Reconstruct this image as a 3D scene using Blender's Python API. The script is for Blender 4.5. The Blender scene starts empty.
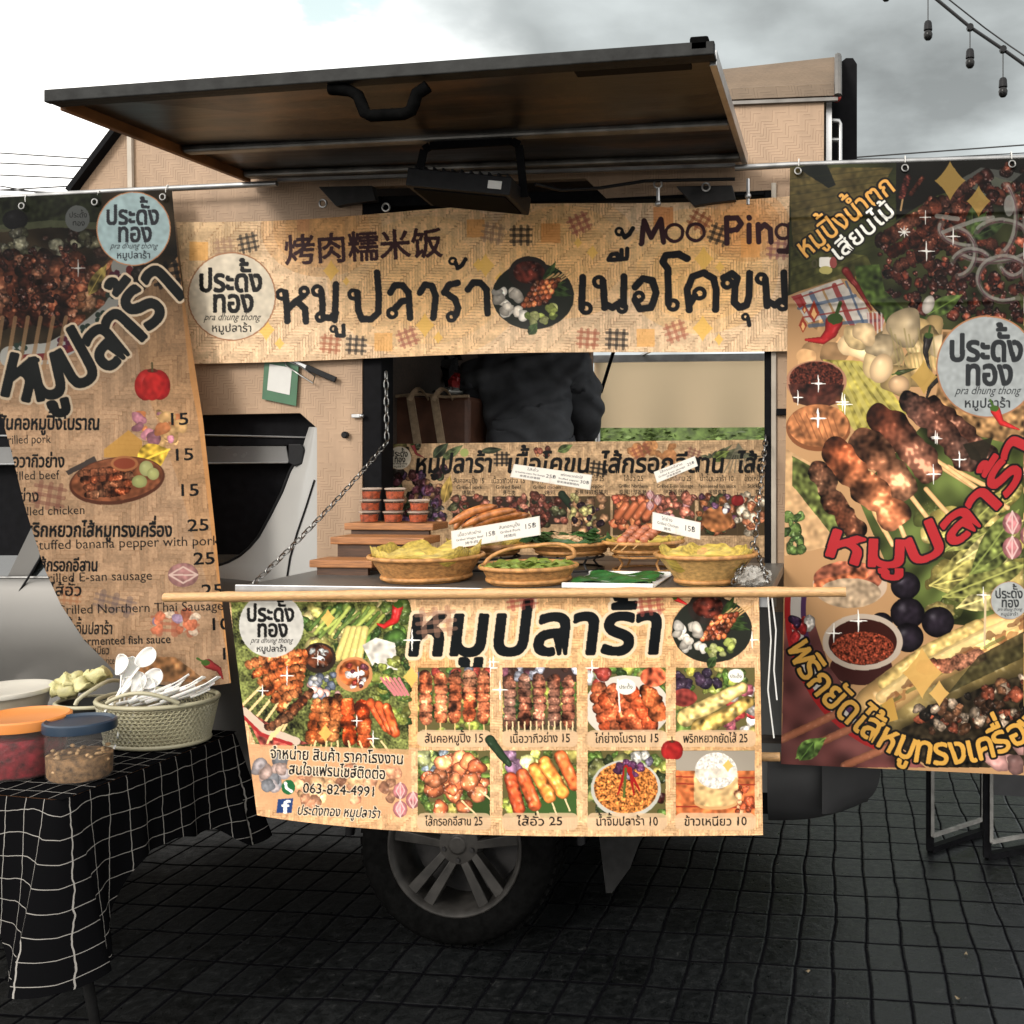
import bpy, bmesh, math, random
import numpy as np
from mathutils import Vector, Matrix
random.seed(7)
RNG = np.random.default_rng(11)
scene = bpy.context.scene
COL = scene.collection
SS = 2.1          # print samples per photo pixel

# ------------------------------------------------------------------ camera model (used to survey the place from the photo)
F, PX0, PY0, H, YAW = 950.0, 740.0, 462.0, 1.80, math.radians(6.0)
CY, SY = math.cos(YAW), math.sin(YAW)
def pix(x, y, Y):
    """point on the vertical plane at distance Y from the camera"""
    dx = (x - PX0) / F; dz = -(y - PY0) / F
    wx = dx * CY - SY; wy = dx * SY + CY
    t = Y / wy
    return np.stack([wx * t, np.broadcast_to(Y, np.shape(wx * t)), H + dz * t], -1) if isinstance(x, np.ndarray) else Vector((wx * t, Y, H + dz * t))
def pixz(x, y, Z):
    dx = (x - PX0) / F; dz = -(y - PY0) / F
    t = (Z - H) / dz
    return Vector(((dx * CY - SY) * t, (dx * SY + CY) * t, Z))
def scl(x, Y):      # metres per pixel at column x, plane Y
    dx = (x - PX0) / F
    return Y / (dx * SY + CY) / F

# ------------------------------------------------------------------ print painting (inks of the printed banners)
def _noise(n, lo, hi, seed):
    r = np.random.default_rng(seed).standard_normal((n, n))
    f = np.fft.fft2(r); k = np.fft.fftfreq(n) * n
    kk = np.hypot(*np.meshgrid(k, k))
    f *= ((kk >= lo) & (kk <= hi)) / np.maximum(kk, 1) ** 0.9
    a = np.fft.ifft2(f).real
    return (a / a.std()).astype(np.float32)
NS = {'f': _noise(1024, 60, 320, 1), 'm': _noise(1024, 20, 120, 2), 'c': _noise(1024, 4, 30, 3), 'x': _noise(1024, 6, 300, 4)}

class Cv:
    def __init__(s, x0, y0, x1, y1, ss=None):
        s.ss = ss or SS; s.x0, s.y0 = x0, y0
        s.w = int((x1 - x0) * s.ss) + 1; s.h = int((y1 - y0) * s.ss) + 1
        s.a = np.zeros((s.h, s.w, 3), np.float32); s.at(0, 0, 1)
    def at(s, ox, oy, k):
        s.ox, s.oy, s.k = ox, oy, k; return s
    def P(s, p):
        p = np.asarray(p, np.float32).reshape(-1, 2)
        return np.stack([(s.ox + p[:, 0] * s.k - s.x0) * s.ss, (s.oy + p[:, 1] * s.k - s.y0) * s.ss], 1)
    def R(s, r): return r * s.k * s.ss
    def win(s, x0, y0, x1, y1):
        x0 = max(0, int(x0) - 2); y0 = max(0, int(y0) - 2); x1 = min(s.w, int(x1) + 3); y1 = min(s.h, int(y1) + 3)
        if x1 <= x0 or y1 <= y0: return None
        Y, X = np.mgrid[y0:y1, x0:x1].astype(np.float32)
        return (slice(y0, y1), slice(x0, x1)), X, Y
    def mix(s, sl, m, col, al=1.0):
        m = (m * al)[..., None]
        s.a[sl] = s.a[sl] * (1 - m) + np.asarray(col, np.float32) * m
    def nz(s, key, X, Y, seed=0, sc=1.0):
        n = NS[key]; o = (seed * 379) % 1024
        k = 1.6 / s.ss * sc
        fy, fx = Y * k, X * k; iy, ix = np.floor(fy).astype(int), np.floor(fx).astype(int); ty, tx = fy - iy, fx - ix; iy = iy + o; ix = ix + o * 3
        g = lambda q, p: n[(iy + q) % 1024, (ix + p) % 1024]
        return (g(0, 0) * (1 - tx) + g(0, 1) * tx) * (1 - ty) + (g(1, 0) * (1 - tx) + g(1, 1) * tx) * ty
    def _polymask(s, p, X, Y):
        ins = np.zeros(X.shape, bool); d2 = np.full(X.shape, 1e9, np.float32)
        n = len(p)
        for i in range(n):
            ax, ay = p[i]; bx, by = p[(i + 1) % n]
            if ay != by:
                c = ((ay > Y) != (by > Y)) & (X < (bx - ax) * (Y - ay) / (by - ay) + ax); ins ^= c
            ex, ey = bx - ax, by - ay
            t = np.clip(((X - ax) * ex + (Y - ay) * ey) / (ex * ex + ey * ey + 1e-9), 0, 1)
            d2 = np.minimum(d2, (X - ax - t * ex) ** 2 + (Y - ay - t * ey) ** 2)
        return np.clip(np.where(ins, 1, -1) * np.sqrt(d2) + .5, 0, 1)
    def poly(s, pts, col, al=1, nz=0, key='m', seed=0):
        p = s.P(pts); w = s.win(p[:, 0].min(), p[:, 1].min(), p[:, 0].max(), p[:, 1].max())
        if w is None: return
        sl, X, Y = w; c = np.asarray(col, np.float32)
        if nz: c = np.clip(c * (1 + nz * s.nz(key, X, Y, seed))[..., None], 0, 255)
        s.mix(sl, s._polymask(p, X, Y), c, al)
    def rect(s, x0, y0, x1, y1, col, al=1, nz=0, key='m', seed=0, r=0):
        if r:
            q = []
            for cx, cy, a0 in ((x1 - r, y1 - r, 0), (x0 + r, y1 - r, 90), (x0 + r, y0 + r, 180), (x1 - r, y0 + r, 270)):
                q += [(cx + r * math.cos(math.radians(a0 + a)), cy + r * math.sin(math.radians(a0 + a))) for a in (0, 30, 60, 90)]
            s.poly(q, col, al, nz, key, seed)
        else: s.poly([(x0, y0), (x1, y0), (x1, y1), (x0, y1)], col, al, nz, key, seed)
    def ell(s, cx, cy, rx, ry, col, rot=0, al=1, nz=0, key='m', seed=0, ball=0, irr=0):
        (x, y), = s.P((cx, cy)); rx, ry = s.R(rx), s.R(ry); m = max(rx, ry) * (1 + irr)
        w = s.win(x - m, y - m, x + m, y + m)
        if w is None: return
        sl, X, Y = w; a = math.radians(rot); ca, sa = math.cos(a), math.sin(a)
        u = ((X - x) * ca + (Y - y) * sa) / rx; v = (-(X - x) * sa + (Y - y) * ca) / ry
        d = np.sqrt(u * u + v * v)
        q = min(1., 8. / max(min(rx, ry), 1))
        if irr: d = d + irr * s.nz('m', X, Y, seed + 11, q) + irr * .5 * s.nz('c', X, Y, seed + 2)
        mk = np.clip((1 - d) * min(rx, ry) + .5, 0, 1)
        c = np.broadcast_to(np.asarray(col, np.float32), X.shape + (3,))
        if nz: c = c * (1 + nz * s.nz(key, X, Y, seed, q if irr else 1))[..., None]
        if ball:
            c = c * (1 + ball * (.4 - d * d))[..., None]
            hl = (np.exp(-(((u + .3) ** 2 + (v + .35) ** 2) / .05)) * 60 + (nz > .12) * np.clip(s.nz('f', X, Y, seed + 4) + .5 * s.nz('m', X, Y, seed + 1) - 1.1, 0, 1.5) * 70) * ball
            c = c + hl[..., None]
        s.mix(sl, mk, np.clip(c, 0, 255), al)
    def ring(s, cx, cy, rx, ry, r, col, al=1, a0=0, a1=360, rot=0):
        k = math.radians(rot)
        p = []
        for i in range(33):
            t = math.radians(a0 + (a1 - a0) * i / 32); ex, ey = rx * math.cos(t), ry * math.sin(t)
            p.append((cx + ex * math.cos(k) - ey * math.sin(k), cy + ex * math.sin(k) + ey * math.cos(k)))
        s.line(p, r, col, al)
    def _dist(s, p, X, Y, rad):
        """distance field to a polyline normalised by its tapering radius; also the along parameter"""
        best = np.full(X.shape, 1e9, np.float32); al = np.zeros(X.shape, np.float32); n = len(p); acc = 0.
        for i in range(n - 1):
            ax, ay = p[i]; ex, ey = p[i + 1][0] - ax, p[i + 1][1] - ay; L = math.hypot(ex, ey) + 1e-6
            t = np.clip(((X - ax) * ex + (Y - ay) * ey) / (L * L), 0, 1)
            r = rad[i] + (rad[i + 1] - rad[i]) * t
            d = np.hypot(X - ax - t * ex, Y - ay - t * ey) / np.maximum(r, .05)
            k = d < best; best = np.where(k, d, best); al = np.where(k, acc + t * L, al); acc += L
        return best, al
    def line(s, pts, r, col, al=1, r2=None, nz=0, key='m', seed=0, ball=0):
        p = s.P(pts); r = s.R(r); r2 = r if r2 is None else s.R(r2); n = len(p)
        rad = [r + (r2 - r) * i / max(1, n - 1) for i in range(n)]; m = max(r, r2)
        w = s.win(p[:, 0].min() - m, p[:, 1].min() - m, p[:, 0].max() + m, p[:, 1].max() + m)
        if w is None: return
        sl, X, Y = w; d, _ = s._dist(p, X, Y, rad)
        mk = np.clip((1 - d) * max(m, .6) + .5, 0, 1)
        if m < .6: mk = mk * m / .6
        c = np.broadcast_to(np.asarray(col, np.float32), X.shape + (3,))
        if nz: c = c * (1 + nz * s.nz(key, X, Y, seed))[..., None]
        if ball: c = c * (1 + ball * (.5 - d * d))[..., None] + (np.exp(-((d - .35) / .25) ** 2) * np.maximum(s.nz('m', X, Y, seed + 5), 0) * ball * 45)[..., None]
        s.mix(sl, mk, np.clip(c, 0, 255), al)
    def meat(s, pts, r, col, seed=0, chunk=1.7, dark=.5, char=.6):
        """a grilled skewer: lumpy outline, glazed highlights, charred seams"""
        p = s.P(pts); r = s.R(r); m = r * 1.3
        w = s.win(p[:, 0].min() - m, p[:, 1].min() - m, p[:, 0].max() + m, p[:, 1].max() + m)
        if w is None: return
        sl, X, Y = w; d, t = s._dist(p, X, Y, [r] * len(p))
        q = min(1., 9. / max(r, 1)); n1 = s.nz('m', X, Y, seed, q); n2 = s.nz('f', X, Y, seed + 3, min(1, 1.6 * q)); n3 = s.nz('c', X, Y, seed + 9, q)
        seam = np.abs(((t + 3 * n3) / (chunk * r)) % 1 - .5) * 2     # 1 at seams
        d = d + .10 * n1 + .22 * np.maximum(seam - .6, 0) * 2.5
        mk = np.clip((1 - d) * r + .5, 0, 1)
        sh = 1.12 - dark * np.clip(d, 0, 1.2) ** 2 + .22 * n1 + .14 * n2 - .5 * np.maximum(seam - .7, 0) * 3 * char
        c = np.asarray(col, np.float32) * np.clip(sh, .12, 1.7)[..., None]
        c *= np.stack([np.ones_like(n3), 1 - .1 * n3, 1 - .16 * n3], -1)
        hl = np.clip(n1 * .7 + n2 * .7 - 1.0 - d * .4, 0, 1.) * 62
        ch = np.clip(-n1 * .7 + n3 * .7 - .9, 0, 1)[..., None] * char
        c = c * (1 - ch) + np.array((28, 14, 10)) * ch + hl[..., None] * np.array((1, .86, .68))
        s.mix(sl, mk, np.clip(c, 0, 255))
    def blobs(s, pts, n, r0, r1, pal, seed=0, asp=.7, nz=.2, ball=.6):
        """many small pieces (meat cubes, leaves, garlic, beans) scattered inside an outline"""
        q = np.asarray(pts, float); rg = random.Random(seed); x0, y0 = q.min(0); x1, y1 = q.max(0); k = 0; done = 0
        while done < n and k < n * 12:
            k += 1; x, y = rg.uniform(x0, x1), rg.uniform(y0, y1); ins = False
            for i in range(len(q)):
                ax, ay = q[i - 1]; bx, by = q[i]
                if (ay > y) != (by > y) and x < (bx - ax) * (y - ay) / (by - ay) + ax: ins = not ins
            if not ins: continue
            r = rg.uniform(r0, r1); c = np.array(rg.choice(pal), float) * rg.uniform(.75, 1.2)
            s.ell(x, y, r, r * rg.uniform(asp, 1), np.clip(c, 0, 255), rg.uniform(0, 180), 1, nz, 'x', k + seed * 7, ball, .16); done += 1
    def leaf(s, x0, y0, x1, y1, wd, col, seed=0):
        pts = []; dx, dy = x1 - x0, y1 - y0; L = math.hypot(dx, dy); nx, ny = -dy / L, dx / L
        for i in range(9): t = i / 8; k = math.sin(math.pi * t ** .8) * wd; pts.append((x0 + dx * t + nx * k, y0 + dy * t + ny * k))
        for i in range(7, 0, -1): t = i / 8; k = math.sin(math.pi * t ** .8) * wd; pts.append((x0 + dx * t - nx * k, y0 + dy * t - ny * k))
        s.poly(pts, col, 1, .25, 'm', seed); s.line([(x0, y0), (x1, y1)], wd * .07, np.clip(np.array(col) * 1.5, 0, 255), .8)
    def star(s, x, y, r, col=(212, 160, 70), al=.95):
        q = [(x + r * .78 * math.copysign(abs(math.cos(a)) ** 2.4, math.cos(a)), y + r * math.copysign(abs(math.sin(a)) ** 2.4, math.sin(a))) for a in [i * math.pi / 14 for i in range(28)]]
        s.poly(q, col, al)
    def spark(s, x, y, r, col=(245, 240, 232)):
        s.line([(x - r * .8, y), (x, y)], r * .02, col, r2=r * .09); s.line([(x, y), (x + r * .8, y)], r * .09, col, r2=r * .02)
        s.line([(x, y - r), (x, y)], r * .02, col, r2=r * .09); s.line([(x, y), (x, y + r)], r * .09, col, r2=r * .02)
    def chili(s, pts, r, col=(165, 30, 28)):
        s.line(pts, r, col, r2=r * .15, ball=.5); p0, p1 = np.array(pts[0], float), np.array(pts[1], float); d = (p0 - p1) / (np.hypot(*(p0 - p1)) + 1e-6)
        s.ell(*(p0 + d * r * .5), r * .9, r * .6, (60, 85, 35)); s.line([tuple(p0), tuple(p0 + d * r * 2.4)], r * .22, (60, 85, 35))
    def weave(s, st, k, col, al=.4, x0=None, y0=None, x1=None, y1=None, wd=.2, tone=.08):
        """printed bamboo matting: herringbone of thin strips"""
        if x0 is None: sl = (slice(0, s.h), slice(0, s.w)); Y, X = np.mgrid[0:s.h, 0:s.w].astype(np.float32)
        else:
            p = s.P([(x0, y0), (x1, y1)]); w = s.win(p[0][0], p[0][1], p[1][0], p[1][1])
            if w is None: return
            sl, X, Y = w
        st = s.R(st); n = s.nz('c', X, Y, 5)
        Xw = X + n * st * .12; Yw = Y + s.nz('c', X, Y, 8) * st * .12
        i = np.floor(Xw / st); j = np.floor(Yw / st); v = ((i + j) % (2 * k)) < k
        fx = Xw / st - i; fy = Yw / st - j
        f = np.where(v, fx, fy); idx = np.where(v, i * 17.3, j * 29.1 + 5)
        ends = np.where(v, ((i + j) % (2 * k) == 0) & (fy < .35), ((i + j) % (2 * k) == k) & (fx < .35))
        m = np.clip((wd - f) / wd, 0, 1) * np.clip(.55 + .7 * n, .1, 1.3) + ends * .6
        t = 1 + tone * np.sin(idx * 12.9898) * 1.3 + tone * s.nz('f', X, Y, 2) * .6
        s.a[sl] = np.clip(s.a[sl] * t[..., None], 0, 255)
        s.mix(sl, np.clip(m, 0, 1), col, al)
    def plaid(s, x, y, w, h, rot, c1=(60, 50, 45), al=.75):
        a = math.radians(rot); ca, sa = math.cos(a), math.sin(a)
        f = lambda u, v: (x + u * ca - v * sa, y + u * sa + v * ca)
        for i in range(3):
            t = (i + .5) / 3
            s.line([f(w * (t - .5), -h / 2), f(w * (t - .5), h / 2)], w / 13, c1, al * .7)
            s.line([f(-w / 2, h * (t - .5)), f(w / 2, h * (t - .5))], h / 13, c1, al * .7)
    def grade(s, g, sat, k=1.):
        x = 255 * np.clip(s.a / 255, 0, 1) ** g * k; l = x @ np.array((.3, .55, .15), np.float32); s.a = l[..., None] + (x - l[..., None]) * sat
    def lin(s):
        c = np.clip(s.a / 255., 0, 1)
        return np.where(c <= .04045, c / 12.92, ((c + .055) / 1.055) ** 2.4).astype(np.float32)

# ------------------------------------------------------------------ lettering
_G = {}
MN = set('ัิีึื็ํ่้๊๋์ฺุู')
def glyph(ch):
    if ch in _G: return _G[ch]
    def mesh_of(t):
        c = bpy.data.curves.new('type', 'FONT'); c.body = t; c.resolution_u = 3
        o = bpy.data.objects.new('type', c); COL.objects.link(o)
        e = o.evaluated_get(bpy.context.evaluated_depsgraph_get()); m = e.to_mesh(); m.calc_loop_triangles()
        v = np.array([x.co[:2] for x in m.vertices], np.float32).reshape(-1, 2); tr = np.array([t.vertices[:] for t in m.loop_triangles], int).reshape(-1, 3)
        e.to_mesh_clear(); bpy.data.objects.remove(o); bpy.data.curves.remove(c)
        return v, tr
    if ch == ' ': _G[ch] = (np.zeros((0, 3, 2), np.float32), .27); return _G[ch]
    v, tr = mesh_of(ch); vb, _ = mesh_of(ch + '|')
    adv = 0. if ch in MN else float(vb[:, 0].max() - .168)
    _G[ch] = (v[tr] if len(tr) else np.zeros((0, 3, 2), np.float32), adv); return _G[ch]
def layout(t):
    out = []; x = 0.; base = ''; up = False
    for i, ch in enumerate(t):
        tri, adv = glyph(ch); dx = dy = 0.
        if ch in MN:
            if ch in '่้๊๋์':
                if up or (i + 1 < len(t) and t[i + 1] == 'ำ'): dy = .21
                if base in 'ปฝฟ': dx = -.12
            elif ch not in 'ฺุู':
                up = True
                if base in 'ปฝฟ': dx = -.12
        elif ch != 'ำ': base = ch; up = False
        out.append((tri + np.array((x + dx, dy), np.float32), x, adv)); x += adv
    return out, x
def text(cv, t, x, y, size, w=None, rot=0, col=(18, 17, 17), bold=0, out=(), shear=0, path=None, anchor='l', al=1., pathrot=0, yscale=1.):
    """letters at (x, y) = left end of the baseline, or along a path; bold and out (colour, width) are in em"""
    if out and not hasattr(out[0][0], '__len__'): out = (out,)
    lay, W = layout(t)
    if W <= 0: return
    kx = w / W if w else size; tris = []
    if path is None:
        a = math.radians(rot); ca, sa = math.cos(a), math.sin(a); ofs = 0 if anchor == 'l' else -W * kx * (.5 if anchor == 'c' else 1)
        for tri, _, _ in lay:
            if not len(tri): continue
            u = tri[..., 0] * kx + shear * tri[..., 1] * size + ofs; v = -tri[..., 1] * size * yscale
            tris.append(np.stack([x + u * ca - v * sa, y + u * sa + v * ca], -1))
    else:
        p = np.asarray(path, float); sg = np.hypot(*(p[1:] - p[:-1]).T); cs = np.concatenate([[0], np.cumsum(sg)]); kx = cs[-1] / W
        def at(d):
            i = min(max(int(np.searchsorted(cs, d)) - 1, 0), len(sg) - 1); q = p[i] + (p[i + 1] - p[i]) * ((d - cs[i]) / sg[i]); return q
        for tri, gx, adv in lay:
            if not len(tri): continue
            mid = (gx + (adv / 2 if adv else -.25)) * kx; q = at(mid); e = at(mid + .2 * kx) - at(mid - .2 * kx); a = math.atan2(e[1], e[0]) + math.radians(pathrot); ca, sa = math.cos(a), math.sin(a)
            u = (tri[..., 0] * kx - mid) + shear * tri[..., 1] * size; v = -tri[..., 1] * size
            tris.append(np.stack([q[0] + u * ca - v * sa, q[1] + u * sa + v * ca], -1))
    if not tris: return
    T = np.concatenate(tris); T = cv.P(T.reshape(-1, 2)).reshape(-1, 3, 2)
    em = cv.R(size); mg = em * (bold + sum(o[1] for o in out)) + 2
    w_ = cv.win(T[..., 0].min() - mg, T[..., 1].min() - mg, T[..., 0].max() + mg, T[..., 1].max() + mg)
    if w_ is None: return
    sl, X, Y = w_; up = 3 if em < 26 else 2; x0, y0 = X[0, 0], Y[0, 0]; hh, ww = X.shape
    m = np.zeros((hh * up, ww * up), bool); T = (T - np.array((x0, y0)) + .5) * up
    for tri in T:
        ax, ay = tri.min(0); bx, by = tri.max(0)
        ix0, iy0, ix1, iy1 = max(0, int(ax)), max(0, int(ay)), min(ww * up, int(bx) + 2), min(hh * up, int(by) + 2)
        if ix1 <= ix0 or iy1 <= iy0: continue
        gx = np.arange(ix0, ix1)[None, :] + .5; gy = np.arange(iy0, iy1)[:, None] + .5
        (p0, p1, p2) = tri
        e0 = (p1[0] - p0[0]) * (gy - p0[1]) - (p1[1] - p0[1]) * (gx - p0[0])
        e1 = (p2[0] - p1[0]) * (gy - p1[1]) - (p2[1] - p1[1]) * (gx - p1[0])
        e2 = (p0[0] - p2[0]) * (gy - p2[1]) - (p0[1] - p2[1]) * (gx - p2[0])
        m[iy0:iy1, ix0:ix1] |= ((e0 >= 0) & (e1 >= 0) & (e2 >= 0)) | ((e0 <= 0) & (e1 <= 0) & (e2 <= 0))
    def dil(m, r):
        r = r * up
        if r < .5: return m
        o = np.zeros_like(m); R = int(math.ceil(r))
        for dy in range(-R, R + 1):
            q = r * r - dy * dy
            if q < 0: continue
            hw = int(math.sqrt(q)); row = np.zeros_like(m)
            src = m[max(0, -dy):m.shape[0] - max(0, dy)]
            c = np.cumsum(np.pad(src.astype(np.int32), ((0, 0), (hw + 1, hw))), axis=1)
            b = (c[:, 2 * hw + 1:] - c[:, :-(2 * hw + 1)]) > 0
            o[max(0, dy):m.shape[0] - max(0, -dy)] |= b
        return o
    ds = lambda m: m.reshape(hh, up, ww, up).mean((1, 3)).astype(np.float32)
    m = dil(m, bold * em); layers = [(ds(m), col)]; q = m
    for c, r in out: q = dil(q, r * em); layers.append((ds(q), c))
    for mk, c in reversed(layers): cv.mix(sl, mk, c, al)
def strokes(cv, segs, r, col):
    for sgm in segs:
        if len(sgm) == 3 and not hasattr(sgm[0], '__len__'): cv.ring(sgm[0], sgm[1], sgm[2] * 1.05 + 1, sgm[2] * 1.05 + 1, r * .62, col)
        else: cv.line(sgm, r, col)
def logo(cv, x, y, r, disc=(196, 184, 164), ink=(24, 23, 23), rot=0, rim=True):
    if rim: cv.ell(x, y, r * 1.03, r * 1.03, (150, 105, 75))
    cv.ell(x, y, r, r, disc, nz=.03)
    q = (x, y)
    text(cv, 'ประดั้ง', x - r * .78, y - r * .12, r * .72, w=r * 1.5, rot=rot, col=ink, bold=.035)
    text(cv, 'ทอง', x - r * .46, y + r * .36, r * .72, w=r * .98, rot=rot, col=ink, bold=.035)
    text(cv, 'pra dhung thong', x, y + r * .55, r * .24, w=r * 1.3, rot=rot, col=ink, shear=.35, anchor='c')
    text(cv, 'หมูปลาร้า', x, y + r * .82, r * .26, w=r * .95, rot=rot, col=ink, bold=.02, anchor='c')
# ------------------------------------------------------------------ the artwork of each print
INK = (20, 20, 22); MEATS = [(150, 82, 48), (122, 60, 36), (96, 45, 28), (176, 104, 62), (70, 32, 22)]
GRN = [(92, 110, 52), (70, 92, 40), (128, 134, 62), (52, 74, 34)]
def line_of_skewers(cv, x0, y0, x1, y1, n, r, dx, dy, col, seed, sticks=(214, 178, 120), chunk=1.5, st=0.35):
    for i in range(n):
        t = i / max(1, n - 1); x, y = x0 + (x1 - x0) * t, y0 + (y1 - y0) * t
        cv.line([(x + dx, y + dy), (x + dx * (1 + st), y + dy * (1 + st))], r * .1, sticks)
        j = np.array(col) * (1 + .12 * math.sin(seed + i * 2.7))
        cv.meat([(x, y), (x + dx * .5 + r * .1 * math.sin(i), y + dy * .5), (x + dx, y + dy)], r, j, seed + i, chunk)
def dish(cv, x, y, r):
    """the round black plate of rice balls, skewers and cucumber printed on several banners"""
    cv.ell(x, y, r, r * .82, (34, 36, 30)); cv.ell(x - r * .1, y - r * .55, r * .5, r * .42, (40, 34, 30)); cv.ell(x - r * .1, y - r * .58, r * .38, r * .28, (78, 34, 26), nz=.3, ball=.4)
    for k in range(6): cv.leaf(x + r * .25, y - r * .2, x + r * (.55 + .08 * k), y - r * (.85 - .17 * k), r * .11, (44, 58, 30), k)
    for k in range(5):
        a = (x - r * .22 + k * r * .13, y + r * .22 - k * r * .02); cv.line([(a[0] + r * .3, a[1] - r * .45), (a[0] + r * .72, a[1] - r * .75)], r * .018, (190, 150, 100))
        for j in range(5): cv.ell(a[0] + j * r * .075, a[1] - j * r * .13, r * .095, r * .075, random.choice(MEATS[:3]), -50, nz=.3, ball=.9)
    cv.blobs([(x - r * .95, y - r * .1), (x - r * .4, y - r * .35), (x - r * .3, y + .2 * r), (x - r * .2, y + r * .55), (x - r * .7, y + r * .5)], 15, r * .1, r * .15, [(206, 198, 186), (188, 178, 164)], 3, .8, .06, .4)
    cv.blobs([(x - r * .2, y + r * .45), (x + r * .7, y + r * .15), (x + r * .55, y + r * .5), (x, y + r * .72)], 14, r * .08, r * .12, [(142, 150, 78), (168, 170, 110), (104, 118, 58)], 4, .7, .1, .3)
    cv.leaf(x - r * .1, y + r * .95, x + r * .1, y + r * .66, r * .12, (50, 66, 36))
def apple(cv, x, y, r):
    cv.ell(x - r * .35, y, r * .68, r * .9, (150, 34, 32), 8, nz=.08, ball=.35); cv.ell(x + r * .38, y, r * .66, r * .88, (142, 30, 30), -8, nz=.08, ball=.35)
    cv.ell(x, y + r * .1, r * .6, r * .8, (150, 34, 32), nz=.08); cv.ell(x, y - r * .82, r * .3, r * .12, (80, 32, 24)); cv.line([(x, y - r * .8), (x - r * .02, y - r * 1.25)], r * .06, (70, 62, 40))
def garlic(cv, x, y, r, n=5):
    for k in range(n):
        a = k * 2.1; gx, gy = x + r * .5 * math.cos(a), y + r * .62 * math.sin(a)
        cv.ell(gx, gy, r * .42, r * .48, (176, 110, 112), nz=.1, ball=.4)
        for q in (-.5, 0, .5): cv.line([(gx, gy - r * .5), (gx + q * r * .5, gy), (gx, gy + r * .46)], r * .035, (216, 184, 176), .8)

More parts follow.
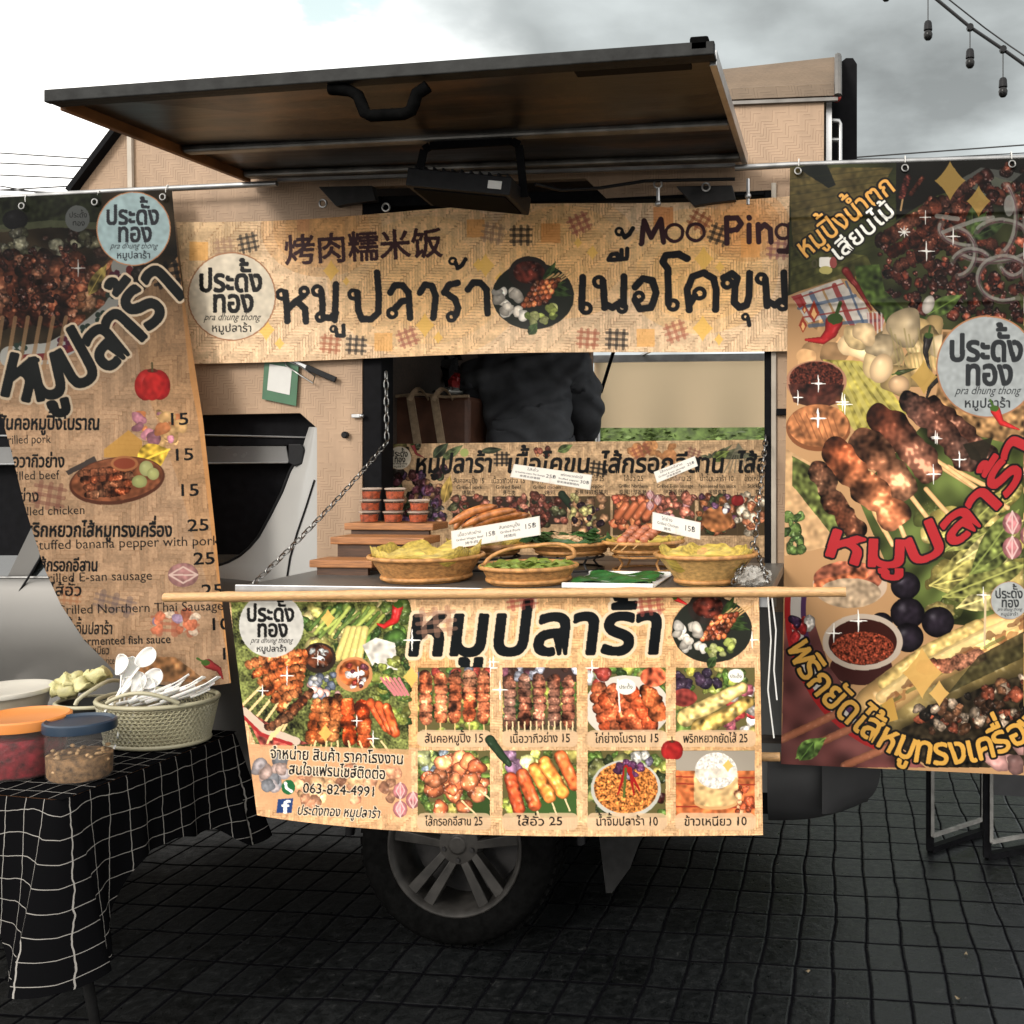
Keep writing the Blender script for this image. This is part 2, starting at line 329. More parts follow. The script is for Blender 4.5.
def paint_top():
    cv = Cv(174, 192, 792, 364); k = .3027
    cv.a[:] = (216, 184, 148)
    cv.at(170, 180, k); rg = random.Random(4)
    for x, y, r, c in ((850, 330, 330, (230, 182, 122)), (150, 200, 160, (176, 148, 112)), (500, 160, 200, (204, 148, 90)), (1300, 250, 260, (228, 176, 112)), (1750, 300, 260, (232, 180, 112)), (1900, 150, 150, (206, 142, 84))):
        for q in (1, .8, .6, .4): cv.ell(x, y, r * q, r * q * .8, c, al=.35)
    cv.at(0, 0, 1); cv.weave(2.8, 7, (104, 66, 40), .6, wd=.26, tone=.05)
    cv.at(170, 180, k)
    # gold squares and plaid scraps
    for x, y, w, c in ((95, 235, 62, (214, 150, 70)), (1010, 160, 60, (216, 140, 66)), (705, 535, 60, (226, 160, 80)), (440, 150, 40, (190, 130, 90))): cv.rect(x - w / 2, y - w / 2, x + w / 2, y + w / 2, c, .55)
    for x, y, rot, c in ((258, 208, -12, INK), (180, 222, -8, (140, 110, 90)), (615, 545, 4, INK), (530, 542, 6, (150, 84, 60)), (785, 520, -20, (150, 84, 70))): cv.plaid(x, y, 62, 56, rot, c)
    for x, y, r in ((318, 495, 38), (362, 540, 22), (532, 300, 36), (582, 335, 16), (842, 480, 42), (886, 520, 22), (1018, 280, 24)): cv.star(x, y, r, (226, 178, 88), .85)
    cv.at(470, 180, .3223)
    for x, y, w, c in ((600, 115, 62, (204, 120, 62)), (250, 165, 60, (206, 130, 66)), (545, 490, 56, (226, 160, 80)), (870, 210, 60, (220, 150, 80))): cv.rect(x - w / 2, y - w / 2, x + w / 2, y + w / 2, c, .6)
    for x, y, rot, c in ((70, 165, 10, (140, 110, 90)), (158, 172, 0, INK), (340, 135, -25, (150, 80, 70)), (775, 170, 20, INK), (365, 492, 5, (150, 80, 60)), (455, 494, 3, INK), (638, 470, -18, (160, 90, 70)), (712, 128, 30, (120, 60, 40)), (955, 215, 5, (130, 80, 80))): cv.plaid(x, y, 64, 56, rot, c)
    for x, y, r in ((48, 265, 38), (93, 305, 22), (725, 245, 40), (775, 270, 20), (722, 460, 42), (772, 495, 20), (380, 225, 24), (335, 195, 18)): cv.star(x, y, r, (228, 180, 90), .85)
    # handwriting
    cv.at(170, 180, k)
    T = [(368, 378, 12), [(381, 372), (386, 420), (388, 466)], [(388, 428), (412, 404), (440, 384)], (443, 368, 11), [(420, 402), (446, 425), (449, 467)],
         (487, 366, 13), [(500, 368), (504, 410), (503, 440)], (497, 453, 11), [(508, 455), (530, 455), (548, 440)], [(548, 345), (547, 400), (544, 462)], (540, 492, 8), [(548, 492), (552, 514), (574, 514), (573, 480)],
         (606, 378, 12), [(619, 372), (622, 430), (634, 460), (665, 460), (688, 438), (690, 380), (684, 306)],
         [(728, 372), (742, 348), (768, 348), (788, 372), (793, 455)], (734, 440, 12), [(742, 426), (766, 400), (790, 398)],
         [(826, 372), (842, 346), (866, 350), (878, 385), (870, 455)], [(906, 372), (922, 346), (950, 340)], [(916, 376), (942, 394), (952, 424), (944, 448)], (930, 452, 11), (934, 268, 9), [(944, 272), (950, 292), (966, 280), (976, 262)],
         [(984, 362), (1002, 338), (1026, 340), (1046, 362), (1049, 440)]]
    SM = [(540, 492, 8), [(548, 492), (552, 514), (574, 514), (573, 480)], (934, 268, 9), [(944, 272), (950, 292), (966, 280), (976, 262)], [(430, 246), (440, 230), (456, 228), (462, 246), (430, 248)], [(470, 218), (470, 246), (440, 248)], [(488, 214), (486, 244), (466, 246)], (463, 160, 9), [(472, 164), (480, 178), (494, 168), (506, 150)], (854, 424, 7), [(862, 428), (866, 450)]]
    strokes(cv, [q for q in T if q not in SM], 11.2, INK); strokes(cv, [q for q in T if q in SM], 7, INK)
    cv.at(470, 180, .3223)
    T = [[(350, 302), (346, 396)], (360, 398, 13), (400, 316, 13), [(413, 316), (418, 396)], [(418, 384), (442, 396), (466, 380)], (472, 397, 11), [(478, 300), (476, 388)],
         [(430, 246), (440, 230), (456, 228), (462, 246), (430, 248)], [(470, 218), (470, 246), (440, 248)], [(488, 214), (486, 244), (466, 246)], (463, 160, 9), [(472, 164), (480, 178), (494, 168), (506, 150)],
         [(512, 332), (536, 306), (566, 312), (578, 350), (562, 396), (526, 400), (512, 372)], (524, 362, 11),
         [(674, 244), (648, 230), (608, 234), (598, 254), (614, 276), (616, 384)], (630, 388, 13),
         [(680, 402), (674, 340), (690, 300), (726, 288), (756, 306), (764, 340), (762, 402)], (712, 352, 14), [(698, 360), (682, 384)],
         (798, 320, 12), [(786, 304), (812, 290), (830, 304), (822, 330), (820, 380), (836, 396), (858, 388), (866, 360), (868, 290)], (854, 424, 7), [(862, 428), (866, 450)],
         (904, 306, 12), [(916, 308), (922, 390)], [(922, 376), (946, 388), (962, 376)], (970, 388, 12), [(974, 288), (978, 380)]]
    strokes(cv, [q for q in T if q not in SM], 11.2, INK); strokes(cv, [q for q in T if q in SM], 7, INK)
    M = [[(532, 198), (540, 126), (562, 178), (592, 122), (600, 192)], (634, 164, 24), (700, 162, 24), [(797, 196), (796, 118), (830, 118), (842, 136), (828, 154), (798, 158)],
         [(866, 140), (866, 192)], [(866, 116), (867, 118)], [(896, 192), (894, 138)], [(895, 156), (914, 138), (932, 152), (934, 192)], (972, 160, 20), [(992, 140), (994, 200), (984, 222), (960, 220)]]
    strokes(cv, M, 8.5, (52, 30, 34))
    cv.at(170, 180, k)
    text(cv, '烤肉糯米饭', 378, 272, 105, w=526, rot=-3, col=(58, 34, 36), bold=.024)
    logo(cv, 204, 385, 142)
    cv.at(0, 0, 1); dish(cv, 533, 296, 41)
    return cv

def paint_front():
    cv = Cv(226, 594, 772, 842); cv.a[:] = (210, 170, 127)
    for x, y, r, c in ((420, 700, 60, (214, 150, 84)), (600, 640, 90, (214, 164, 108)), (740, 720, 60, (206, 150, 92)), (330, 800, 80, (190, 140, 100))): cv.ell(x, y, r, r * .8, c, al=.4)
    cv.weave(2.6, 6, (120, 72, 36), .5, wd=.24, tone=.07)
    k = .2734; cv.at(220, 580, k)
    # the big feast picture on the left
    P = [(40, 80), (690, 80), (690, 640), (560, 620), (130, 600), (60, 420)]
    cv.poly(P, (88, 92, 50), nz=.3, key='x')
    cv.blobs([(290, 100), (680, 100), (690, 300), (440, 300), (300, 240)], 60, 16, 40, GRN + [(170, 160, 90), (196, 178, 120)], 21, .45)
    for i in range(12): cv.line([(330 + i * 18, 180 + (i % 3) * 15), (400 + i * 18, 100 + (i % 4) * 10)], 7, random.choice(GRN + [(150, 160, 80)]), ball=.4)
    for i in range(4): cv.line([(430 + i * 26, 285), (470 + i * 20, 180)], 14, (186, 168, 100), ball=.4)
    cv.poly([(520, 240), (570, 210), (640, 230), (650, 330), (560, 320)], (206, 198, 186), nz=.1)
    cv.blobs([(560, 300), (690, 280), (690, 520), (560, 470)], 40, 10, 30, GRN + [(150, 150, 70)], 22, .4)
    for i in range(5): cv.line([(640 + i * 12, 420), (590 + i * 16, 360)], 5, (196, 120, 120))
    cv.ell(362, 285, 62, 56, (44, 34, 28)); cv.ell(362, 280, 50, 44, (84, 46, 30), nz=.3, ball=.5); cv.blobs([(335, 250), (390, 250), (390, 300), (340, 300)], 10, 7, 12, [(190, 190, 186), (90, 60, 50)], 5)
    cv.ell(490, 345, 68, 64, (190, 130, 84)); cv.ell(490, 340, 56, 50, (150, 80, 44), nz=.3); cv.blobs([(460, 300), (530, 300), (530, 390), (470, 390)], 14, 9, 16, [(196, 186, 180), (90, 46, 54), (130, 50, 40)], 6)
    cv.blobs([(320, 360), (420, 340), (440, 440), (340, 430)], 26, 12, 17, [(168, 164, 158), (128, 128, 134), (196, 150, 140), (90, 96, 110)], 7, .85, .1, .7)
    for i in range(6): cv.line([(60 + i * 34, 480 + i * 14), (150 + i * 28, 390 + i * 10)], 4.5, (222, 190, 134))
    for i in range(6): cv.meat([(110 + i * 22, 310 + i * 32), (210 + i * 8, 275 + i * 30), (305 - i * 4, 270 + i * 28)], 19, (172, 92, 50), 30 + i, 1.5)
    cv.poly([(60, 420), (90, 470), (260, 575), (330, 600), (150, 610)], (150, 70, 60), nz=.3)
    cv.line([(90, 480), (160, 545), (280, 590)], 14, (190, 170, 150)); cv.line([(85, 500), (150, 565), (260, 600)], 6, (150, 40, 40))
    for i in range(4): cv.meat([(330 - i * 26, 410 + i * 30), (270 - i * 30, 480 + i * 20)], 17, (104, 62, 40), 50 + i, 1.6); cv.line([(250 - i * 20, 500 + i * 20), (210 - i * 12, 560 + i * 12)], 4, (222, 190, 134))
    line_of_skewers(cv, 355, 450, 430, 440, 3, 24, -18, 130, (158, 86, 46), 60)
    line_of_skewers(cv, 465, 450, 520, 460, 2, 27, 8, 130, (186, 84, 44), 70, chunk=1.9)
    for i in range(3): cv.line([(550 + i * 30, 450 + i * 8), (610 + i * 16, 540 + i * 10)], 17, (176, 76, 40), nz=.2, ball=.7)
    for i in range(7): cv.line([(350 + i * 40, 590), (340 + i * 46, 625)], 3.5, (226, 196, 140))
    for x, y, r in ((245, 350, 34), (155, 405, 26), (358, 285, 26), (505, 345, 30), (500, 515, 26), (560, 580, 30), (1000, 300, 26)): cv.spark(x, y, r)
    for x, y, r in ((700, 355, 40), (385, 560, 34), (395, 140, 34)): cv.star(x, y, r, (226, 176, 92), .9)
    cv.chili([(650, 100), (640, 145), (600, 170), (575, 160)], 20, (160, 34, 32))
    # faded lower left with addresses
    cv.poly([(90, 600), (700, 620), (700, 860), (140, 840)], (196, 148, 108), .8)
    cv.blobs([(140, 640), (240, 640), (250, 800), (160, 780)], 12, 22, 34, [(150, 140, 140), (176, 150, 140), (120, 120, 124)], 8, .8, .1, .4)
    cv.blobs([(280, 700), (640, 680), (640, 800), (300, 830)], 26, 18, 34, [(178, 126, 96), (190, 150, 110), (160, 110, 84)], 9, .7, .15, .3)
    garlic(cv, 675, 805, 62, 5)
    wo = ((224, 206, 180), .05)
    text(cv, 'จำหน่าย สินค้า ราคาโรงงาน', 182, 652, 58, w=490, rot=2.6, bold=.026, out=(wo,))
    text(cv, 'สนใจแฟรนไชส์ติดต่อ', 250, 710, 58, w=356, rot=3, bold=.026, out=(wo,))
    text(cv, '063-824-4991', 302, 778, 52, w=270, rot=3, bold=.02, out=(wo,))
    text(cv, 'ประดังทอง หมูปลาร้า', 280, 858, 50, w=305, rot=2.5, bold=.02, out=(wo,), shear=.15)
    cv.ell(250, 758, 25, 27, (34, 92, 52)); cv.line([(240, 745), (243, 762), (260, 773)], 5, (226, 226, 216)); cv.ell(240, 745, 6, 8, (226, 226, 216), -20); cv.ell(260, 772, 8, 6, (226, 226, 216), 20)
    cv.poly([(212, 802), (268, 798), (262, 852), (206, 852)], (36, 58, 104)); text(cv, 'f', 226, 852, 66, w=26, col=(232, 228, 220), bold=.035)
    # heading, black with pale halo
    cv.at(0, 0, 1)
    text(cv, 'หมูปลาร้า', 404, 655, 71, w=258, col=(14, 17, 19), bold=.032, shear=.13, out=((216, 192, 160), .045), rot=-.5)
    cv.plaid(436, 622, 38, 26, -6, (150, 110, 90)); cv.spark(412, 640, 11); cv.spark(490, 668, 10)
    # eight dish pictures in two rows with captions
    cols = ((418, 490), (503, 577), (588, 666), (676, 755)); names = (('สันคอหมูปิ้ง 15', 'เนื้อวากิวย่าง 15', 'ไก่ย่างโบราณ 15', 'พริกหยวกยัดไส้ 25'), ('ไส้กรอกอีสาน 25', 'ไส้อั่ว 25', 'น้ำจิ้มปลาร้า 10', 'ข้าวเหนียว 10'))
    for r in (0, 1):
        y0, y1 = ((668, 732), (751, 816))[r]
        for c, (x0, x1) in enumerate(cols):
            sub = Cv(x0, y0, x1, y1 + (2 if r else 0)); sub.a[:] = (92, 84, 50); w, h = x1 - x0, y1 - y0; sub.at(x0, y0, 1)
            sub.blobs([(0, 0), (w, 0), (w, h), (0, h)], 50, 4, 9, GRN + [(140, 130, 70)], 90 + c + 4 * r, .4)
            if (r, c) == (0, 0):
                sub.blobs([(0, 0), (w, 0), (w, 9), (0, 9)], 10, 4, 6, [(200, 140, 90), (150, 60, 50), (110, 110, 120)], 3); line_of_skewers(sub, 8, 9, w - 6, 8, 5, 6.8, 0, 42, (186, 110, 76), 100, chunk=1.3)
            elif (r, c) == (0, 1):
                sub.rect(0, 0, w, 14, (60, 44, 40)); sub.blobs([(0, 0), (w, 0), (w, 12), (0, 12)], 12, 4, 6, [(150, 150, 160), (100, 60, 70), (60, 40, 34)], 4); sub.poly([(0, 50), (w, 50), (w, h), (0, h)], (80, 70, 50))
                line_of_skewers(sub, 7, 12, w - 8, 12, 5, 6.6, 0, 42, (140, 86, 66), 110, chunk=1.2)
                for i in range(12): sub.line([(4 + i * 6, 54), (4 + i * 6, h)], .7, (226, 198, 150))
            elif (r, c) == (0, 2):
                sub.ell(w / 2, h * .62, w * .55, h * .5, (200, 190, 176)); sub.ell(w * .84, 9, 13, 10, (190, 90, 60), nz=.3); sub.blobs([(0, 0), (18, 0), (14, 24), (0, 24)], 6, 5, 8, [(150, 60, 50), (210, 200, 190)], 5)
                for i in range(5): sub.meat([(10 + i * 8, 22 + (i % 2) * 8), (18 + i * 11, 56)], 8.5, (170, 78, 46), 120 + i, 1.3)
                sub.meat([(60, 24), (72, 46)], 9, (196, 104, 60), 131); sub.line([(30, 12), (32, 44)], .8, (230, 226, 216)); sub.ell(38, 19, 10, 8, (222, 218, 206)); text(sub, 'ประดั้ง', 31, 21, 5, w=14)
            elif (r, c) == (0, 3):
                sub.blobs([(0, 0), (30, 0), (46, 20), (0, 26)], 12, 4, 8, [(170, 160, 70), (60, 44, 60), (46, 36, 50)], 6, .8); sub.ell(8, 30, 13, 9, (120, 50, 44), nz=.2); sub.blobs([(48, 24), (w, 20), (w, h), (48, h)], 14, 5, 8, [(200, 190, 180), (170, 60, 60), (150, 80, 90)], 8)
                sub.line([(10, 50), (40, 34), (66, 20)], 9, (186, 160, 100), r2=6, nz=.2, ball=.6); sub.line([(24, 60), (50, 48), (72, 34)], 9, (158, 130, 70), r2=6, nz=.25, ball=.6); sub.ell(60, 8, 8, 7, (222, 218, 206)); text(sub, 'ประดั้ง', 54, 10, 4.5, w=12)
            elif (r, c) == (1, 0):
                sub.blobs([(0, 0), (30, 0), (20, 22), (0, 22)], 10, 5, 9, [(150, 160, 90), (186, 190, 130), (130, 140, 150)], 7); sub.poly([(46, 60), (w, 40), (w, h), (40, h)], (50, 70, 34))
                sub.blobs([(14, 14), (66, 2), (72, 44), (50, 62), (4, 60)], 30, 7.5, 9.5, [(192, 108, 70), (172, 88, 56), (204, 124, 84)], 12, .85, .18, .9)
                for q in ((44, 50, 58, 64), (62, 40, 74, 50)): sub.line([q[:2], q[2:]], .8, (230, 200, 150))
            elif (r, c) == (1, 1):
                sub.blobs([(0, 0), (40, 0), (36, 20), (0, 22)], 10, 5, 9, [(176, 176, 90), (196, 196, 130), (120, 90, 110)], 8); sub.poly([(20, 60), (w, 30), (w, h), (20, h)], (58, 84, 40))
                for i, q in enumerate(((8, 28, 16, 58), (20, 24, 32, 54), (32, 18, 47, 46), (42, 12, 60, 42), (58, 6, 72, 34))): sub.line([q[2:], (q[2] + 7, q[3] + 18)], .8, (226, 196, 150)); sub.line([q[:2], q[2:]], 6.6, ((170, 70, 40), (176, 80, 44), (204, 120, 56), (206, 124, 58), (190, 92, 50))[i], nz=.16, ball=.8, seed=i)
            elif (r, c) == (1, 2):
                sub.blobs([(0, 0), (w, 0), (w, h), (0, h)], 20, 6, 11, [(60, 70, 40), (150, 150, 90), (90, 40, 36)], 9); sub.ell(38, 38, 35, 29, (180, 176, 164)); sub.ell(38, 37, 32, 26, (176, 108, 54), nz=.3, key='f')
                sub.blobs([(26, 6), (60, 4), (64, 26), (34, 24)], 16, 4, 6, [(206, 200, 190), (90, 50, 80), (120, 110, 130)], 10); 
                for q in ((38, 16, 30, 44), (40, 18, 52, 40), (42, 18, 46, 44)): sub.line([q[:2], q[2:]], 2, (150, 30, 28), r2=.8); sub.line([(38, 18), (36, 46)], 1.2, (80, 90, 40))
            else:
                sub.rect(0, 0, w, 20, (150, 140, 126)); sub.rect(0, 20, w, h + 3, (190, 104, 60), nz=.15)
                for q in (26, 33, 56): sub.line([(0, q), (w, q + 1)], .7, (140, 50, 36))
                sub.ell(40, 52, 22, 7, (196, 150, 100)); sub.rect(18, 22, 62, 50, (206, 170, 118), nz=.12); sub.ell(40, 20, 21, 18, (214, 206, 196), nz=.1, key='f', seed=3); sub.rect(19, 18, 61, 27, (214, 200, 180), .8, nz=.1); sub.ell(40, 50, 21, 6, (206, 168, 116), nz=.1); sub.star(52, 15, 7, (206, 170, 90)); sub.blobs([(60, 36), (w, 34), (w, 62), (60, 62)], 16, 2, 5, [(150, 70, 44), (200, 150, 110)], 4)
            j0 = int((y0 - cv.y0) * cv.ss); i0 = int((x0 - cv.x0) * cv.ss); cv.a[j0:j0 + sub.h, i0:i0 + sub.w] = sub.a[:cv.h - j0, :cv.w - i0]
            cv.at(0, 0, 1); yc = (730, 813)[r]; cv.rect(x0 - 1, yc, x1 + 1, yc + 17, (202, 170, 136), .82, r=6)
            text(cv, names[r][c], (x0 + x1) / 2, yc + 12.5, 12.2, w=(x1 - x0) * (.82, .8)[r] * (.78 if (r, c) == (1, 1) else 1), anchor='c', bold=.016, rot=-.4)
    cv.at(0, 0, 1)
    cv.line([(490, 740), (502, 756), (509, 764)], 5, (34, 48, 32), r2=3, ball=.5); apple(cv, 672, 750, 10.5); cv.chili([(676, 599), (690, 606)], 2.5)
    for x, y, w in ((522, 600, 30), (650, 606, 26)): cv.plaid(x, y, w, 16, -8, (150, 70, 60))
    for x, y, r in ((500, 690, 10), (752, 640, 9), (592, 668, 9), (715, 617, 9)): cv.spark(x, y, r)
    dish(cv, 712, 630, 40)
    cv.at(220, 580, k); logo(cv, 188, 165, 118, (188, 184, 176), rim=False)
    return cv

def paint_right():
    cv = Cv(782, 154, 1072, 776); cv.a[:] = (186, 142, 96); cv.at(770, 150, .293)
    cv.poly([(55, 25), (1060, 25), (1060, 640), (560, 610), (380, 570), (250, 420), (55, 500)], (58, 62, 32), nz=.22, key='c')
    cv.poly([(60, 60), (240, 60), (420, 60), (340, 200), (80, 340)], (112, 92, 48), .75, nz=.12); cv.poly([(90, 60), (190, 40), (225, 120), (200, 130)], (26, 32, 26)); cv.poly([(70, 330), (330, 360), (370, 440), (240, 440), (70, 490)], (86, 84, 40), .8, nz=.15)
    for i in range(14): cv.line([(60, 100 + i * 28), (430, 60 + i * 20)], 2, (44, 48, 26), .35)
    cv.poly([(430, 30), (1060, 30), (1060, 170), (760, 90), (560, 160), (430, 240)], (26, 24, 20)); cv.poly([(650, 100), (720, 60), (860, 80), (740, 180)], (120, 122, 116), .6)
    cv.blobs([(700, 130), (760, 60), (1060, 60), (1060, 600), (700, 590), (520, 560), (380, 470), (372, 300), (440, 250), (600, 140)], 420, 9, 26, [(66, 28, 20), (88, 40, 28), (46, 20, 16), (108, 56, 40), (36, 18, 14)], 41, .6, .3, .9)
    for i in range(12): cv.meat([(395 + i * 24, 300 - i * 12 + (i % 3) * 60), (470 + i * 26, 250 - i * 10 + (i % 4) * 60)], 22, (86, 40, 28), 140 + i, 1.2)
    cv.meat([(400, 300), (500, 230), (590, 180)], 26, (100, 52, 36), 151); cv.meat([(600, 180), (660, 130), (712, 96)], 18, (72, 36, 28), 152); cv.meat([(450, 160), (470, 95)], 12, (96, 40, 34), 153); cv.line([(452, 170), (446, 205)], 3, (190, 150, 100)); cv.meat([(480, 150), (520, 95)], 8, (80, 40, 30), 154)
    cv.leaf(690, 290, 690, 190, 24, (56, 70, 34)); cv.leaf(690, 290, 740, 210, 20, (66, 84, 40)); cv.leaf(690, 300, 800, 250, 24, (48, 62, 32))
    for a in ((790, 300, 90, 60, 200, 380), (770, 230, 70, 130, -60, 70), (760, 330, 130, 50, 10, 150), (700, 270, 120, 60, 90, 200), (640, 350, 60, 80, -90, 90), (690, 400, 70, 60, 200, 330), (800, 440, 90, 76, 60, 330), (830, 330, 60, 100, 20, 140), (950, 250, 80, 110, 0, 200), (960, 430, 90, 60, 150, 360)): cv.ring(a[0], a[1], a[2], a[3], 10, (120, 112, 104), .5, a[4], a[5]); cv.ring(a[0] - 2, a[1] - 4, a[2], a[3], 5, (166, 162, 154), .6, a[4] + 8, a[5] - 8); cv.ring(a[0] + 3, a[1] + 6, a[2], a[3], 2, (96, 52, 66), .6, a[4] + 4, a[5] - 4)
    cv.line([(570, 225), (640, 235)], 8, (150, 148, 140), .8); cv.ell(816, 190, 18, 36, (150, 148, 142), al=.85); cv.line([(590, 280), (700, 240), (760, 230)], 7, (150, 148, 140), .8)
    cv.blobs([(60, 640), (130, 540), (270, 600), (330, 640), (260, 700), (60, 740)], 10, 30, 60, [(196, 150, 100)], 5, .8, .08, .1)
    # napkin
    N = [(72, 500), (240, 440), (262, 470), (392, 580), (380, 612), (300, 640), (240, 560), (130, 590)]
    cv.poly(N, (196, 186, 174), nz=.04)
    for i in range(6): cv.line([(100 + i * 40, 505 - i * 14), (150 + i * 44, 585 + i * 6)], 9 if i % 2 else 4, ((150, 36, 36), (70, 90, 120), (168, 120, 60))[i % 3], .75)
    for i in range(4): cv.line([(80 + i * 18, 510 + i * 30), (250 + i * 40, 455 + i * 42)], 6 if i % 2 else 3, ((150, 40, 36), (70, 90, 120))[i % 2], .7)
    cv.poly([(72, 500), (105, 490), (125, 525), (100, 540)], (160, 34, 34), .8); cv.poly([(330, 555), (392, 560), (384, 606), (340, 630)], (160, 40, 38), .55)
    for i in range(4): cv.line([(335 + i * 15, 555), (340 + i * 14, 625)], 3, (206, 196, 186), .8)
    cv.poly([(290, 395), (372, 390), (392, 480), (460, 545), (600, 590), (560, 612), (400, 605), (385, 560), (300, 480)], (66, 84, 34), nz=.2)
    cv.line([(258, 412), (300, 470), (345, 545)], 14, (112, 30, 28), r2=4, ball=.5)
    cv.leaf(540, 560, 655, 495, 30, (84, 104, 46)); cv.ell(540, 528, 20, 32, (190, 180, 168), 20, ball=.3)
    # chili with flames
    cv.chili([(218, 590), (208, 622), (180, 650), (122, 648)], 30, (158, 30, 32))
    for x, y, h in ((150, 555, 44), (112, 600, 34), (118, 545, 22)):
        cv.poly([(x, y - h), (x + h * .42, y), (x, y + h * .7), (x - h * .4, y)], (168, 60, 36)); cv.poly([(x, y - h * .4), (x + h * .22, y + h * .1), (x, y + h * .5), (x - h * .2, y + h * .1)], (232, 176, 110))
    # pale vegetables
    cv.poly([(180, 715), (310, 720), (420, 830), (470, 900), (300, 970), (240, 900)], (156, 142, 60), nz=.16)
    for i in range(6): cv.line([(200 + i * 22, 730), (290 + i * 32, 950 - i * 10)], 8, (186, 172, 92), .6)
    cv.blobs([(265, 680), (300, 630), (440, 588), (610, 620), (600, 760), (470, 790), (400, 800), (350, 770)], 22, 36, 66, [(190, 160, 118), (176, 150, 104), (160, 132, 84), (204, 178, 136)], 44, .6, .1, .35)
    for i in range(10): cv.line([(410 + i * 16, 610 + (i % 3) * 20), (440 + i * 14, 740)], 3, (150, 134, 84), .6)
    cv.ell(380, 745, 38, 52, (206, 172, 128), 20, ball=.35); cv.ell(440, 800, 36, 32, (186, 150, 110), ball=.4)
    cv.poly([(590, 620), (1060, 620), (1060, 1100), (600, 1100), (560, 900)], (150, 112, 70), nz=.2, key='m')
    cv.chili([(540, 640), (530, 690), (546, 755)], 16, (36, 32, 30)); cv.chili([(580, 770), (545, 810), (530, 860)], 13, (38, 34, 30)); cv.chili([(440, 760), (500, 745)], 10, (56, 60, 34))
    # sauces
    cv.ell(158, 790, 104, 72, (170, 120, 92)); cv.ell(158, 782, 92, 60, (80, 36, 26), nz=.3, key='f'); cv.poly([(62, 800), (254, 800), (240, 860), (170, 886), (80, 860)], (70, 34, 26), .9, nz=.2); cv.ell(165, 948, 110, 80, (134, 80, 46)); cv.ell(165, 940, 104, 72, (178, 112, 66), nz=.15)
    for i in range(7): cv.line([(80 + i * 22, 900), (120 + i * 20, 985)], 2, (130, 76, 44), .6)
    # --- lower half, charted on the second enlargement
    cv.at(770, 400, .3713)
    cv.poly([(40, 130), (110, 170), (230, 380), (40, 420)], (200, 158, 110), nz=.06); cv.poly([(60, 150), (130, 190), (210, 360), (180, 380), (60, 230)], (84, 96, 44), .9, nz=.25)
    cv.poly([(230, 250), (420, 60), (690, 130), (690, 620), (440, 600), (330, 480)], (74, 84, 40), nz=.25, key='c')
    cv.blobs([(400, 300), (690, 230), (690, 590), (500, 600), (390, 500)], 26, 34, 80, [(150, 134, 66), (118, 112, 52), (90, 96, 44), (170, 150, 84)], 46, .35, .14, .35)
    for i in range(14): cv.leaf(690 - (i % 5) * 20, 560 - i * 24, 430 + (i % 4) * 36, 500 - i * 10 + (i % 3) * 40, 22 + 6 * (i % 3), ((150, 140, 74), (120, 120, 60), (168, 156, 96), (96, 104, 50))[i % 4], i)
    cv.blobs([(40, 300), (110, 300), (110, 410), (40, 420)], 14, 12, 20, [(64, 84, 42), (84, 104, 50)], 48, .4)
    for q in ((280, 300, 330, 390), (340, 315, 372, 392), (365, 240, 450, 350), (420, 240, 500, 330), (460, 180, 640, 290), (480, 180, 600, 240), (520, 150, 684, 190), (430, 150, 560, 240)): cv.line([q[:2], q[2:]], 6.5, (206, 160, 104), ball=.3)
    for q, r, c in (((430, 20, 500, 70, 580, 150), 32, (92, 58, 46)), ((380, 10, 470, 90, 530, 160), 34, (104, 64, 50)), ((300, 50, 360, 110, 430, 190), 44, (116, 72, 54)), ((245, 105, 300, 165, 350, 230), 44, (150, 92, 62)), ((130, 185, 165, 260, 225, 345), 30, (104, 60, 40)), ((180, 140, 240, 210, 330, 310), 44, (176, 112, 74))): cv.meat([q[:2], q[2:4], q[4:]], r, c, int(r + q[0]), 2.2, .42, .35)
    cv.poly([(520, 120), (600, 100), (580, 170), (540, 160)], (44, 40, 30), .9)
    # cups and eggplants
    cv.ell(215, 500, 100, 58, (196, 170, 146)); cv.ell(210, 480, 92, 46, (150, 84, 60), nz=.25); cv.line([(130, 500), (250, 470)], 14, (176, 96, 60), nz=.3); cv.ell(215, 520, 84, 40, (176, 150, 120), nz=.1)
    for x, y, r in ((365, 500, 40), (330, 470, 26), (370, 575, 46), (452, 598, 44), (372, 640, 42), (300, 600, 30)): cv.ell(x, y, r, r * .94, (36, 30, 38), nz=.1, ball=.8)
    cv.ell(245, 720, 84, 48, (70, 34, 30)); cv.ell(250, 652, 108, 76, (186, 168, 150)); cv.ell(250, 652, 92, 62, (66, 30, 24)); cv.ell(250, 668, 84, 44, (130, 56, 36), nz=.3, key='f')
    garlic(cv, 668, 365, 62, 5)
    cv.poly([(40, 560), (120, 600), (160, 720), (300, 900), (420, 990), (30, 990)], (110, 62, 58), nz=.18, key='c')
    cv.ring(420, 560, 372, 400, 9, (170, 34, 34), 1, 110, 185); cv.ring(420, 560, 350, 376, 15, (190, 180, 170), 1, 110, 185); cv.ring(420, 560, 330, 352, 7, (86, 52, 90), 1, 110, 185)
    cv.blobs([(60, 590), (110, 590), (110, 640), (60, 640)], 8, 12, 20, [(190, 180, 170), (80, 50, 84), (160, 40, 40)], 49)
    for q in ((30, 915, 190, 840), (140, 920, 250, 870), (200, 985, 330, 930)): cv.line([q[:2], q[2:]], 11, (150, 90, 62), ball=.3)
    cv.leaf(70, 965, 150, 910, 26, (100, 128, 56), 4); cv.leaf(80, 970, 120, 920, 20, (76, 104, 44), 5)
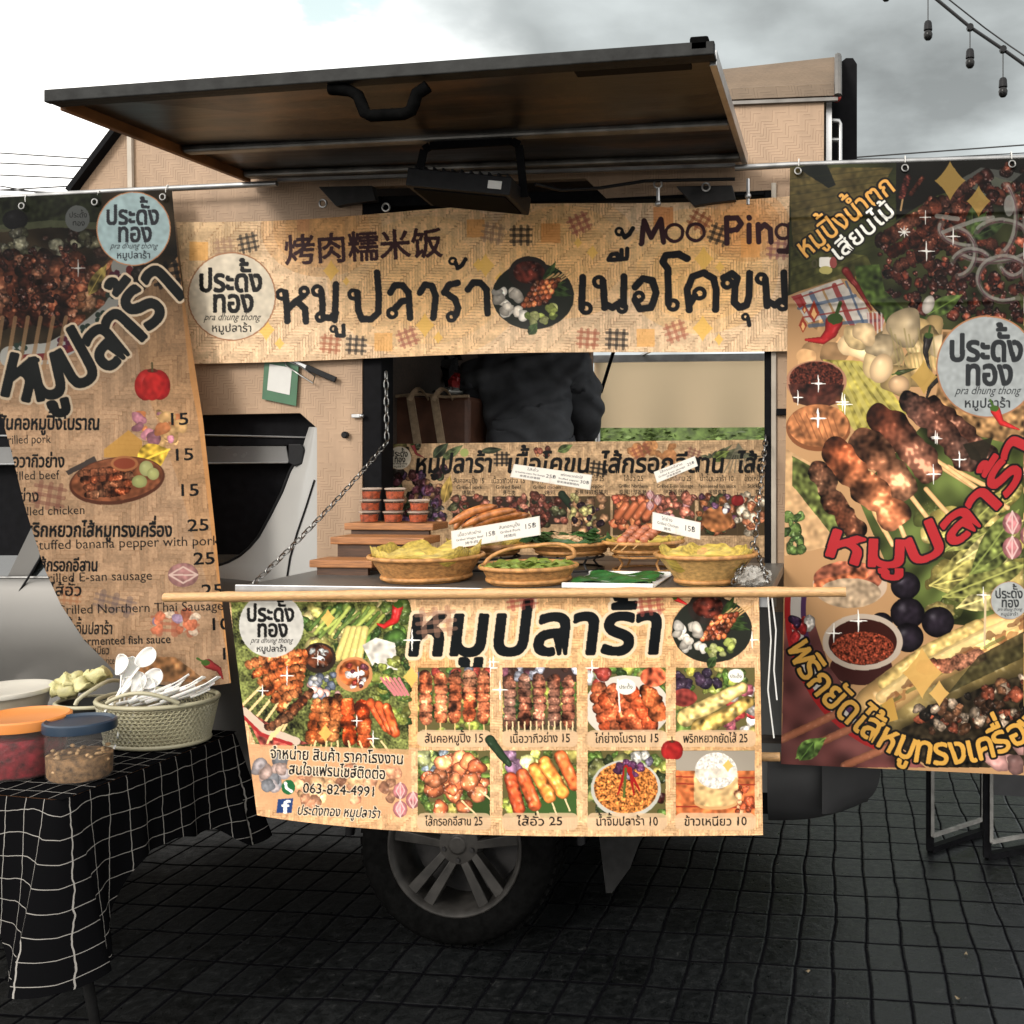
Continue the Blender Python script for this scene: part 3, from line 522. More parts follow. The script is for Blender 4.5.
    # stuffed pepper rolls
    cv.poly([(270, 760), (690, 560), (690, 990), (430, 990), (300, 900)], (48, 40, 28), nz=.25)
    cv.line([(330, 850), (430, 790), (560, 730), (700, 690)], 44, (104, 88, 50), nz=.2, key='c', ball=.5); cv.line([(280, 820), (400, 730), (560, 650), (700, 590)], 52, (178, 140, 84), nz=.14, key='c', ball=.5); cv.line([(310, 760), (420, 680), (560, 610)], 20, (186, 156, 90), nz=.1, ball=.5)
    cv.line([(300, 800), (420, 716), (560, 640), (700, 580)], 16, (206, 178, 118), .7, ball=.3)
    for i in range(16): cv.ell(330 + i * 24, 800 - i * 13.5 + 16 * math.sin(i * 2.1), 20 + 8 * math.sin(i), 9 + 4 * math.sin(i * 1.7), ((120, 66, 36), (146, 92, 48), (96, 54, 32))[i % 3], -32, .55, irr=.35)
    for i in range(5): cv.line([(300 + i * 70, 826 - i * 40), (350 + i * 70, 800 - i * 40)], 5, (96, 100, 48), .6)
    cv.meat([(410, 720), (480, 716), (560, 690)], 20, (170, 100, 70), 210, 2, .3, .2); cv.poly([(300, 820), (330, 800), (345, 860), (320, 868)], (196, 150, 64)); cv.poly([(560, 690), (690, 620), (690, 690), (480, 790)], (56, 52, 30), .8, nz=.2)
    cv.blobs([(390, 830), (690, 740), (690, 880), (440, 900)], 70, 8, 20, [(60, 40, 28), (100, 66, 44), (34, 28, 22), (140, 120, 100), (120, 60, 40)], 52, .6)
    cv.blobs([(600, 930), (690, 900), (690, 990), (560, 990)], 8, 20, 40, [(176, 150, 130), (150, 110, 104)], 53, .6, .1, .4)
    cv.star(410, 735, 70, (212, 164, 84)); cv.star(456, 790, 36, (216, 168, 88))
    cv.line([(580, 520), (578, 660)], 3, (206, 180, 140))
    for x, y, r in ((128, 50, 26), (195, 5, 24), (445, 100, 18), (510, 160, 24), (440, 200, 26), (172, 628, 26), (238, 595, 30), (575, 525, 22)): cv.spark(x, y, r)
    cv.at(770, 150, .293)
    for x, y, r in ((615, 105, 68), (712, 175, 54), (525, 775, 60)): cv.star(x, y, r, (176, 140, 66), .9)
    for x, y, r in ((530, 230, 24), (458, 280, 22), (534, 345, 34), (625, 295, 30), (165, 797, 30), (95, 845, 26), (255, 868, 34), (165, 915, 34), (570, 985, 24)): cv.spark(x, y, r)
    cv.line([(440, 280), (476, 280)], 2, (240, 236, 226)); cv.line([(446, 268), (470, 292)], 1.5, (240, 236, 226)); cv.line([(446, 292), (470, 268)], 1.5, (240, 236, 226))
    e = int((1024 - cv.x0) * cv.ss); n = cv.w - e; cv.a[:, e:] = cv.a[:, e - 2 * n:e - n]
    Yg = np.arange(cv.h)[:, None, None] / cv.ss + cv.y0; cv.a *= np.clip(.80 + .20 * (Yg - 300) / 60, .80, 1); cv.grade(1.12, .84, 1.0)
    logo(cv, 742, 740, 170, (142, 146, 146), (40, 42, 44)); cv.chili([(770, 890), (790, 930), (850, 955)], 17, (150, 34, 34))
    text(cv, 'หมูปิ้งน้ำตก', 118, 372, 98, w=395, rot=-37, col=(196, 144, 74), bold=.018, out=((22, 20, 18), .07))
    text(cv, 'เสียบไม้', 232, 382, 84, w=262, rot=-40, col=(206, 204, 196), bold=.018, out=((22, 20, 18), .07))
    cv.rect(168, 366, 214, 400, (196, 190, 180), r=6); cv.ell(190, 410, 22, 14, (150, 140, 84)); cv.ell(216, 384, 12, 20, (120, 60, 56)); cv.ring(152, 388, 8, 12, 2.5, (60, 56, 40))
    cv.at(770, 400, .3713)
    logo(cv, 645, 540, 50, (150, 152, 150), (40, 42, 44))
    text(cv, 'หมูปลาร้า', 0, 0, 128, path=[(136, 408), (210, 436), (290, 448), (370, 448), (440, 424), (520, 376), (590, 316), (650, 246), (690, 176), (720, 110)], col=(158, 40, 44), bold=.035, out=((26, 22, 22), .045))
    text(cv, 'พริกยัดไส้หมูทรงเครื่อง', 0, 0, 104, path=[(44, 664), (74, 730), (118, 790), (176, 846), (240, 900), (310, 944), (380, 972), (450, 982), (530, 978), (600, 962), (690, 920), (740, 880)], col=(196, 148, 68), bold=.022, out=((22, 20, 18), .06))
    return cv

def paint_left():
    cv = Cv(-150, 180, 236, 684); cv.a[:] = (172, 138, 106); cv.at(0, 150, .2539)
    cv.poly([(500, 500), (760, 200), (840, 1200), (900, 2000), (700, 1300), (560, 900)], (180, 134, 88), .5)
    cv.at(0, 0, 1); cv.weave(4.2, 6, (112, 76, 48), .35, wd=.2, tone=.05); cv.at(0, 150, .2539)
    cv.line([(690, 160), (770, 900), (800, 1050), (930, 2120)], 22, (202, 140, 78), .75)
    # the feast picture across the top
    cv.poly([(-600, 100), (690, 150), (700, 420), (560, 560), (420, 700), (250, 820), (-40, 830), (-600, 800)], (64, 52, 36), nz=.25, key='c')
    cv.poly([(-600, 100), (400, 150), (400, 300), (-600, 330)], (48, 54, 34), nz=.2); cv.line([(-100, 320), (200, 290), (400, 300)], 14, (112, 116, 84), .7); cv.ell(60, 275, 50, 40, (28, 28, 30), ball=.4)
    cv.blobs([(-300, 320), (380, 330), (400, 420), (-300, 420)], 40, 16, 34, [(96, 92, 70), (70, 70, 50), (150, 146, 120), (60, 40, 32)], 60, .5)
    for i in range(9): cv.meat([(-200 + i * 62, 430 + (i % 2) * 20), (-170 + i * 58, 540), (-160 + i * 52, 660)], 44, ((104, 54, 36), (86, 42, 30), (70, 36, 26), (128, 70, 46))[i % 4], 230 + i, 1.1)
    cv.blobs([(-200, 400), (330, 380), (340, 620), (240, 700), (-200, 690)], 130, 10, 24, [(90, 44, 30), (60, 28, 22), (120, 66, 46), (44, 22, 18), (150, 96, 70)], 61, .6, .3, .9)
    cv.blobs([(270, 600), (400, 420), (450, 480), (430, 580), (300, 680)], 22, 16, 34, [(176, 110, 70), (150, 84, 56), (196, 140, 100)], 62, .6)
    cv.leaf(350, 570, 420, 450, 26, (150, 130, 64)); 
    cv.line([(480, 460), (500, 540), (440, 640), (330, 730), (200, 800), (40, 815)], 42, (178, 176, 168)); cv.line([(510, 470), (512, 560), (440, 680), (330, 760), (200, 812), (60, 822)], 14, (128, 36, 38), .9)
    for x, y in ((455, 500), (440, 560), (400, 660), (340, 710), (250, 760), (80, 780), (470, 640)): 
        for q in range(5): cv.ell(x + 18 * math.cos(q * 1.26), y + 18 * math.sin(q * 1.26), 11, 11, (100, 40, 62) if x % 20 else (52, 70, 60))
    for i in range(6): cv.line([(10 + i * 50, 660), (-20 + i * 48, 860)], 8, (170, 130, 90), .8)
    cv.plaid(660, 490, 110, 90, -12, INK, .95); cv.blobs([(520, 480), (560, 480), (560, 540), (520, 540)], 6, 14, 22, [(46, 40, 36)], 4)
    cv.spark(308, 465, 34)
    cv.ell(305, 270, 48, 52, (120, 124, 122)); text(cv, 'ประดั้ง', 272, 266, 30, w=72, bold=.02); text(cv, 'ทอง', 285, 298, 30, w=50, bold=.02)
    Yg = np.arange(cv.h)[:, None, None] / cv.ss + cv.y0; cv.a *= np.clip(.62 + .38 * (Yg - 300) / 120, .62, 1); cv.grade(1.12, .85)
    logo(cv, 526, 310, 142, (132, 150, 152), (40, 42, 46))
    text(cv, 'หมูปลาร้า', 0, 0, 300, path=[(-10, 950), (60, 975), (150, 985), (260, 960), (370, 905), (470, 835), (560, 750), (650, 640), (740, 560)], col=(20, 22, 22), bold=.03, out=((168, 150, 128), .03))
    apple(cv, 600, 925, 68)
    # price list
    cv.at(0, 400, .2734); d = (20, 20, 21)
    cv.blobs([(480, 70), (600, 30), (680, 90), (640, 180), (520, 130)], 22, 14, 30, [(176, 110, 70), (150, 100, 110), (190, 150, 100)], 64, .6, .1, .2)
    cv.poly([(380, 180), (470, 110), (520, 150), (520, 210), (380, 210)], (176, 130, 60), .8); cv.leaf(500, 230, 620, 180, 50, (176, 144, 54), 2); cv.poly([(240, 260), (345, 205), (355, 225), (250, 275)], (60, 52, 48))
    cv.ell(428, 295, 176, 86, (76, 44, 32), -8); cv.ell(428, 290, 168, 78, (112, 66, 44), -8, nz=.12)
    for i in range(4): cv.meat([(300 + i * 8, 270 + i * 26), (480 - i * 6, 250 + i * 27)], 16, (104, 58, 38), 250 + i, 1.8)
    cv.ell(455, 232, 50, 28, (150, 96, 62)); cv.ell(455, 232, 40, 20, (124, 60, 42)); cv.ell(535, 250, 26, 28, (150, 150, 100), ball=.2); cv.ell(510, 298, 28, 24, (140, 142, 90), ball=.2); cv.ell(560, 270, 22, 22, (150, 150, 96), ball=.2)
    cv.ell(670, 640, 56, 44, (150, 108, 104), ball=.3, nz=.1)
    for q in (-30, 0, 30): cv.line([(620, 640), (670, 640 + q), (722, 640)], 3, (196, 168, 156))
    cv.plaid(640, 820, 170, 70, 2, (150, 80, 60), .8); cv.blobs([(560, 780), (720, 780), (720, 850), (560, 850)], 16, 14, 24, [(190, 110, 80), (170, 150, 130), (130, 110, 130)], 66, .8, .1, .1)
    cv.plaid(180, 350, 110, 90, 10, (110, 70, 60), .7); cv.plaid(260, 715, 70, 60, 5, (150, 100, 70), .7); cv.plaid(420, 745, 150, 60, 14, (80, 70, 76), .5)
    cv.chili([(760, 965), (800, 985), (815, 1020)], 18, (120, 40, 40)); cv.poly([(520, 940), (640, 940), (760, 1030), (500, 1030)], (150, 100, 60), .6, nz=.3)
    rows = ((('สันคอหมูปิ้งโบราณ', -10, 108, 375, 72), ('Grilled pork', 0, 162, 186, 46)), (('เนื้อวากิวย่าง', 0, 246, 236, 66), ('Grilled beef', 10, 294, 206, 46)), (('ไก่ย่าง', 20, 372, 122, 60), ('Grilled chicken', 36, 424, 276, 46)),
            (('พริกหยวกไส้หมูทรงเครื่อง', 82, 500, 548, 72), ('Stuffed banana pepper with pork', 118, 548, 684, 50)), (('ไส้กรอกอีสาน', 130, 626, 228, 64), ('Grilled E-san sausage', 136, 668, 422, 48)), (('ไส้อั่ว', 180, 716, 120, 60), ('Grilled Northern Thai Sausage', 204, 784, 614, 48)),
            (('น้ำจิ้มปลาร้า', 240, 856, 172, 60), ('Fermented fish sauce', 280, 898, 345, 44)), (('ข้าวเหนียว', 290, 930, 110, 40), ('Sticky rice', 330, 968, 90, 40)))
    for a, b in rows:
        text(cv, a[0], a[1], a[2], a[4], w=a[3], col=d, bold=.028, shear=.05); text(cv, b[0], b[1], b[2], b[4], w=b[3], col=d, bold=.014, rot=-1.5)
    for x, y, t in ((610, 92, '15'), (628, 222, '15'), (648, 352, '15'), (684, 480, '25'), (706, 602, '25'), (736, 718, '25'), (762, 842, '10'), (800, 950, '10')): text(cv, t, x, y, 62, w=84, col=d, bold=.025, rot=-2)
    return cv

def paint_inner():
    cv = Cv(378, 440, 776, 568, 2.2); cv.a[:] = (186, 148, 104); cv.weave(2.2, 6, (120, 80, 46), .45, wd=.22)
    k = 220 / 1024; cv.at(360, 430, k)
    cv.blobs([(110, 60), (300, 60), (240, 130), (120, 150)], 16, 12, 26, [(60, 62, 40), (120, 110, 60), (90, 80, 60)], 70); cv.chili([(245, 70), (262, 110), (300, 130)], 10, (130, 44, 44)); cv.leaf(340, 130, 410, 60, 26, (56, 66, 44)); cv.leaf(380, 140, 480, 70, 20, (70, 80, 46)); cv.ell(485, 105, 20, 20, (150, 160, 80)); cv.leaf(560, 100, 660, 90, 16, (58, 66, 44))
    cv.blobs([(110, 200), (400, 180), (420, 300), (400, 440), (110, 420)], 110, 12, 30, [(70, 36, 34), (100, 50, 60), (52, 46, 40), (130, 90, 60), (60, 70, 44), (90, 60, 90)], 71, .6)
    cv.leaf(390, 340, 420, 210, 26, (150, 120, 50)); 
    cv.plaid(660, 135, 70, 60, 0, INK, .9); cv.blobs([(820, 70), (880, 70), (880, 120), (820, 120)], 8, 10, 16, [(170, 110, 60), (120, 60, 44)], 72); cv.leaf(920, 100, 990, 70, 20, (80, 96, 46))
    heads = (('สันคอหมูปิ้ง 15', 432, 146), ('เนื้อวากิวย่าง 15', 610, 160), ('ไก่ย่างโบราณ 15', 800, 150))
    for t, x, w in heads: text(cv, t, x, 248, 34, w=w, bold=.02)
    for t, x, w in (('Grilled pork', 448, 120), ('Grilled Beef', 630, 120), ('Grilled chicken', 806, 130)): text(cv, t, x, 274, 24, w=w)
    for t, x, w in (('烤猪肉', 474, 62), ('烤牛肉', 664, 62), ('烤鸡', 858, 54)): text(cv, t, x, 302, 26, w=w, bold=.01)
    for i, x in enumerate((430, 615, 800)):
        cv.rect(x, 308, x + 165, 440, (60, 46, 36)); cv.blobs([(x, 308), (x + 160, 308), (x + 160, 440), (x, 440)], 44, 12, 24, [(120, 60, 44), (90, 44, 36), (150, 90, 70), (70, 70, 44)], 73 + i, .6)
    cv.line([(940, 300), (990, 360)], 18, (36, 50, 36), ball=.4)
    cv.at(560, 430, 240 / 1024)
    cv.blobs([(480, 120), (380, 100), (300, 90), (300, 60), (480, 60)], 14, 16, 30, [(170, 110, 60), (196, 130, 70)], 80, .8, .1, .1); cv.plaid(345, 90, 80, 50, -25, (140, 70, 50)); cv.plaid(165, 165, 70, 56, 8, INK, .9); cv.plaid(570, 100, 60, 40, 20, (120, 70, 60)); cv.leaf(0, 90, 50, 65, 18, (84, 100, 50))
    for i in range(9): cv.leaf(640 + i * 4, 120, 600 + i * 34, 62 + abs(i - 4) * 12, 9, (70, 72, 50), i)
    for i in range(8): cv.line([(760, 60), (700 + i * 22, 180)], 3, (112, 106, 84), .7)
    cv.leaf(650, 130, 720, 90, 22, (96, 110, 44))
    for i, x in enumerate((50, 225, 410, 590, 755)):
        c = [[(150, 140, 80), (60, 40, 50), (170, 120, 80)], [(170, 84, 50), (196, 110, 60), (150, 66, 44)], [(180, 100, 76), (150, 80, 60), (190, 130, 130)], [(170, 96, 50), (90, 50, 70), (60, 70, 40), (150, 80, 44)], [(200, 180, 150), (190, 110, 70)]][i]
        cv.rect(x, 282, x + 165, 450, (90, 70, 44)); cv.blobs([(x, 282), (x + 160, 282), (x + 160, 440), (x, 440)], 40, 12, 24, c, 84 + i, .6)
    for i in range(4): cv.line([(245 + i * 40, 370), (280 + i * 40, 320)], 17, (176, 88, 48), ball=.6)
    cv.ell(670, 380, 66, 56, (176, 104, 52), nz=.2); cv.blobs([(640, 310), (720, 310), (720, 350), (650, 350)], 8, 10, 16, [(96, 60, 90), (190, 180, 170)], 3); apple(cv, 757, 300, 26); garlic(cv, 395, 300, 42)
    for t, x, w in (('พริกหยวกยัดไส้ 25', 40, 148), ('ไส้อั่ว 25', 272, 84), ('ไส้กรอกอีสาน 25', 420, 140), ('น้ำจิ้มปลาร้า 10', 596, 144), ('ข้าวเหนียว 10', 784, 130)): text(cv, t, x, 218, 32, w=w, bold=.02)
    for t, x, w in (('Stuffed pepper', 60, 130), ('Grilled Northern', 250, 124), ('Grilled E-san sausage', 412, 156), ('Fermented fish sauce', 590, 160), ('Sticky rice', 800, 100)): text(cv, t, x, 246, 22, w=w)
    for t, x, w in (('香蕉辣椒酿猪肉', 62, 144), ('泰国北部香肠', 252, 118), ('伊善香肠烤', 440, 104), ('发酵鱼露', 632, 78), ('糯米', 834, 40)): text(cv, t, x, 274, 24, w=w, bold=.01)
    cv.grade(1.1, .74)
    cv.at(0, 0, 1)
    text(cv, 'หมูปลาร้า', 414, 473, 26, w=78, bold=.03, shear=.12, rot=-.5); text(cv, 'เนื้อโคขุน', 506, 472.5, 26, w=84, bold=.03, shear=.12); text(cv, 'ไส้กรอกอีสาน', 600, 472.5, 26, w=124, bold=.03, shear=.12); text(cv, 'ไส้อั่ว', 736, 472.5, 26, w=44, bold=.03, shear=.12)
    logo(cv, 399.5, 458, 11.5, (196, 186, 168))
    return cv

def paint_tag(lines, w=200, h=64):
    cv = Cv(0, 0, w, h, 1.0); cv.a[:] = (190, 184, 174); cv.rect(3, 3, w - 3, h - 3, (202, 197, 188))
    for t, x, y, sz, ww in lines: text(cv, t, x, y, sz, w=ww, col=(46, 46, 50), bold=.008)
    return cv
# ------------------------------------------------------------------ materials
MAT = {}
def nodes(name):
    m = bpy.data.materials.new(name); m.use_nodes = True; nt = m.node_tree; nt.nodes.clear()
    N = lambda t, **k: _node(nt, t, k); L = nt.links.new
    o = N('ShaderNodeOutputMaterial'); b = N('ShaderNodeBsdfPrincipled'); L(b.outputs[0], o.inputs[0])
    return m, nt, N, L, b
def _node(nt, t, k):
    n = nt.nodes.new(t)
    for a, v in k.items():
        if a[0] == '_': n.inputs[int(a[1:])].default_value = v
        else: setattr(n, a, v)
    return n
def srgb(r, g, b):
    f = lambda c: (c / 255 / 12.92) if c / 255 <= .04045 else ((c / 255 + .055) / 1.055) ** 2.4
    return (f(r), f(g), f(b), 1)
def mat(name, col, rough=.6, metal=0., var=.15, scale=20., bump=0., bscale=None, spec=.5, trans=0., alpha=1., detail=5., stretch=None, sss=0., coat=0.):
    """plain procedural material: base colour broken up by noise, optional fine bump"""
    if name in MAT: return MAT[name]
    m, nt, N, L, b = nodes(name)
    tc = N('ShaderNodeTexCoord'); mp = N('ShaderNodeMapping'); L(tc.outputs['Object'], mp.inputs[0])
    if stretch: mp.inputs[3].default_value = stretch
    n = N('ShaderNodeTexNoise'); n.inputs['Scale'].default_value = scale; n.inputs['Detail'].default_value = detail; L(mp.outputs[0], n.inputs['Vector'])
    r = N('ShaderNodeValToRGB'); c = np.array(col[:3]); L(n.outputs[0], r.inputs[0])
    r.color_ramp.elements[0].position = .3; r.color_ramp.elements[1].position = .72
    r.color_ramp.elements[0].color = (*np.clip(c * (1 - var), 0, 1), 1); r.color_ramp.elements[1].color = (*np.clip(c * (1 + var), 0, 1), 1)
    L(r.outputs[0], b.inputs['Base Color'])
    mr = N('ShaderNodeMapRange'); mr.inputs[3].default_value = max(0, rough - .08); mr.inputs[4].default_value = min(1, rough + .1); L(n.outputs[0], mr.inputs[0]); L(mr.outputs[0], b.inputs['Roughness'])
    b.inputs['Metallic'].default_value = metal; b.inputs['Specular IOR Level'].default_value = spec; b.inputs['Transmission Weight'].default_value = trans; b.inputs['Alpha'].default_value = alpha
    if coat: b.inputs['Coat Weight'].default_value = coat; b.inputs['Coat Roughness'].default_value = .08
    if sss: b.inputs['Subsurface Weight'].default_value = sss; b.inputs['Subsurface Radius'].default_value = (.01, .006, .003)
    if bump:
        n2 = N('ShaderNodeTexNoise'); n2.inputs['Scale'].default_value = bscale or scale * 4; n2.inputs['Detail'].default_value = 6; L(mp.outputs[0], n2.inputs['Vector'])
        bp = N('ShaderNodeBump'); bp.inputs['Strength'].default_value = bump; bp.inputs['Distance'].default_value = .004; L(n2.outputs[0], bp.inputs['Height']); L(bp.outputs[0], b.inputs['Normal'])
    MAT[name] = m; return m
def print_mat(name, rough=.42, spec=.4, back=(.55, .52, .48), trans=.0):
    m, nt, N, L, b = nodes(name)
    a = N('ShaderNodeAttribute', attribute_name='ink'); g = N('ShaderNodeNewGeometry'); mx = N('ShaderNodeMix', data_type='RGBA'); mx.inputs[7].default_value = (*back, 1)
    L(g.outputs['Backfacing'], mx.inputs[0]); L(a.outputs['Color'], mx.inputs[6]); L(mx.outputs[2], b.inputs['Base Color'])
    n = N('ShaderNodeTexNoise'); n.inputs['Scale'].default_value = 9; n.inputs['Detail'].default_value = 4; tc = N('ShaderNodeTexCoord'); L(tc.outputs['Object'], n.inputs['Vector'])
    mr = N('ShaderNodeMapRange'); mr.inputs[3].default_value = rough - .12; mr.inputs[4].default_value = rough + .2; L(n.outputs[0], mr.inputs[0]); L(mr.outputs[0], b.inputs['Roughness'])
    b.inputs['Specular IOR Level'].default_value = spec
    if trans:
        o = [q for q in nt.nodes if q.type == 'OUTPUT_MATERIAL'][0]; t = N('ShaderNodeBsdfTranslucent'); x = N('ShaderNodeMixShader'); x.inputs[0].default_value = trans; L(a.outputs['Color'], t.inputs[0]); L(b.outputs[0], x.inputs[1]); L(t.outputs[0], x.inputs[2]); L(x.outputs[0], o.inputs[0])
    return m
def weave_mat(name, c0, c1, strip=.0125, k=6, amt=.7, rough=.55):
    """bamboo-mat pattern of the wall wrap, as nodes on object X and Z"""
    m, nt, N, L, b = nodes(name)
    tc = N('ShaderNodeTexCoord'); nz = N('ShaderNodeTexNoise'); nz.inputs['Scale'].default_value = 7; nz.inputs['Detail'].default_value = 6; L(tc.outputs['Object'], nz.inputs['Vector'])
    sp = N('ShaderNodeSeparateXYZ'); L(tc.outputs['Object'], sp.inputs[0])
    M = lambda op, a, b_=None, c=None: _math(nt, op, a, b_, c)
    jit = M('MULTIPLY', nz.outputs[0], .016)
    xy = M('ADD', sp.outputs[0], M('MULTIPLY', sp.outputs[1], 1.0))
    u = M('DIVIDE', M('ADD', xy, jit), strip); v = M('DIVIDE', M('ADD', sp.outputs[2], jit), strip)
    i = M('FLOOR', u); j = M('FLOOR', v); s = M('FLOORED_MODULO', M('ADD', i, j), 2. * k); sel = M('LESS_THAN', s, float(k))
    fu = M('SUBTRACT', u, i); fv = M('SUBTRACT', v, j)
    f = M('ADD', M('MULTIPLY', fu, sel), M('MULTIPLY', fv, M('SUBTRACT', 1., sel)))
    ln = M('LESS_THAN', f, .2)
    idx = M('ADD', M('MULTIPLY', M('MULTIPLY', i, sel), 17.31), M('MULTIPLY', M('MULTIPLY', j, M('SUBTRACT', 1., sel)), 29.7))
    hs = M('FRACT', M('MULTIPLY', M('SINE', idx), 437.5))
    gate = M('MULTIPLY', ln, M('GREATER_THAN', M('ADD', nz.outputs[0], M('MULTIPLY', hs, .35)), .64))
    mx = N('ShaderNodeMix', data_type='RGBA'); mx.inputs[6].default_value = (*c0, 1); mx.inputs[7].default_value = (*c1, 1); L(M('MULTIPLY', gate, amt), mx.inputs[0])
    mv = N('ShaderNodeMix', data_type='RGBA', blend_type='MULTIPLY'); mv.inputs[0].default_value = 1; L(mx.outputs[2], mv.inputs[6])
    big = N('ShaderNodeTexNoise'); big.inputs['Scale'].default_value = 2.3; big.inputs['Detail'].default_value = 8; L(tc.outputs['Object'], big.inputs['Vector'])
    smp = N('ShaderNodeMapping'); smp.inputs[3].default_value = (14, 14, .7); L(tc.outputs['Object'], smp.inputs[0]); stk = N('ShaderNodeTexNoise'); stk.inputs['Scale'].default_value = 1.; stk.inputs['Detail'].default_value = 7; L(smp.outputs[0], stk.inputs['Vector'])
    t = M('ADD', M('ADD', .82, M('MULTIPLY', hs, .12)), M('ADD', M('MULTIPLY', M('SUBTRACT', big.outputs[0], .5), .75), M('MULTIPLY', M('SUBTRACT', stk.outputs[0], .5), .45))); cb = N('ShaderNodeCombineColor')
    for q in range(3): L(t, cb.inputs[q])
    L(cb.outputs[0], mv.inputs[7]); L(mv.outputs[2], b.inputs['Base Color']); b.inputs['Roughness'].default_value = rough; b.inputs['Specular IOR Level'].default_value = .3
    return m
def _math(nt, op, a, b=None, c=None):
    n = nt.nodes.new('ShaderNodeMath'); n.operation = op
    for i, v in enumerate((a, b, c)):
        if v is None: continue
        if isinstance(v, (int, float)): n.inputs[i].default_value = v
        else: nt.links.new(v, n.inputs[i])
    return n.outputs[0]

# ------------------------------------------------------------------ mesh building
class MB:
    def __init__(s): s.v = []; s.f = []
    def add(s, vs, fs):
        o = len(s.v); s.v += [tuple(q) for q in vs]; s.f += [tuple(i + o for i in f) for f in fs]; return s
    def box(s, a, b, M=None):
        x0, y0, z0 = a; x1, y1, z1 = b; v = [Vector(q) for q in ((x0, y0, z0), (x1, y0, z0), (x1, y1, z0), (x0, y1, z0), (x0, y0, z1), (x1, y0, z1), (x1, y1, z1), (x0, y1, z1))]
        if M: v = [M @ q for q in v]
        return s.add(v, [(0, 3, 2, 1), (4, 5, 6, 7), (0, 1, 5, 4), (1, 2, 6, 5), (2, 3, 7, 6), (3, 0, 4, 7)])
    def bar(s, a, b, w, h, up=(0, 0, 1)):
        a, b = Vector(a), Vector(b); d = (b - a).normalized(); u = Vector(up)
        if abs(d.dot(u)) > .95: u = Vector((0, 1, 0))
        r = d.cross(u).normalized() * (w / 2); u = r.cross(d).normalized() * (h / 2)
        v = [p + i * r + j * u for p in (a, b) for i, j in ((-1, -1), (1, -1), (1, 1), (-1, 1))]
        return s.add(v, [(0, 1, 2, 3), (7, 6, 5, 4), (0, 4, 5, 1), (1, 5, 6, 2), (2, 6, 7, 3), (3, 7, 4, 0)])
    def tube(s, pts, r, n=10, closed=False, caps=True, flat=1.):
        p = [Vector(q) for q in pts]; m = len(p); rr = r if hasattr(r, '__len__') else [r] * m; o = len(s.v); u = None
        for i in range(m):
            if closed: d = (p[(i + 1) % m] - p[i - 1]).normalized()
            else: d = (p[min(i + 1, m - 1)] - p[max(i - 1, 0)]).normalized()
            if u is None: u = d.orthogonal().normalized()
            u = (u - d * u.dot(d)).normalized(); w = d.cross(u)
            for k in range(n): a = 2 * math.pi * k / n; s.v.append(tuple(p[i] + (u * math.cos(a) + w * math.sin(a) * flat) * rr[i]))
        for i in range(m if closed else m - 1):
            j = (i + 1) % m
            for k in range(n): l = (k + 1) % n; s.f.append((o + i * n + k, o + i * n + l, o + j * n + l, o + j * n + k))
        if caps and not closed: s.f.append(tuple(o + k for k in range(n))[::-1]); s.f.append(tuple(o + (m - 1) * n + k for k in range(n)))
        return s
    def lathe(s, prof, n=32, M=None, sx=1., sy=1., wob=None):
        o = len(s.v); m = len(prof)
        for i, (r, z) in enumerate(prof):
            for k in range(n):
                a = 2 * math.pi * k / n; q = r * (1 + (wob(a, i / (m - 1)) if wob else 0)); p = Vector((q * math.cos(a) * sx, q * math.sin(a) * sy, z))
                s.v.append(tuple(M @ p if M else p))
        for i in range(m - 1):
            for k in range(n): l = (k + 1) % n; s.f.append((o + i * n + k, o + i * n + l, o + (i + 1) * n + l, o + (i + 1) * n + k))
        return s
    def ball(s, c, r, n=12, m=8, M=None):
        r = (r, r, r) if not hasattr(r, '__len__') else r; c = Vector(c)
        prof = [(max(1e-4, math.sin(math.pi * i / m)), -math.cos(math.pi * i / m)) for i in range(m + 1)]
        T = Matrix.Translation(c) @ (M or Matrix()) @ Matrix.Diagonal((*r, 1)); return s.lathe(prof, n, T)
    def prism(s, pts, d):
        """flat outline (3-D points) pushed by vector d"""
        n = len(pts); d = Vector(d); v = [Vector(p) for p in pts]; 
        return s.add(v + [p + d for p in v], [tuple(range(n))[::-1], tuple(range(n, 2 * n))] + [(i, (i + 1) % n, n + (i + 1) % n, n + i) for i in range(n)])
    def grid(s, P):
        P = np.asarray(P); h, w = P.shape[:2]; o = len(s.v); s.v += [tuple(q) for q in P.reshape(-1, 3)]
        s.f += [(o + i * w + j, o + i * w + j + 1, o + (i + 1) * w + j + 1, o + (i + 1) * w + j) for i in range(h - 1) for j in range(w - 1)]; return s
    def build(s, name, m, parent=None, smooth=None, bevel=0., rel=False, uv=None, fix=True):
        me = bpy.data.meshes.new(name); me.from_pydata(s.v, [], s.f); 
        if fix:
            bm = bmesh.new(); bm.from_mesh(me); bmesh.ops.recalc_face_normals(bm, faces=bm.faces[:]); bm.to_mesh(me); bm.free()
        me.materials.append(m)
        if smooth is not None:
            for p in me.polygons: p.use_smooth = True
            if smooth < 179: me.set_sharp_from_angle(angle=math.radians(smooth))
        o = bpy.data.objects.new(name, me); COL.objects.link(o)
        if bevel:
            b = o.modifiers.new('bevel', 'BEVEL'); b.width = bevel; b.segments = 2; b.limit_method = 'ANGLE'; b.angle_limit = math.radians(40)
        if parent: put(o, parent, rel)
        return o
def put(o, parent, rel=False):
    o.parent = parent
    if not rel: o.matrix_parent_inverse = world_of(parent).inverted()
def world_of(o):
    m = o.matrix_basis.copy()
    return (world_of(o.parent) @ o.matrix_parent_inverse @ m) if o.parent else m
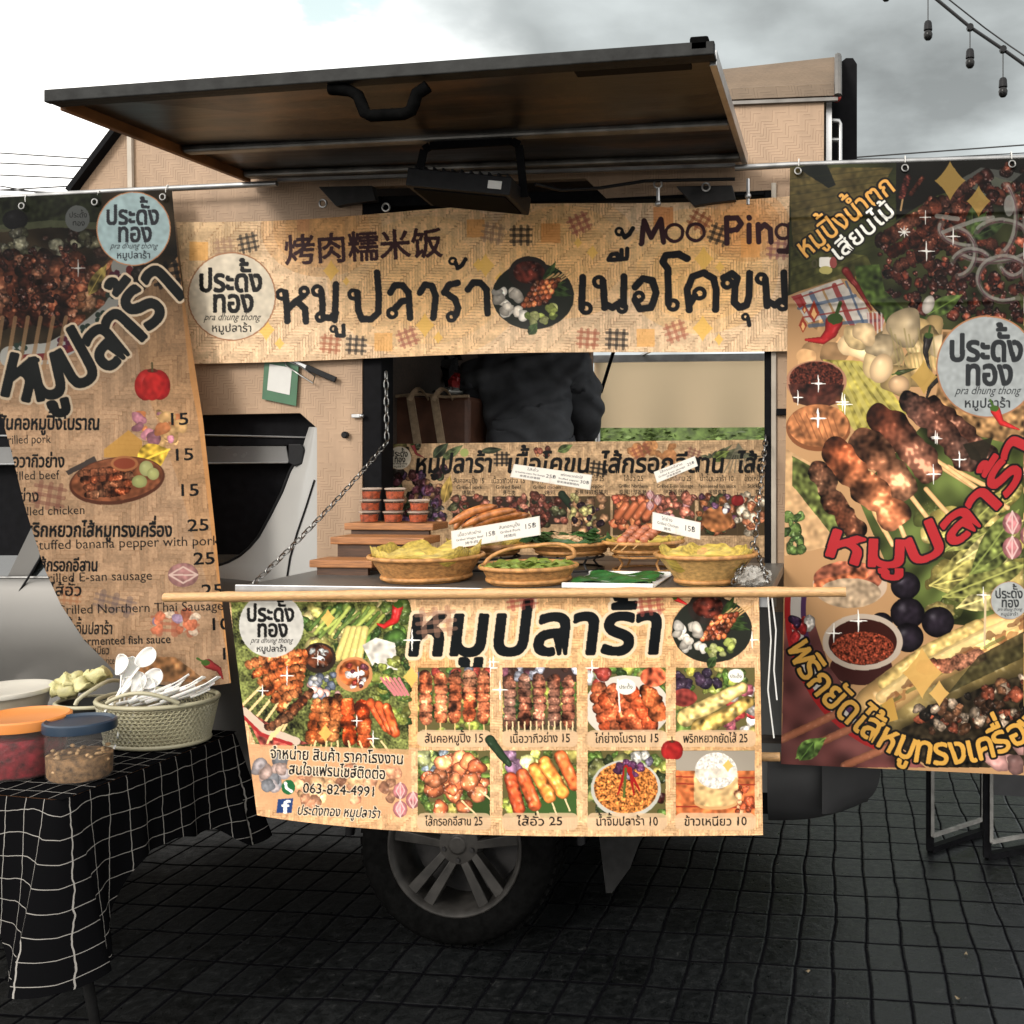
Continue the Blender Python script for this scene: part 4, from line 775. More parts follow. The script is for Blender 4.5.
def tag(o, label=None, cat=None, group=None, kind=None):
    for k, v in (('label', label), ('category', cat), ('group', group), ('kind', kind)):
        if v: o[k] = v
    return o
def thing(name, label, cat, loc=(0, 0, 0), group=None, rot=0.):
    o = bpy.data.objects.new(name, None); o.empty_display_size = .1; COL.objects.link(o); o.location = loc; o.rotation_euler = (0, 0, rot); return tag(o, label, cat, group)
def dup(o, loc=None, rot=None, label=None, scale=None):
    c = o.copy(); COL.objects.link(c)
    if loc is not None: c.location = loc
    if rot is not None: c.rotation_euler = rot if hasattr(rot, '__len__') else (0, 0, rot)
    if scale is not None: c.scale = scale
    if label: c['label'] = label
    for ch in list(o.children):
        k = ch.copy(); COL.objects.link(k); k.parent = c
        for g in list(ch.children): q = g.copy(); COL.objects.link(q); q.parent = k
    return c
def sheet(name, P, C, m, parent=None):
    """dense printed sheet: P (h,w,3) positions, C (h,w,3) linear ink colours"""
    h, w = P.shape[:2]; me = bpy.data.meshes.new(name); me.vertices.add(h * w); me.vertices.foreach_set('co', P.astype(np.float32).ravel())
    i = np.arange((h - 1) * (w - 1)); a = (i // (w - 1)) * w + i % (w - 1); f = np.stack([a, a + w, a + w + 1, a + 1], 1).astype(np.int32)
    me.loops.add(f.size); me.polygons.add(len(f)); me.loops.foreach_set('vertex_index', f.ravel()); me.polygons.foreach_set('loop_start', np.arange(0, f.size, 4, dtype=np.int32)); 
    me.polygons.foreach_set('use_smooth', np.ones(len(f), bool)); me.update(calc_edges=True)
    at = me.color_attributes.new('ink', 'FLOAT_COLOR', 'POINT'); q = np.ones((h * w, 4), np.float32); q[:, :3] = C.reshape(-1, 3); at.data.foreach_set('color', q.ravel())
    me.materials.append(m); o = bpy.data.objects.new(name, me); COL.objects.link(o)
    if parent: put(o, parent)
    return o
def sample(cv, X, Y):
    return cv.lin()[np.clip(((Y - cv.y0) * cv.ss).round().astype(int), 0, cv.h - 1), np.clip(((X - cv.x0) * cv.ss).round().astype(int), 0, cv.w - 1)]
def quadgrid(c, nx, ny, top=None, bot=None):
    """pixel positions over a four-cornered outline tl,tr,br,bl with optional bows of its top and bottom edges"""
    u = np.linspace(0, 1, nx)[None, :]; v = np.linspace(0, 1, ny)[:, None]; tl, tr, br, bl = [np.array(q, float) for q in c]
    X = (tl[0] * (1 - u) + tr[0] * u) * (1 - v) + (bl[0] * (1 - u) + br[0] * u) * v; Yv = (tl[1] * (1 - u) + tr[1] * u) * (1 - v) + (bl[1] * (1 - u) + br[1] * u) * v
    if top is not None: Yv = Yv + top(u) * (1 - v)
    if bot is not None: Yv = Yv + bot(u) * v
    return X, Yv, u + 0 * v, v + 0 * u
def clear_pole(pts, r, n=14):
    return MB().tube(pts, r, n)

# common materials
WHITE_PAINT = mat('white_car_paint', (.36, .355, .34), .28, 0, .06, 3, coat=.5)
BLACK_PL = mat('black_plastic', (.007, .007, .008), .5, 0, .3, 60, bump=.1, spec=.2)
RUBBER = mat('rubber', (.004, .004, .004), .8, 0, .3, 40, bump=.3, bscale=90, spec=0)
STEEL = mat('galvanised_steel', (.42, .42, .42), .35, .9, .2, 14, bump=.08)
CHROME = mat('chain_steel', (.26, .255, .245), .3, 1., .2, 60)
DARK_IRON = mat('dark_painted_iron', (.022, .021, .021), .5, .2, .4, 16, bump=.15, spec=.25)
BAMBOO = mat('bamboo_pole', (.52, .30, .13), .4, 0, .3, 9, bump=.2, bscale=60, stretch=(6, 60, 60))
RATTAN = mat('split_bamboo_basketry', (.44, .21, .065), .55, 0, .45, 60, bump=.7, bscale=220, stretch=(1, 1, 2.2))
LEAFY = mat('banana_leaf_yellow', (.46, .33, .06), .45, 0, .5, 9, bump=.7, bscale=22, stretch=(1.5, 12, 12))
LEAFG = mat('banana_leaf_green', (.03, .085, .018), .38, 0, .6, 12, bump=.6, bscale=26, stretch=(1.5, 12, 12))
WOODB = mat('varnished_wood', (.33, .135, .045), .5, 0, .4, 8, bump=.3, bscale=40, stretch=(2, 30, 30))
PAPER = mat('white_card', (.58, .57, .54), .6, 0, .03, 30)
WHITEPL = mat('white_plastic', (.74, .73, .70), .35, 0, .04, 20, sss=.15)
P = pix
# ================================================================== SETTING
gm, nt, N, L, b = nodes('sett_paving')
tc = N('ShaderNodeTexCoord'); M_ = lambda op, a, b_=None: _math(nt, op, a, b_)
dn = N('ShaderNodeTexNoise'); dn.inputs['Scale'].default_value = 2.2; dn.inputs['Detail'].default_value = 4; L(tc.outputs['Object'], dn.inputs['Vector'])
vm = N('ShaderNodeVectorMath', operation='SCALE'); L(dn.outputs['Color'], vm.inputs[0]); vm.inputs['Scale'].default_value = .05
va = N('ShaderNodeVectorMath', operation='ADD'); L(tc.outputs['Object'], va.inputs[0]); L(vm.outputs[0], va.inputs[1])
sp = N('ShaderNodeSeparateXYZ'); L(va.outputs[0], sp.inputs[0])
u = M_('DIVIDE', sp.outputs[0], .13); v = M_('DIVIDE', sp.outputs[1], .19); i_ = M_('FLOOR', u); j_ = M_('FLOOR', v); fu = M_('SUBTRACT', u, i_); fv = M_('SUBTRACT', v, j_)
eu = M_('MINIMUM', fu, M_('SUBTRACT', 1., fu)); ev = M_('MULTIPLY', M_('MINIMUM', fv, M_('SUBTRACT', 1., fv)), 1.46)
e = M_('MINIMUM', eu, ev); mr = N('ShaderNodeMapRange', interpolation_type='SMOOTHSTEP'); mr.inputs[1].default_value = .015; mr.inputs[2].default_value = .09; L(e, mr.inputs[0])
hs = M_('FRACT', M_('MULTIPLY', M_('SINE', M_('ADD', M_('MULTIPLY', i_, 12.99), M_('MULTIPLY', j_, 78.23))), 4375.5))
n2 = N('ShaderNodeTexNoise'); n2.inputs['Scale'].default_value = 26; n2.inputs['Detail'].default_value = 8; n2.inputs['Roughness'].default_value = .65; L(tc.outputs['Object'], n2.inputs['Vector'])
n3 = N('ShaderNodeTexNoise'); n3.inputs['Scale'].default_value = 1.1; n3.inputs['Detail'].default_value = 5; L(tc.outputs['Object'], n3.inputs['Vector'])
vor = N('ShaderNodeTexVoronoi', feature='DISTANCE_TO_EDGE'); vor.inputs['Scale'].default_value = 16; L(va.outputs[0], vor.inputs['Vector'])
crk = N('ShaderNodeMapRange'); crk.inputs[1].default_value = 0.; crk.inputs[2].default_value = .035; crk.inputs[3].default_value = 1; crk.inputs[4].default_value = 0; L(vor.outputs['Distance'], crk.inputs[0])
cr = N('ShaderNodeValToRGB'); cr.color_ramp.elements[0].color = (.0012, .0017, .0018, 1); cr.color_ramp.elements[1].color = (.0085, .0097, .0104, 1); cr.color_ramp.elements[0].position = .35; cr.color_ramp.elements[1].position = .8
L(M_('ADD', M_('MULTIPLY', n2.outputs[0], .8), M_('ADD', M_('MULTIPLY', hs, .30), M_('MULTIPLY', M_('SUBTRACT', n3.outputs[0], .5), .5))), cr.inputs[0])
mx = N('ShaderNodeMix', data_type='RGBA'); mx.inputs[6].default_value = (.004, .004, .005, 1); L(mr.outputs[0], mx.inputs[0]); L(cr.outputs[0], mx.inputs[7])
mx2 = N('ShaderNodeMix', data_type='RGBA'); mx2.inputs[7].default_value = (.04, .04, .038, 1); L(M_('MULTIPLY', M_('MULTIPLY', crk.outputs[0], M_('GREATER_THAN', n2.outputs[0], .6)), .7), mx2.inputs[0]); L(mx.outputs[2], mx2.inputs[6]); L(mx2.outputs[2], b.inputs['Base Color'])
rr = N('ShaderNodeMapRange'); rr.inputs[1].default_value = .3; rr.inputs[2].default_value = .7; rr.inputs[3].default_value = .24; rr.inputs[4].default_value = .55; L(n2.outputs[0], rr.inputs[0]); L(rr.outputs[0], b.inputs['Roughness']); L(M_('MULTIPLY', mr.outputs[0], .6), b.inputs['Specular IOR Level'])
h = M_('ADD', M_('ADD', M_('MULTIPLY', mr.outputs[0], .9), M_('MULTIPLY', n2.outputs[0], 1.3)), M_('MULTIPLY', hs, .3))
bp = N('ShaderNodeBump'); bp.inputs['Strength'].default_value = .5; bp.inputs['Distance'].default_value = .007; L(h, bp.inputs['Height']); L(bp.outputs[0], b.inputs['Normal'])
g = MB().add([(-120, -60, 0), (120, -60, 0), (120, 260, 0), (-120, 260, 0)], [(0, 1, 2, 3)]).build('ground', gm); tag(g, 'dark stamped paving of small rectangular setts', 'ground', kind='structure')

# ================================================================== FOOD TRUCK
WALL = weave_mat('bamboo_pattern_wrap', (.40, .272, .178), (.14, .082, .046), .0098, 4, .5)
ROOFM = weave_mat('roof_wrap', (.15, .105, .068), (.06, .036, .02), .0098, 4, .6)
TRIM = mat('painted_trim', (.38, .33, .27), .5, .1, .2, 12)
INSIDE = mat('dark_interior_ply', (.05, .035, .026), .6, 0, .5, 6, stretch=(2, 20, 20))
BLACKF = mat('black_frame', (.006, .006, .007), .5, 0, .3, 30, spec=.04)
GLASS = mat('car_glass', (.022, .026, .026), .05, 0, .7, 3, spec=1., coat=1.)
RUST, nt, N, L, b = nodes('rusty_brown_sheet'); tc = N('ShaderNodeTexCoord'); mp = N('ShaderNodeMapping'); mp.inputs[3].default_value = (.8, 7, 1); L(tc.outputs['Object'], mp.inputs[0])
na = N('ShaderNodeTexNoise'); na.inputs['Scale'].default_value = 1.7; na.inputs['Detail'].default_value = 6; na.inputs['Roughness'].default_value = .65; L(tc.outputs['Object'], na.inputs['Vector']); nb = N('ShaderNodeTexNoise'); nb.inputs['Scale'].default_value = 2.4; nb.inputs['Detail'].default_value = 8; L(mp.outputs[0], nb.inputs['Vector'])
cr = N('ShaderNodeValToRGB'); el0 = cr.color_ramp.elements; el0[0].position = .38; el0[0].color = (.010, .009, .008, 1); el0[1].position = .66; el0[1].color = (.14, .075, .040, 1); q_ = el0.new(.52); q_.color = (.026, .021, .018, 1); L(_math(nt, 'ADD', _math(nt, 'MULTIPLY', na.outputs[0], .62), _math(nt, 'MULTIPLY', nb.outputs[0], .38)), cr.inputs[0]); L(cr.outputs[0], b.inputs['Base Color']); b.inputs['Roughness'].default_value = .33; b.inputs['Metallic'].default_value = .4
bp = N('ShaderNodeBump'); bp.inputs['Strength'].default_value = .3; bp.inputs['Distance'].default_value = .01; L(nb.outputs[0], bp.inputs['Height']); L(bp.outputs[0], b.inputs['Normal'])
RAIL = mat('weathered_steel_rail', (.016, .0165, .016), .55, 0, .7, 18, bump=.2, spec=.15)
BEDM = mat('silver_bed_paint', (.15, .15, .145), .35, .2, .15, 3)
W0 = 3.40
truck = thing('food_truck', 'bamboo wrapped food truck on a pickup with its serving hatch open', 'food truck', (-1.3, 4.2, 0))
wallA = [(20, 250), (75, 190), (120, 128), (362, 115.6), (362, 602), (317, 602), (317, 428), (300, 413), (20, 418)]
wallB = [(362, 115.6), (772, 94.6), (772, 190), (606, 198), (585, 178), (362, 187)]
wallC = [(772, 94.6), (824, 92), (822, 612), (772, 612)]
m = MB()
for w in (wallA, wallB, wallC): m.prism([P(x, y, W0) for x, y in w], (0, .035, 0))
m.build('kiosk_wall', WALL, truck)
XL, XR = P(317, 500, W0).x, P(823, 500, W0).x; ZT = P(300, 118.8, W0).z; XF = P(60, 400, W0).x
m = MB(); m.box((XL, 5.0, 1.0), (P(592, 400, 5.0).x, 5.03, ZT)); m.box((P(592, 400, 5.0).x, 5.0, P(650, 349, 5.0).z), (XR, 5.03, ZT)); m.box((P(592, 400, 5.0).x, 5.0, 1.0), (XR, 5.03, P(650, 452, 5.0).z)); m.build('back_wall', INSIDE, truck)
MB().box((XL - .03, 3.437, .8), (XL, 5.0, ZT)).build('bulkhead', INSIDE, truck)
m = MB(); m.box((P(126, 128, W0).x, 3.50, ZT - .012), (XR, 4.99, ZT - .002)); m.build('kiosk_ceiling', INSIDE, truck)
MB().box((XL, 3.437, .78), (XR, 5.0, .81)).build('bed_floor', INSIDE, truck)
pm = mat('brown_door_post', (.16, .075, .035), .5, 0, .4, 10, stretch=(20, 20, 1))
a_, b_ = P(578, 350, 4.93), P(592, 450, 4.93); MB().box((a_.x, 4.9, 1.0), (b_.x, 4.96, ZT)).build('door_post', pm, truck, bevel=.004)
# roof: steep shoulder then a low arch
prof = [(W0 - .02, ZT), (W0 - .012, ZT + .04), (3.48, ZT + .11), (3.60, ZT + .20), (3.75, ZT + .24), (4.2, ZT + .26), (4.7, ZT + .20), (5.03, ZT + .03)]
x0, x1 = P(120, 128, W0).x, P(838, 100, 3.5).x
G = np.array([[(x, y, ZT + (z - ZT) * (.25 + .9 * (x - x0) / (x1 - x0))) for y, z in prof] for x in np.linspace(x0, x1, 14)])
MB().grid(G).build('roof', ROOFM, truck, smooth=35)
MB().prism([(x0, y, ZT + (z - ZT) * .25) for y, z in prof], (-.02, 0, 0)).build('roof_end', TRIM, truck)
m = MB(); m.tube([(x1, y, ZT + (z - ZT) * 1.15) for y, z in prof[:6]], .014, 8); m.box((XR - .34, W0 - .016, ZT - .016), (x1, W0 - .002, ZT - .004)); m.build('roof_trim', mat('dull_trim', (.14, .13, .12), .4, .5, .3, 12), truck, smooth=40)
m = MB(); m.bar(P(130, 133, W0 - .01), P(131, 196, W0 - .01), .018, .012); m.build('corner_trim', TRIM, truck); MB().bar(P(72, 192, W0 - .012), P(121, 127, W0 - .012), .05, .02).build('corner_trim', BLACKF, truck)
dd = MB().prism([P(x, y, 3.64) for x, y in [(826, 99), (834, 97), (836, 66), (846, 58), (853, 58), (857, 64), (857, 168), (826, 168)]], (0, .03, 0)); dd.build('rear_door', BLACKF, truck)
m = MB(); m.bar(P(829, 96, 3.45), P(829, 170, 3.45), .02, .02); m.tube([P(829, 121, 3.5), P(839, 121, 3.5), P(840, 124, 3.5), P(840, 170, 3.5)], .009, 8); m.tube([P(829, 140, 3.5), P(839, 140, 3.5)], .009, 8); m.build('rear_rail', STEEL, truck, smooth=60)
m = MB(); m.ball(P(836, 97, 3.58), .02, 10, 8); m.ball(P(836, 84, 3.58), .014, 10, 8); m.build('tail_lamp', mat('red_lamp', (.35, .03, .02), .2), truck, smooth=80)
# window frame of the serving hatch
m = MB(); a = P(362, 200, W0); c = P(772, 200, W0); zb = P(362, 600, W0).z; ztop = P(500, 192, W0).z
m.box((a.x, W0 + .004, zb), (a.x + .075, W0 + .10, ztop)); m.box((c.x - .028, W0 + .004, zb), (c.x, W0 + .10, ztop)); m.box((a.x + .075, W0 + .004, ztop - .04), (c.x - .028, W0 + .09, ztop)); m.build('window_frame', BLACKF, truck, bevel=.004)
MB().box((c.x - .002, W0 - .012, zb), (c.x + .016, W0 - .001, ztop)).build('frame_moulding', TRIM, truck, bevel=.002)
# latches and bolts on the jamb
m = MB(); q = P(357, 416, W0 - .012); m.bar(q + Vector((-.02, 0, 0)), q + Vector((.025, 0, 0)), .012, .014); m.ball(q + Vector((.02, -.004, 0)), .009, 10, 6); m.build('latch', STEEL, truck, smooth=40, bevel=.002)
q = P(346, 435, W0 - .008); MB().lathe([(0.001, 0), (.013, 0), (.013, .012), (.009, .016), (.001, .016)], 16, Matrix.Translation(q) @ Matrix.Rotation(math.pi / 2, 4, 'X')).build('rubber_buffer', BLACK_PL, truck, smooth=40)
q = P(782, 412, W0 - .01); MB().box(q - Vector((.02, .01, .012)), q + Vector((.02, .01, .012))).build('latch', BLACKF, truck, bevel=.003)
# hatch
hx0, hx1, hy0, hy1, hz = -2.225, -.325, 2.45, W0 - .005, 2.875
hatch = MB(); hatch.box((hx0 + .02, hy0 + .02, hz + .012), (hx1 - .02, hy1, hz + .02)); hatch = hatch.build('hatch_panel', RUST, truck)
m = MB(); m.box((hx0, hy0, hz - .014), (hx1, hy0 + .022, hz + .022)); m.box((hx0, hy0 + .022, hz - .012), (hx1, hy0 + .055, hz - .004)); m.build('front_rail', RAIL, hatch, bevel=.003)
for x in (hx0, hx1 - .02): m = MB(); m.box((x, hy0 + .056, hz - .02), (x + .02, hy1 - .03, hz + .022)); m.build('side_rail', STEEL if x > -1 else mat('orange_rust', (.20, .085, .025), .6, 0, .6, 7), hatch, bevel=.002)
m = MB()
for y, w in ((2.98, .045), (3.31, .05)): m.box((hx0 + .022, y, hz - .012), (hx1 - .022, y + w, hz + .011))
m.build('cross_rail', mat('stained_rail', (.17, .165, .155), .4, .6, .6, 9, bump=.3), hatch, bevel=.008)
MB().tube([P(330, 79, 2.48), P(349, 81, 2.48), P(358, 86, 2.48), P(362, 96, 2.48), P(365, 104, 2.48), P(371, 107, 2.48), P(404, 106, 2.48), P(411, 103, 2.48), P(414, 95, 2.48), P(417, 86, 2.48), P(428, 79, 2.48)], .0165, 10).build('handle', RUBBER, hatch, smooth=50)
m = MB(); q = P(700, 46, 2.47); m.box(q - Vector((.025, .02, .02)), q + Vector((.025, .03, .02))); m.build('rubber_stop', RUBBER, hatch, bevel=.006)
m = MB(); m.box((-.72, 2.50, hz - .006), (-.40, 2.56, hz + .01)); m.build('lock_plate', BLACKF, hatch, bevel=.003)
for x, y, Y in ((323, 203, 3.36), (658, 184, 3.33), (706, 187, 3.33), (386, 207, 3.36)):
    q = P(x, y, Y); MB().tube([q + Vector((.014 * math.cos(t), 0, .014 * math.sin(t))) for t in np.linspace(0, 2 * math.pi, 15)[:-1]], .004, 6, closed=True).build('eye_ring', CHROME, hatch, smooth=60)
m = MB(); q = P(658, 194, 3.33); m.tube([q + Vector((0, 0, .02)), q + Vector((0, 0, -.03))], .007, 6); m.ball(q + Vector((0, 0, -.034)), .012, 8, 6); m.build('hook', STEEL, hatch, smooth=50); m = MB(); q = P(748, 196, 3.3); m.tube([q + Vector((0, 0, .06)), q - Vector((0, 0, .03))], .006, 6); m.ball(q, .012, 8, 6); m.build('hook', STEEL, hatch, smooth=50)
q = P(80, 82, 2.46); MB().tube([q + Vector((.014 * math.cos(t), 0, .012 * math.sin(t))) for t in np.linspace(0, math.pi, 9)], .0035, 6).build('eye_ring', DARK_IRON, hatch, smooth=60)
for x0_, x1_ in ((318, 372), (676, 732)):
    m = MB(); m.prism([P(x0_, 186, 3.35), P(x1_, 185, 3.35), P(x1_ + 4, 200, 3.35), P(x1_ - 22, 203, 3.35), P(x0_ + 18, 206, 3.35)], (0, .03, 0)); m.build('hinge_bracket', DARK_IRON, hatch, bevel=.003)
# the free corner at the left sags a little
for ob in [hatch] + list(hatch.children):
    for v_ in ob.data.vertices: v_.co.z -= .05 * min(1, max(0, (hx1 - v_.co.x) / (hx1 - hx0))) * min(1, max(0, (hy1 - v_.co.y) / (hy1 - hy0)))
# counter
ZC = P(500, 590, 2.6).z; cx0, cx1 = P(238, 590, 2.6).x, P(768, 590, 2.6).x
ctr = MB().box((cx0, 2.60, ZC - .03), (cx1, W0 - .002, ZC)).build('counter', mat('brushed_steel_counter', (.16, .155, .145), .4, .6, .3, 8, stretch=(40, 2, 2)), truck, bevel=.003)
MB().box((cx0 - .002, 2.588, ZC - .036), (cx1 + .002, 2.5985, ZC + .006)).build('counter_lip', STEEL, ctr, bevel=.002)
MB().box((a.x + .077, W0, ZC - .03), (c.x - .03, 3.95, ZC - .002)).build('worktop', INSIDE, truck)
def chain(path, name='chain'):
    pts = [Vector(p) for p in path]; m = MB(); d = 0; k = 0
    seg = [(pts[i + 1] - pts[i]).length for i in range(len(pts) - 1)]; tot = sum(seg); n = int(tot / .031)
    for k in range(n):
        s = (k + .5) * tot / n; i = 0
        while i < len(seg) - 1 and s > seg[i]: s -= seg[i]; i += 1
        p = pts[i].lerp(pts[i + 1], s / seg[i]); d = (pts[i + 1] - pts[i]).normalized(); u = d.cross(Vector((0, 1, .1))).normalized(); u = u if k % 2 else d.cross(u)
        m.tube([p + d * (.0205 * math.cos(t)) + u * (.0082 * math.sin(t)) for t in np.linspace(0, 2 * math.pi, 11)[:-1]], .0024, 5, closed=True)
    return m.build(name, CHROME, truck, smooth=70)
def sag(a, b, k, n=10): return [a.lerp(b, t) - Vector((0, 0, k * 4 * t * (1 - t))) for t in np.linspace(0, 1, n)]
chain([P(386, 372, 3.37), P(387, 442, 3.37)] + sag(P(384, 446, 3.36), P(247, 590, 2.61), .015)[1:])
chain([P(766, 436, 3.39), P(755, 540, 2.9), P(733, 584, 2.615)]); chain([P(755, 545, 2.89), P(768, 582, 2.62)])
# pickup: bed side with wheel arch
wc = P(466, 845, 3.46); wc.z = .385; wx = wc.x
arc = [(wx + .45 * math.cos(t), 3.44, wc.z + .45 * math.sin(t)) for t in np.linspace(0, math.pi, 17)]
t0_ = math.asin((.60 - wc.z) / .45); arc2 = [(wx + .45 * math.cos(t), 3.44, wc.z + .45 * math.sin(t)) for t in np.linspace(t0_, math.pi - t0_, 17)][::-1]
bx0, bx1 = XL + .003, P(822, 700, 3.44).x
MB().prism([(bx1, 3.44, .60), (bx1, 3.44, ZC - .04), (bx0, 3.44, ZC - .04), (bx0, 3.44, .60)] + arc2 , (0, .05, 0)).build('bed_side', BEDM, truck)
MB().tube(arc, .018, 8).build('arch_lip', BLACK_PL, truck, smooth=60)
m = MB(); m.box((bx0 - 1.4, 3.85, .38), (bx1 + .02, 4.75, .78)); m.box((bx0 - 2.2, 3.52, .60), (bx1, 4.95, .775)); m.box((wx + .62, 3.50, .50), (bx1 - .15, 3.60, .70)); m.build('chassis', BLACKF, truck)
MB().box((bx0, 4.955, .42), (bx1, 4.995, ZC - .04)).build('bed_side', BEDM, truck)
# rear bumper and its mud guard
G = []
for t in np.linspace(0, 1, 9):
    x = P(768, 790, 3.42).x + t * .36; yy = 3.40 + .10 * t ** 3
    G.append([(x, yy + dy - .015 * math.sin(math.pi * s_), z) for s_, (z, dy) in enumerate(((.74, .02), (.72, 0), (.64, -.012), (.56, 0), (.50 + .05 * t * t, .04), (.49 + .05 * t * t, .12)))])
MB().grid(np.array(G)).build('rear_bumper', mat('grey_bumper', (.02, .02, .021), .55, 0, .2, 12), truck, smooth=60)
G = [[(x, 3.36 + .20 * k ** 2.2, z) for x, z in zip(np.linspace(P(822, 780, 3.36).x, P(880, 780, 3.36).x, 7), np.full(7, .73) - k * np.array((.20, .215, .222, .22, .20, .165, .12)))] for k in np.linspace(0, 1, 7)]
G2 = []
for k in np.linspace(0, 1, 8):
    y_ = 764 + 50 * k; xr = 881 - 12 * k ** 2 - 18 * k ** 6; G2.append([tuple(P(x, y_ - (6 * u ** 2) * k, 3.36 + .05 * u * u)) for u, x in [(u, 822 + (xr - 822) * u) for u in np.linspace(0, 1, 8)]])
MB().grid(np.array(G2)).build('bumper_corner', mat('bumper_corner_black', (.02, .02, .021), .35, 0, .2, 12), truck, smooth=60)
m = MB(); m.prism([P(x, y, 3.55) for x, y in [(597, 820), (642, 820), (641, 838), (630, 868), (612, 893), (606, 893)]], (0, .01, 0)); m.build('mud_flap', mat('mud_flap_rubber', (.010, .010, .010), .6, 0, .5, 30, spec=.2), truck)
# wheels
def wheel(loc):
    R_ = Matrix.Rotation(math.pi / 2, 4, 'X'); T = Matrix.Translation(loc) @ R_
    prof = [(.25, -.11), (.27, -.118), (.30, -.122), (.335, -.118), (.356, -.105), (.366, -.08), (.371, -.04), (.372, 0), (.371, .04), (.366, .08), (.356, .105), (.335, .118), (.30, .124), (.272, .118), (.252, .108)]
    m = MB(); m.lathe(prof, 56, T)
    for k in range(56):
        for sgn in (-1, 1): t = 2 * math.pi * (k + .25 * sgn) / 56; m.box((.355, -.02, .045 * sgn - .03), (.379, .004, .045 * sgn + .03), T @ Matrix.Rotation(t, 4, 'Z'))
    w = m.build('wheel', RUBBER, truck, smooth=40)
    rm = mat('alloy_rim', (.028, .026, .024), .5, .35, .6, 14, bump=.15, spec=.3)
    m = MB(); m.lathe([(.248, -.10), (.253, .10), (.257, .112), (.25, .116), (.24, .108), (.232, .09), (.226, .02), (.22, -.09)], 56, T)
    for k in range(5):
        Rk = Matrix.Rotation(math.radians(90 + 72 * k), 4, 'Z')
        for sg in (-1, 1):
            m.add([T @ Rk @ Vector(q) for q in ((.055, sg * .008, .07), (.055, sg * .036, .07), (.235, sg * .060, .098), (.235, sg * .016, .098), (.055, sg * .008, .03), (.055, sg * .036, .03), (.235, sg * .060, .05), (.235, sg * .016, .05))], [(0, 1, 2, 3), (7, 6, 5, 4), (0, 4, 5, 1), (1, 5, 6, 2), (2, 6, 7, 3), (3, 7, 4, 0)])
    m.lathe([(.001, .085), (.03, .085), (.036, .078), (.075, .072), (.082, .05), (.082, 0)], 32, T); m.build('rim', rm, w, smooth=40, bevel=.003)
    for k in range(5): MB().lathe([(.001, .082), (.009, .082), (.010, .06)], 6, T @ Matrix.Rotation(math.radians(54 + 72 * k), 4, 'Z') @ Matrix.Translation((.056, 0, 0))).build('wheel_nut', DARK_IRON, w)
    MB().lathe([(.001, -.02), (.215, -.02)], 32, T).build('brake_disc', DARK_IRON, w)
wheel(wc); wheel(Vector((wx - 3.0, wc.y, wc.z))); wheel(Vector((wx, 4.85, wc.z))); wheel(Vector((wx - 3.0, 4.85, wc.z)))
# cab side
def cabrow(y, dy, xa=-560, xb=316): return [tuple(P(x, y, 3.44 - dy)) for x in np.linspace(xa, xb, 30)]
MB().grid(np.array([cabrow(y, dy) for y, dy in ((577, 0), (579, .014), (583, .026), (590, .037), (605, .052), (622, .063), (638, .067), (652, .064), (670, .054), (700, .034), (735, .006), (775, -.03), (815, -.08))])).build('cab_body', mat('silver_paint', (.17, .163, .152), .36, .6, .06, 3), truck, smooth=50)
lx = [(427, 309), (436, 306), (450, 302), (465, 295), (472, 291), (492, 283.5), (515, 272), (537, 260), (548, 250.5), (556, 241), (562, 230), (566, 218), (569, 196), (578, 190), (592, 190)]
G = np.array([[tuple(P(x0 + (317 - x0) * t, y, 3.445 - .03 * math.sin(math.pi * min(1, t * 1.3) * .5))) for t in np.linspace(0, 1, 10)] for y, x0 in lx])
MB().grid(G).build('cab_pillar', WHITE_PAINT, truck, smooth=60)
MB().tube([P(x, y, 3.413) for x, y in ((314.5, 480), (306, 507), (297, 533), (290, 558), (285, 590))], .0035, 6).build('panel_gap', BLACK_PL, truck)
MB().prism([P(x, y, 3.475 + .10 * (590 - y) / 140) for x, y in [(-560, 455), (298, 446), (298, 590), (-560, 590)]], (0, .006, 0)).build('cab_window', GLASS, truck)
MB().tube([P(x - 1.5, y, 3.446) for y, x in lx[3:13]], .006, 8).build('window_seal', BLACK_PL, truck, smooth=60)
MB().prism([P(x, y, 3.46) for x, y in [(-560, 405), (316, 405), (316, 445), (-560, 450)]], (0, .03, 0)).build('roof_gutter', BLACKF, truck)
MB().tube([P(-560, 438, 3.452), P(200, 435, 3.452), P(315, 437.5, 3.452)], .0035, 6).build('gutter_trim', STEEL, truck)
m = MB(); m.prism([P(x, y, 3.43 + (462 - y) * .002) for x, y in [(-560, 449), (200, 446), (286, 446), (289, 462), (200, 463), (-560, 466)]], (0, .006, 0)); m.build('window_visor', mat('smoked_visor', (.10, .098, .095), .25, 0, .1, 4), truck, bevel=.002)
MB().tube([P(-560, 466.5, 3.428), P(200, 463.5, 3.428), P(288, 462.5, 3.428)], .003, 6).build('visor_edge', STEEL, truck)
MB().prism([P(x, y, 3.425) for x, y in [(288, 444), (301, 444), (304, 450), (302, 464), (294, 466), (288, 463)]], (0, .012, 0)).build('visor_end', BLACK_PL, truck, bevel=.004)
MB().tube([P(-560, 577.5, 3.432), P(0, 577.5, 3.432), P(120, 577.5, 3.432)], .006, 8).build('belt_moulding', CHROME, truck)
m = MB(); m.prism([P(x, y, 3.468) for x, y in [(34, 522), (42, 530), (42, 553), (27, 580), (6, 580)]], (0, .01, 0)); m.build('door_pillar', mat('silver_paint', (.17, .163, .152)), truck)
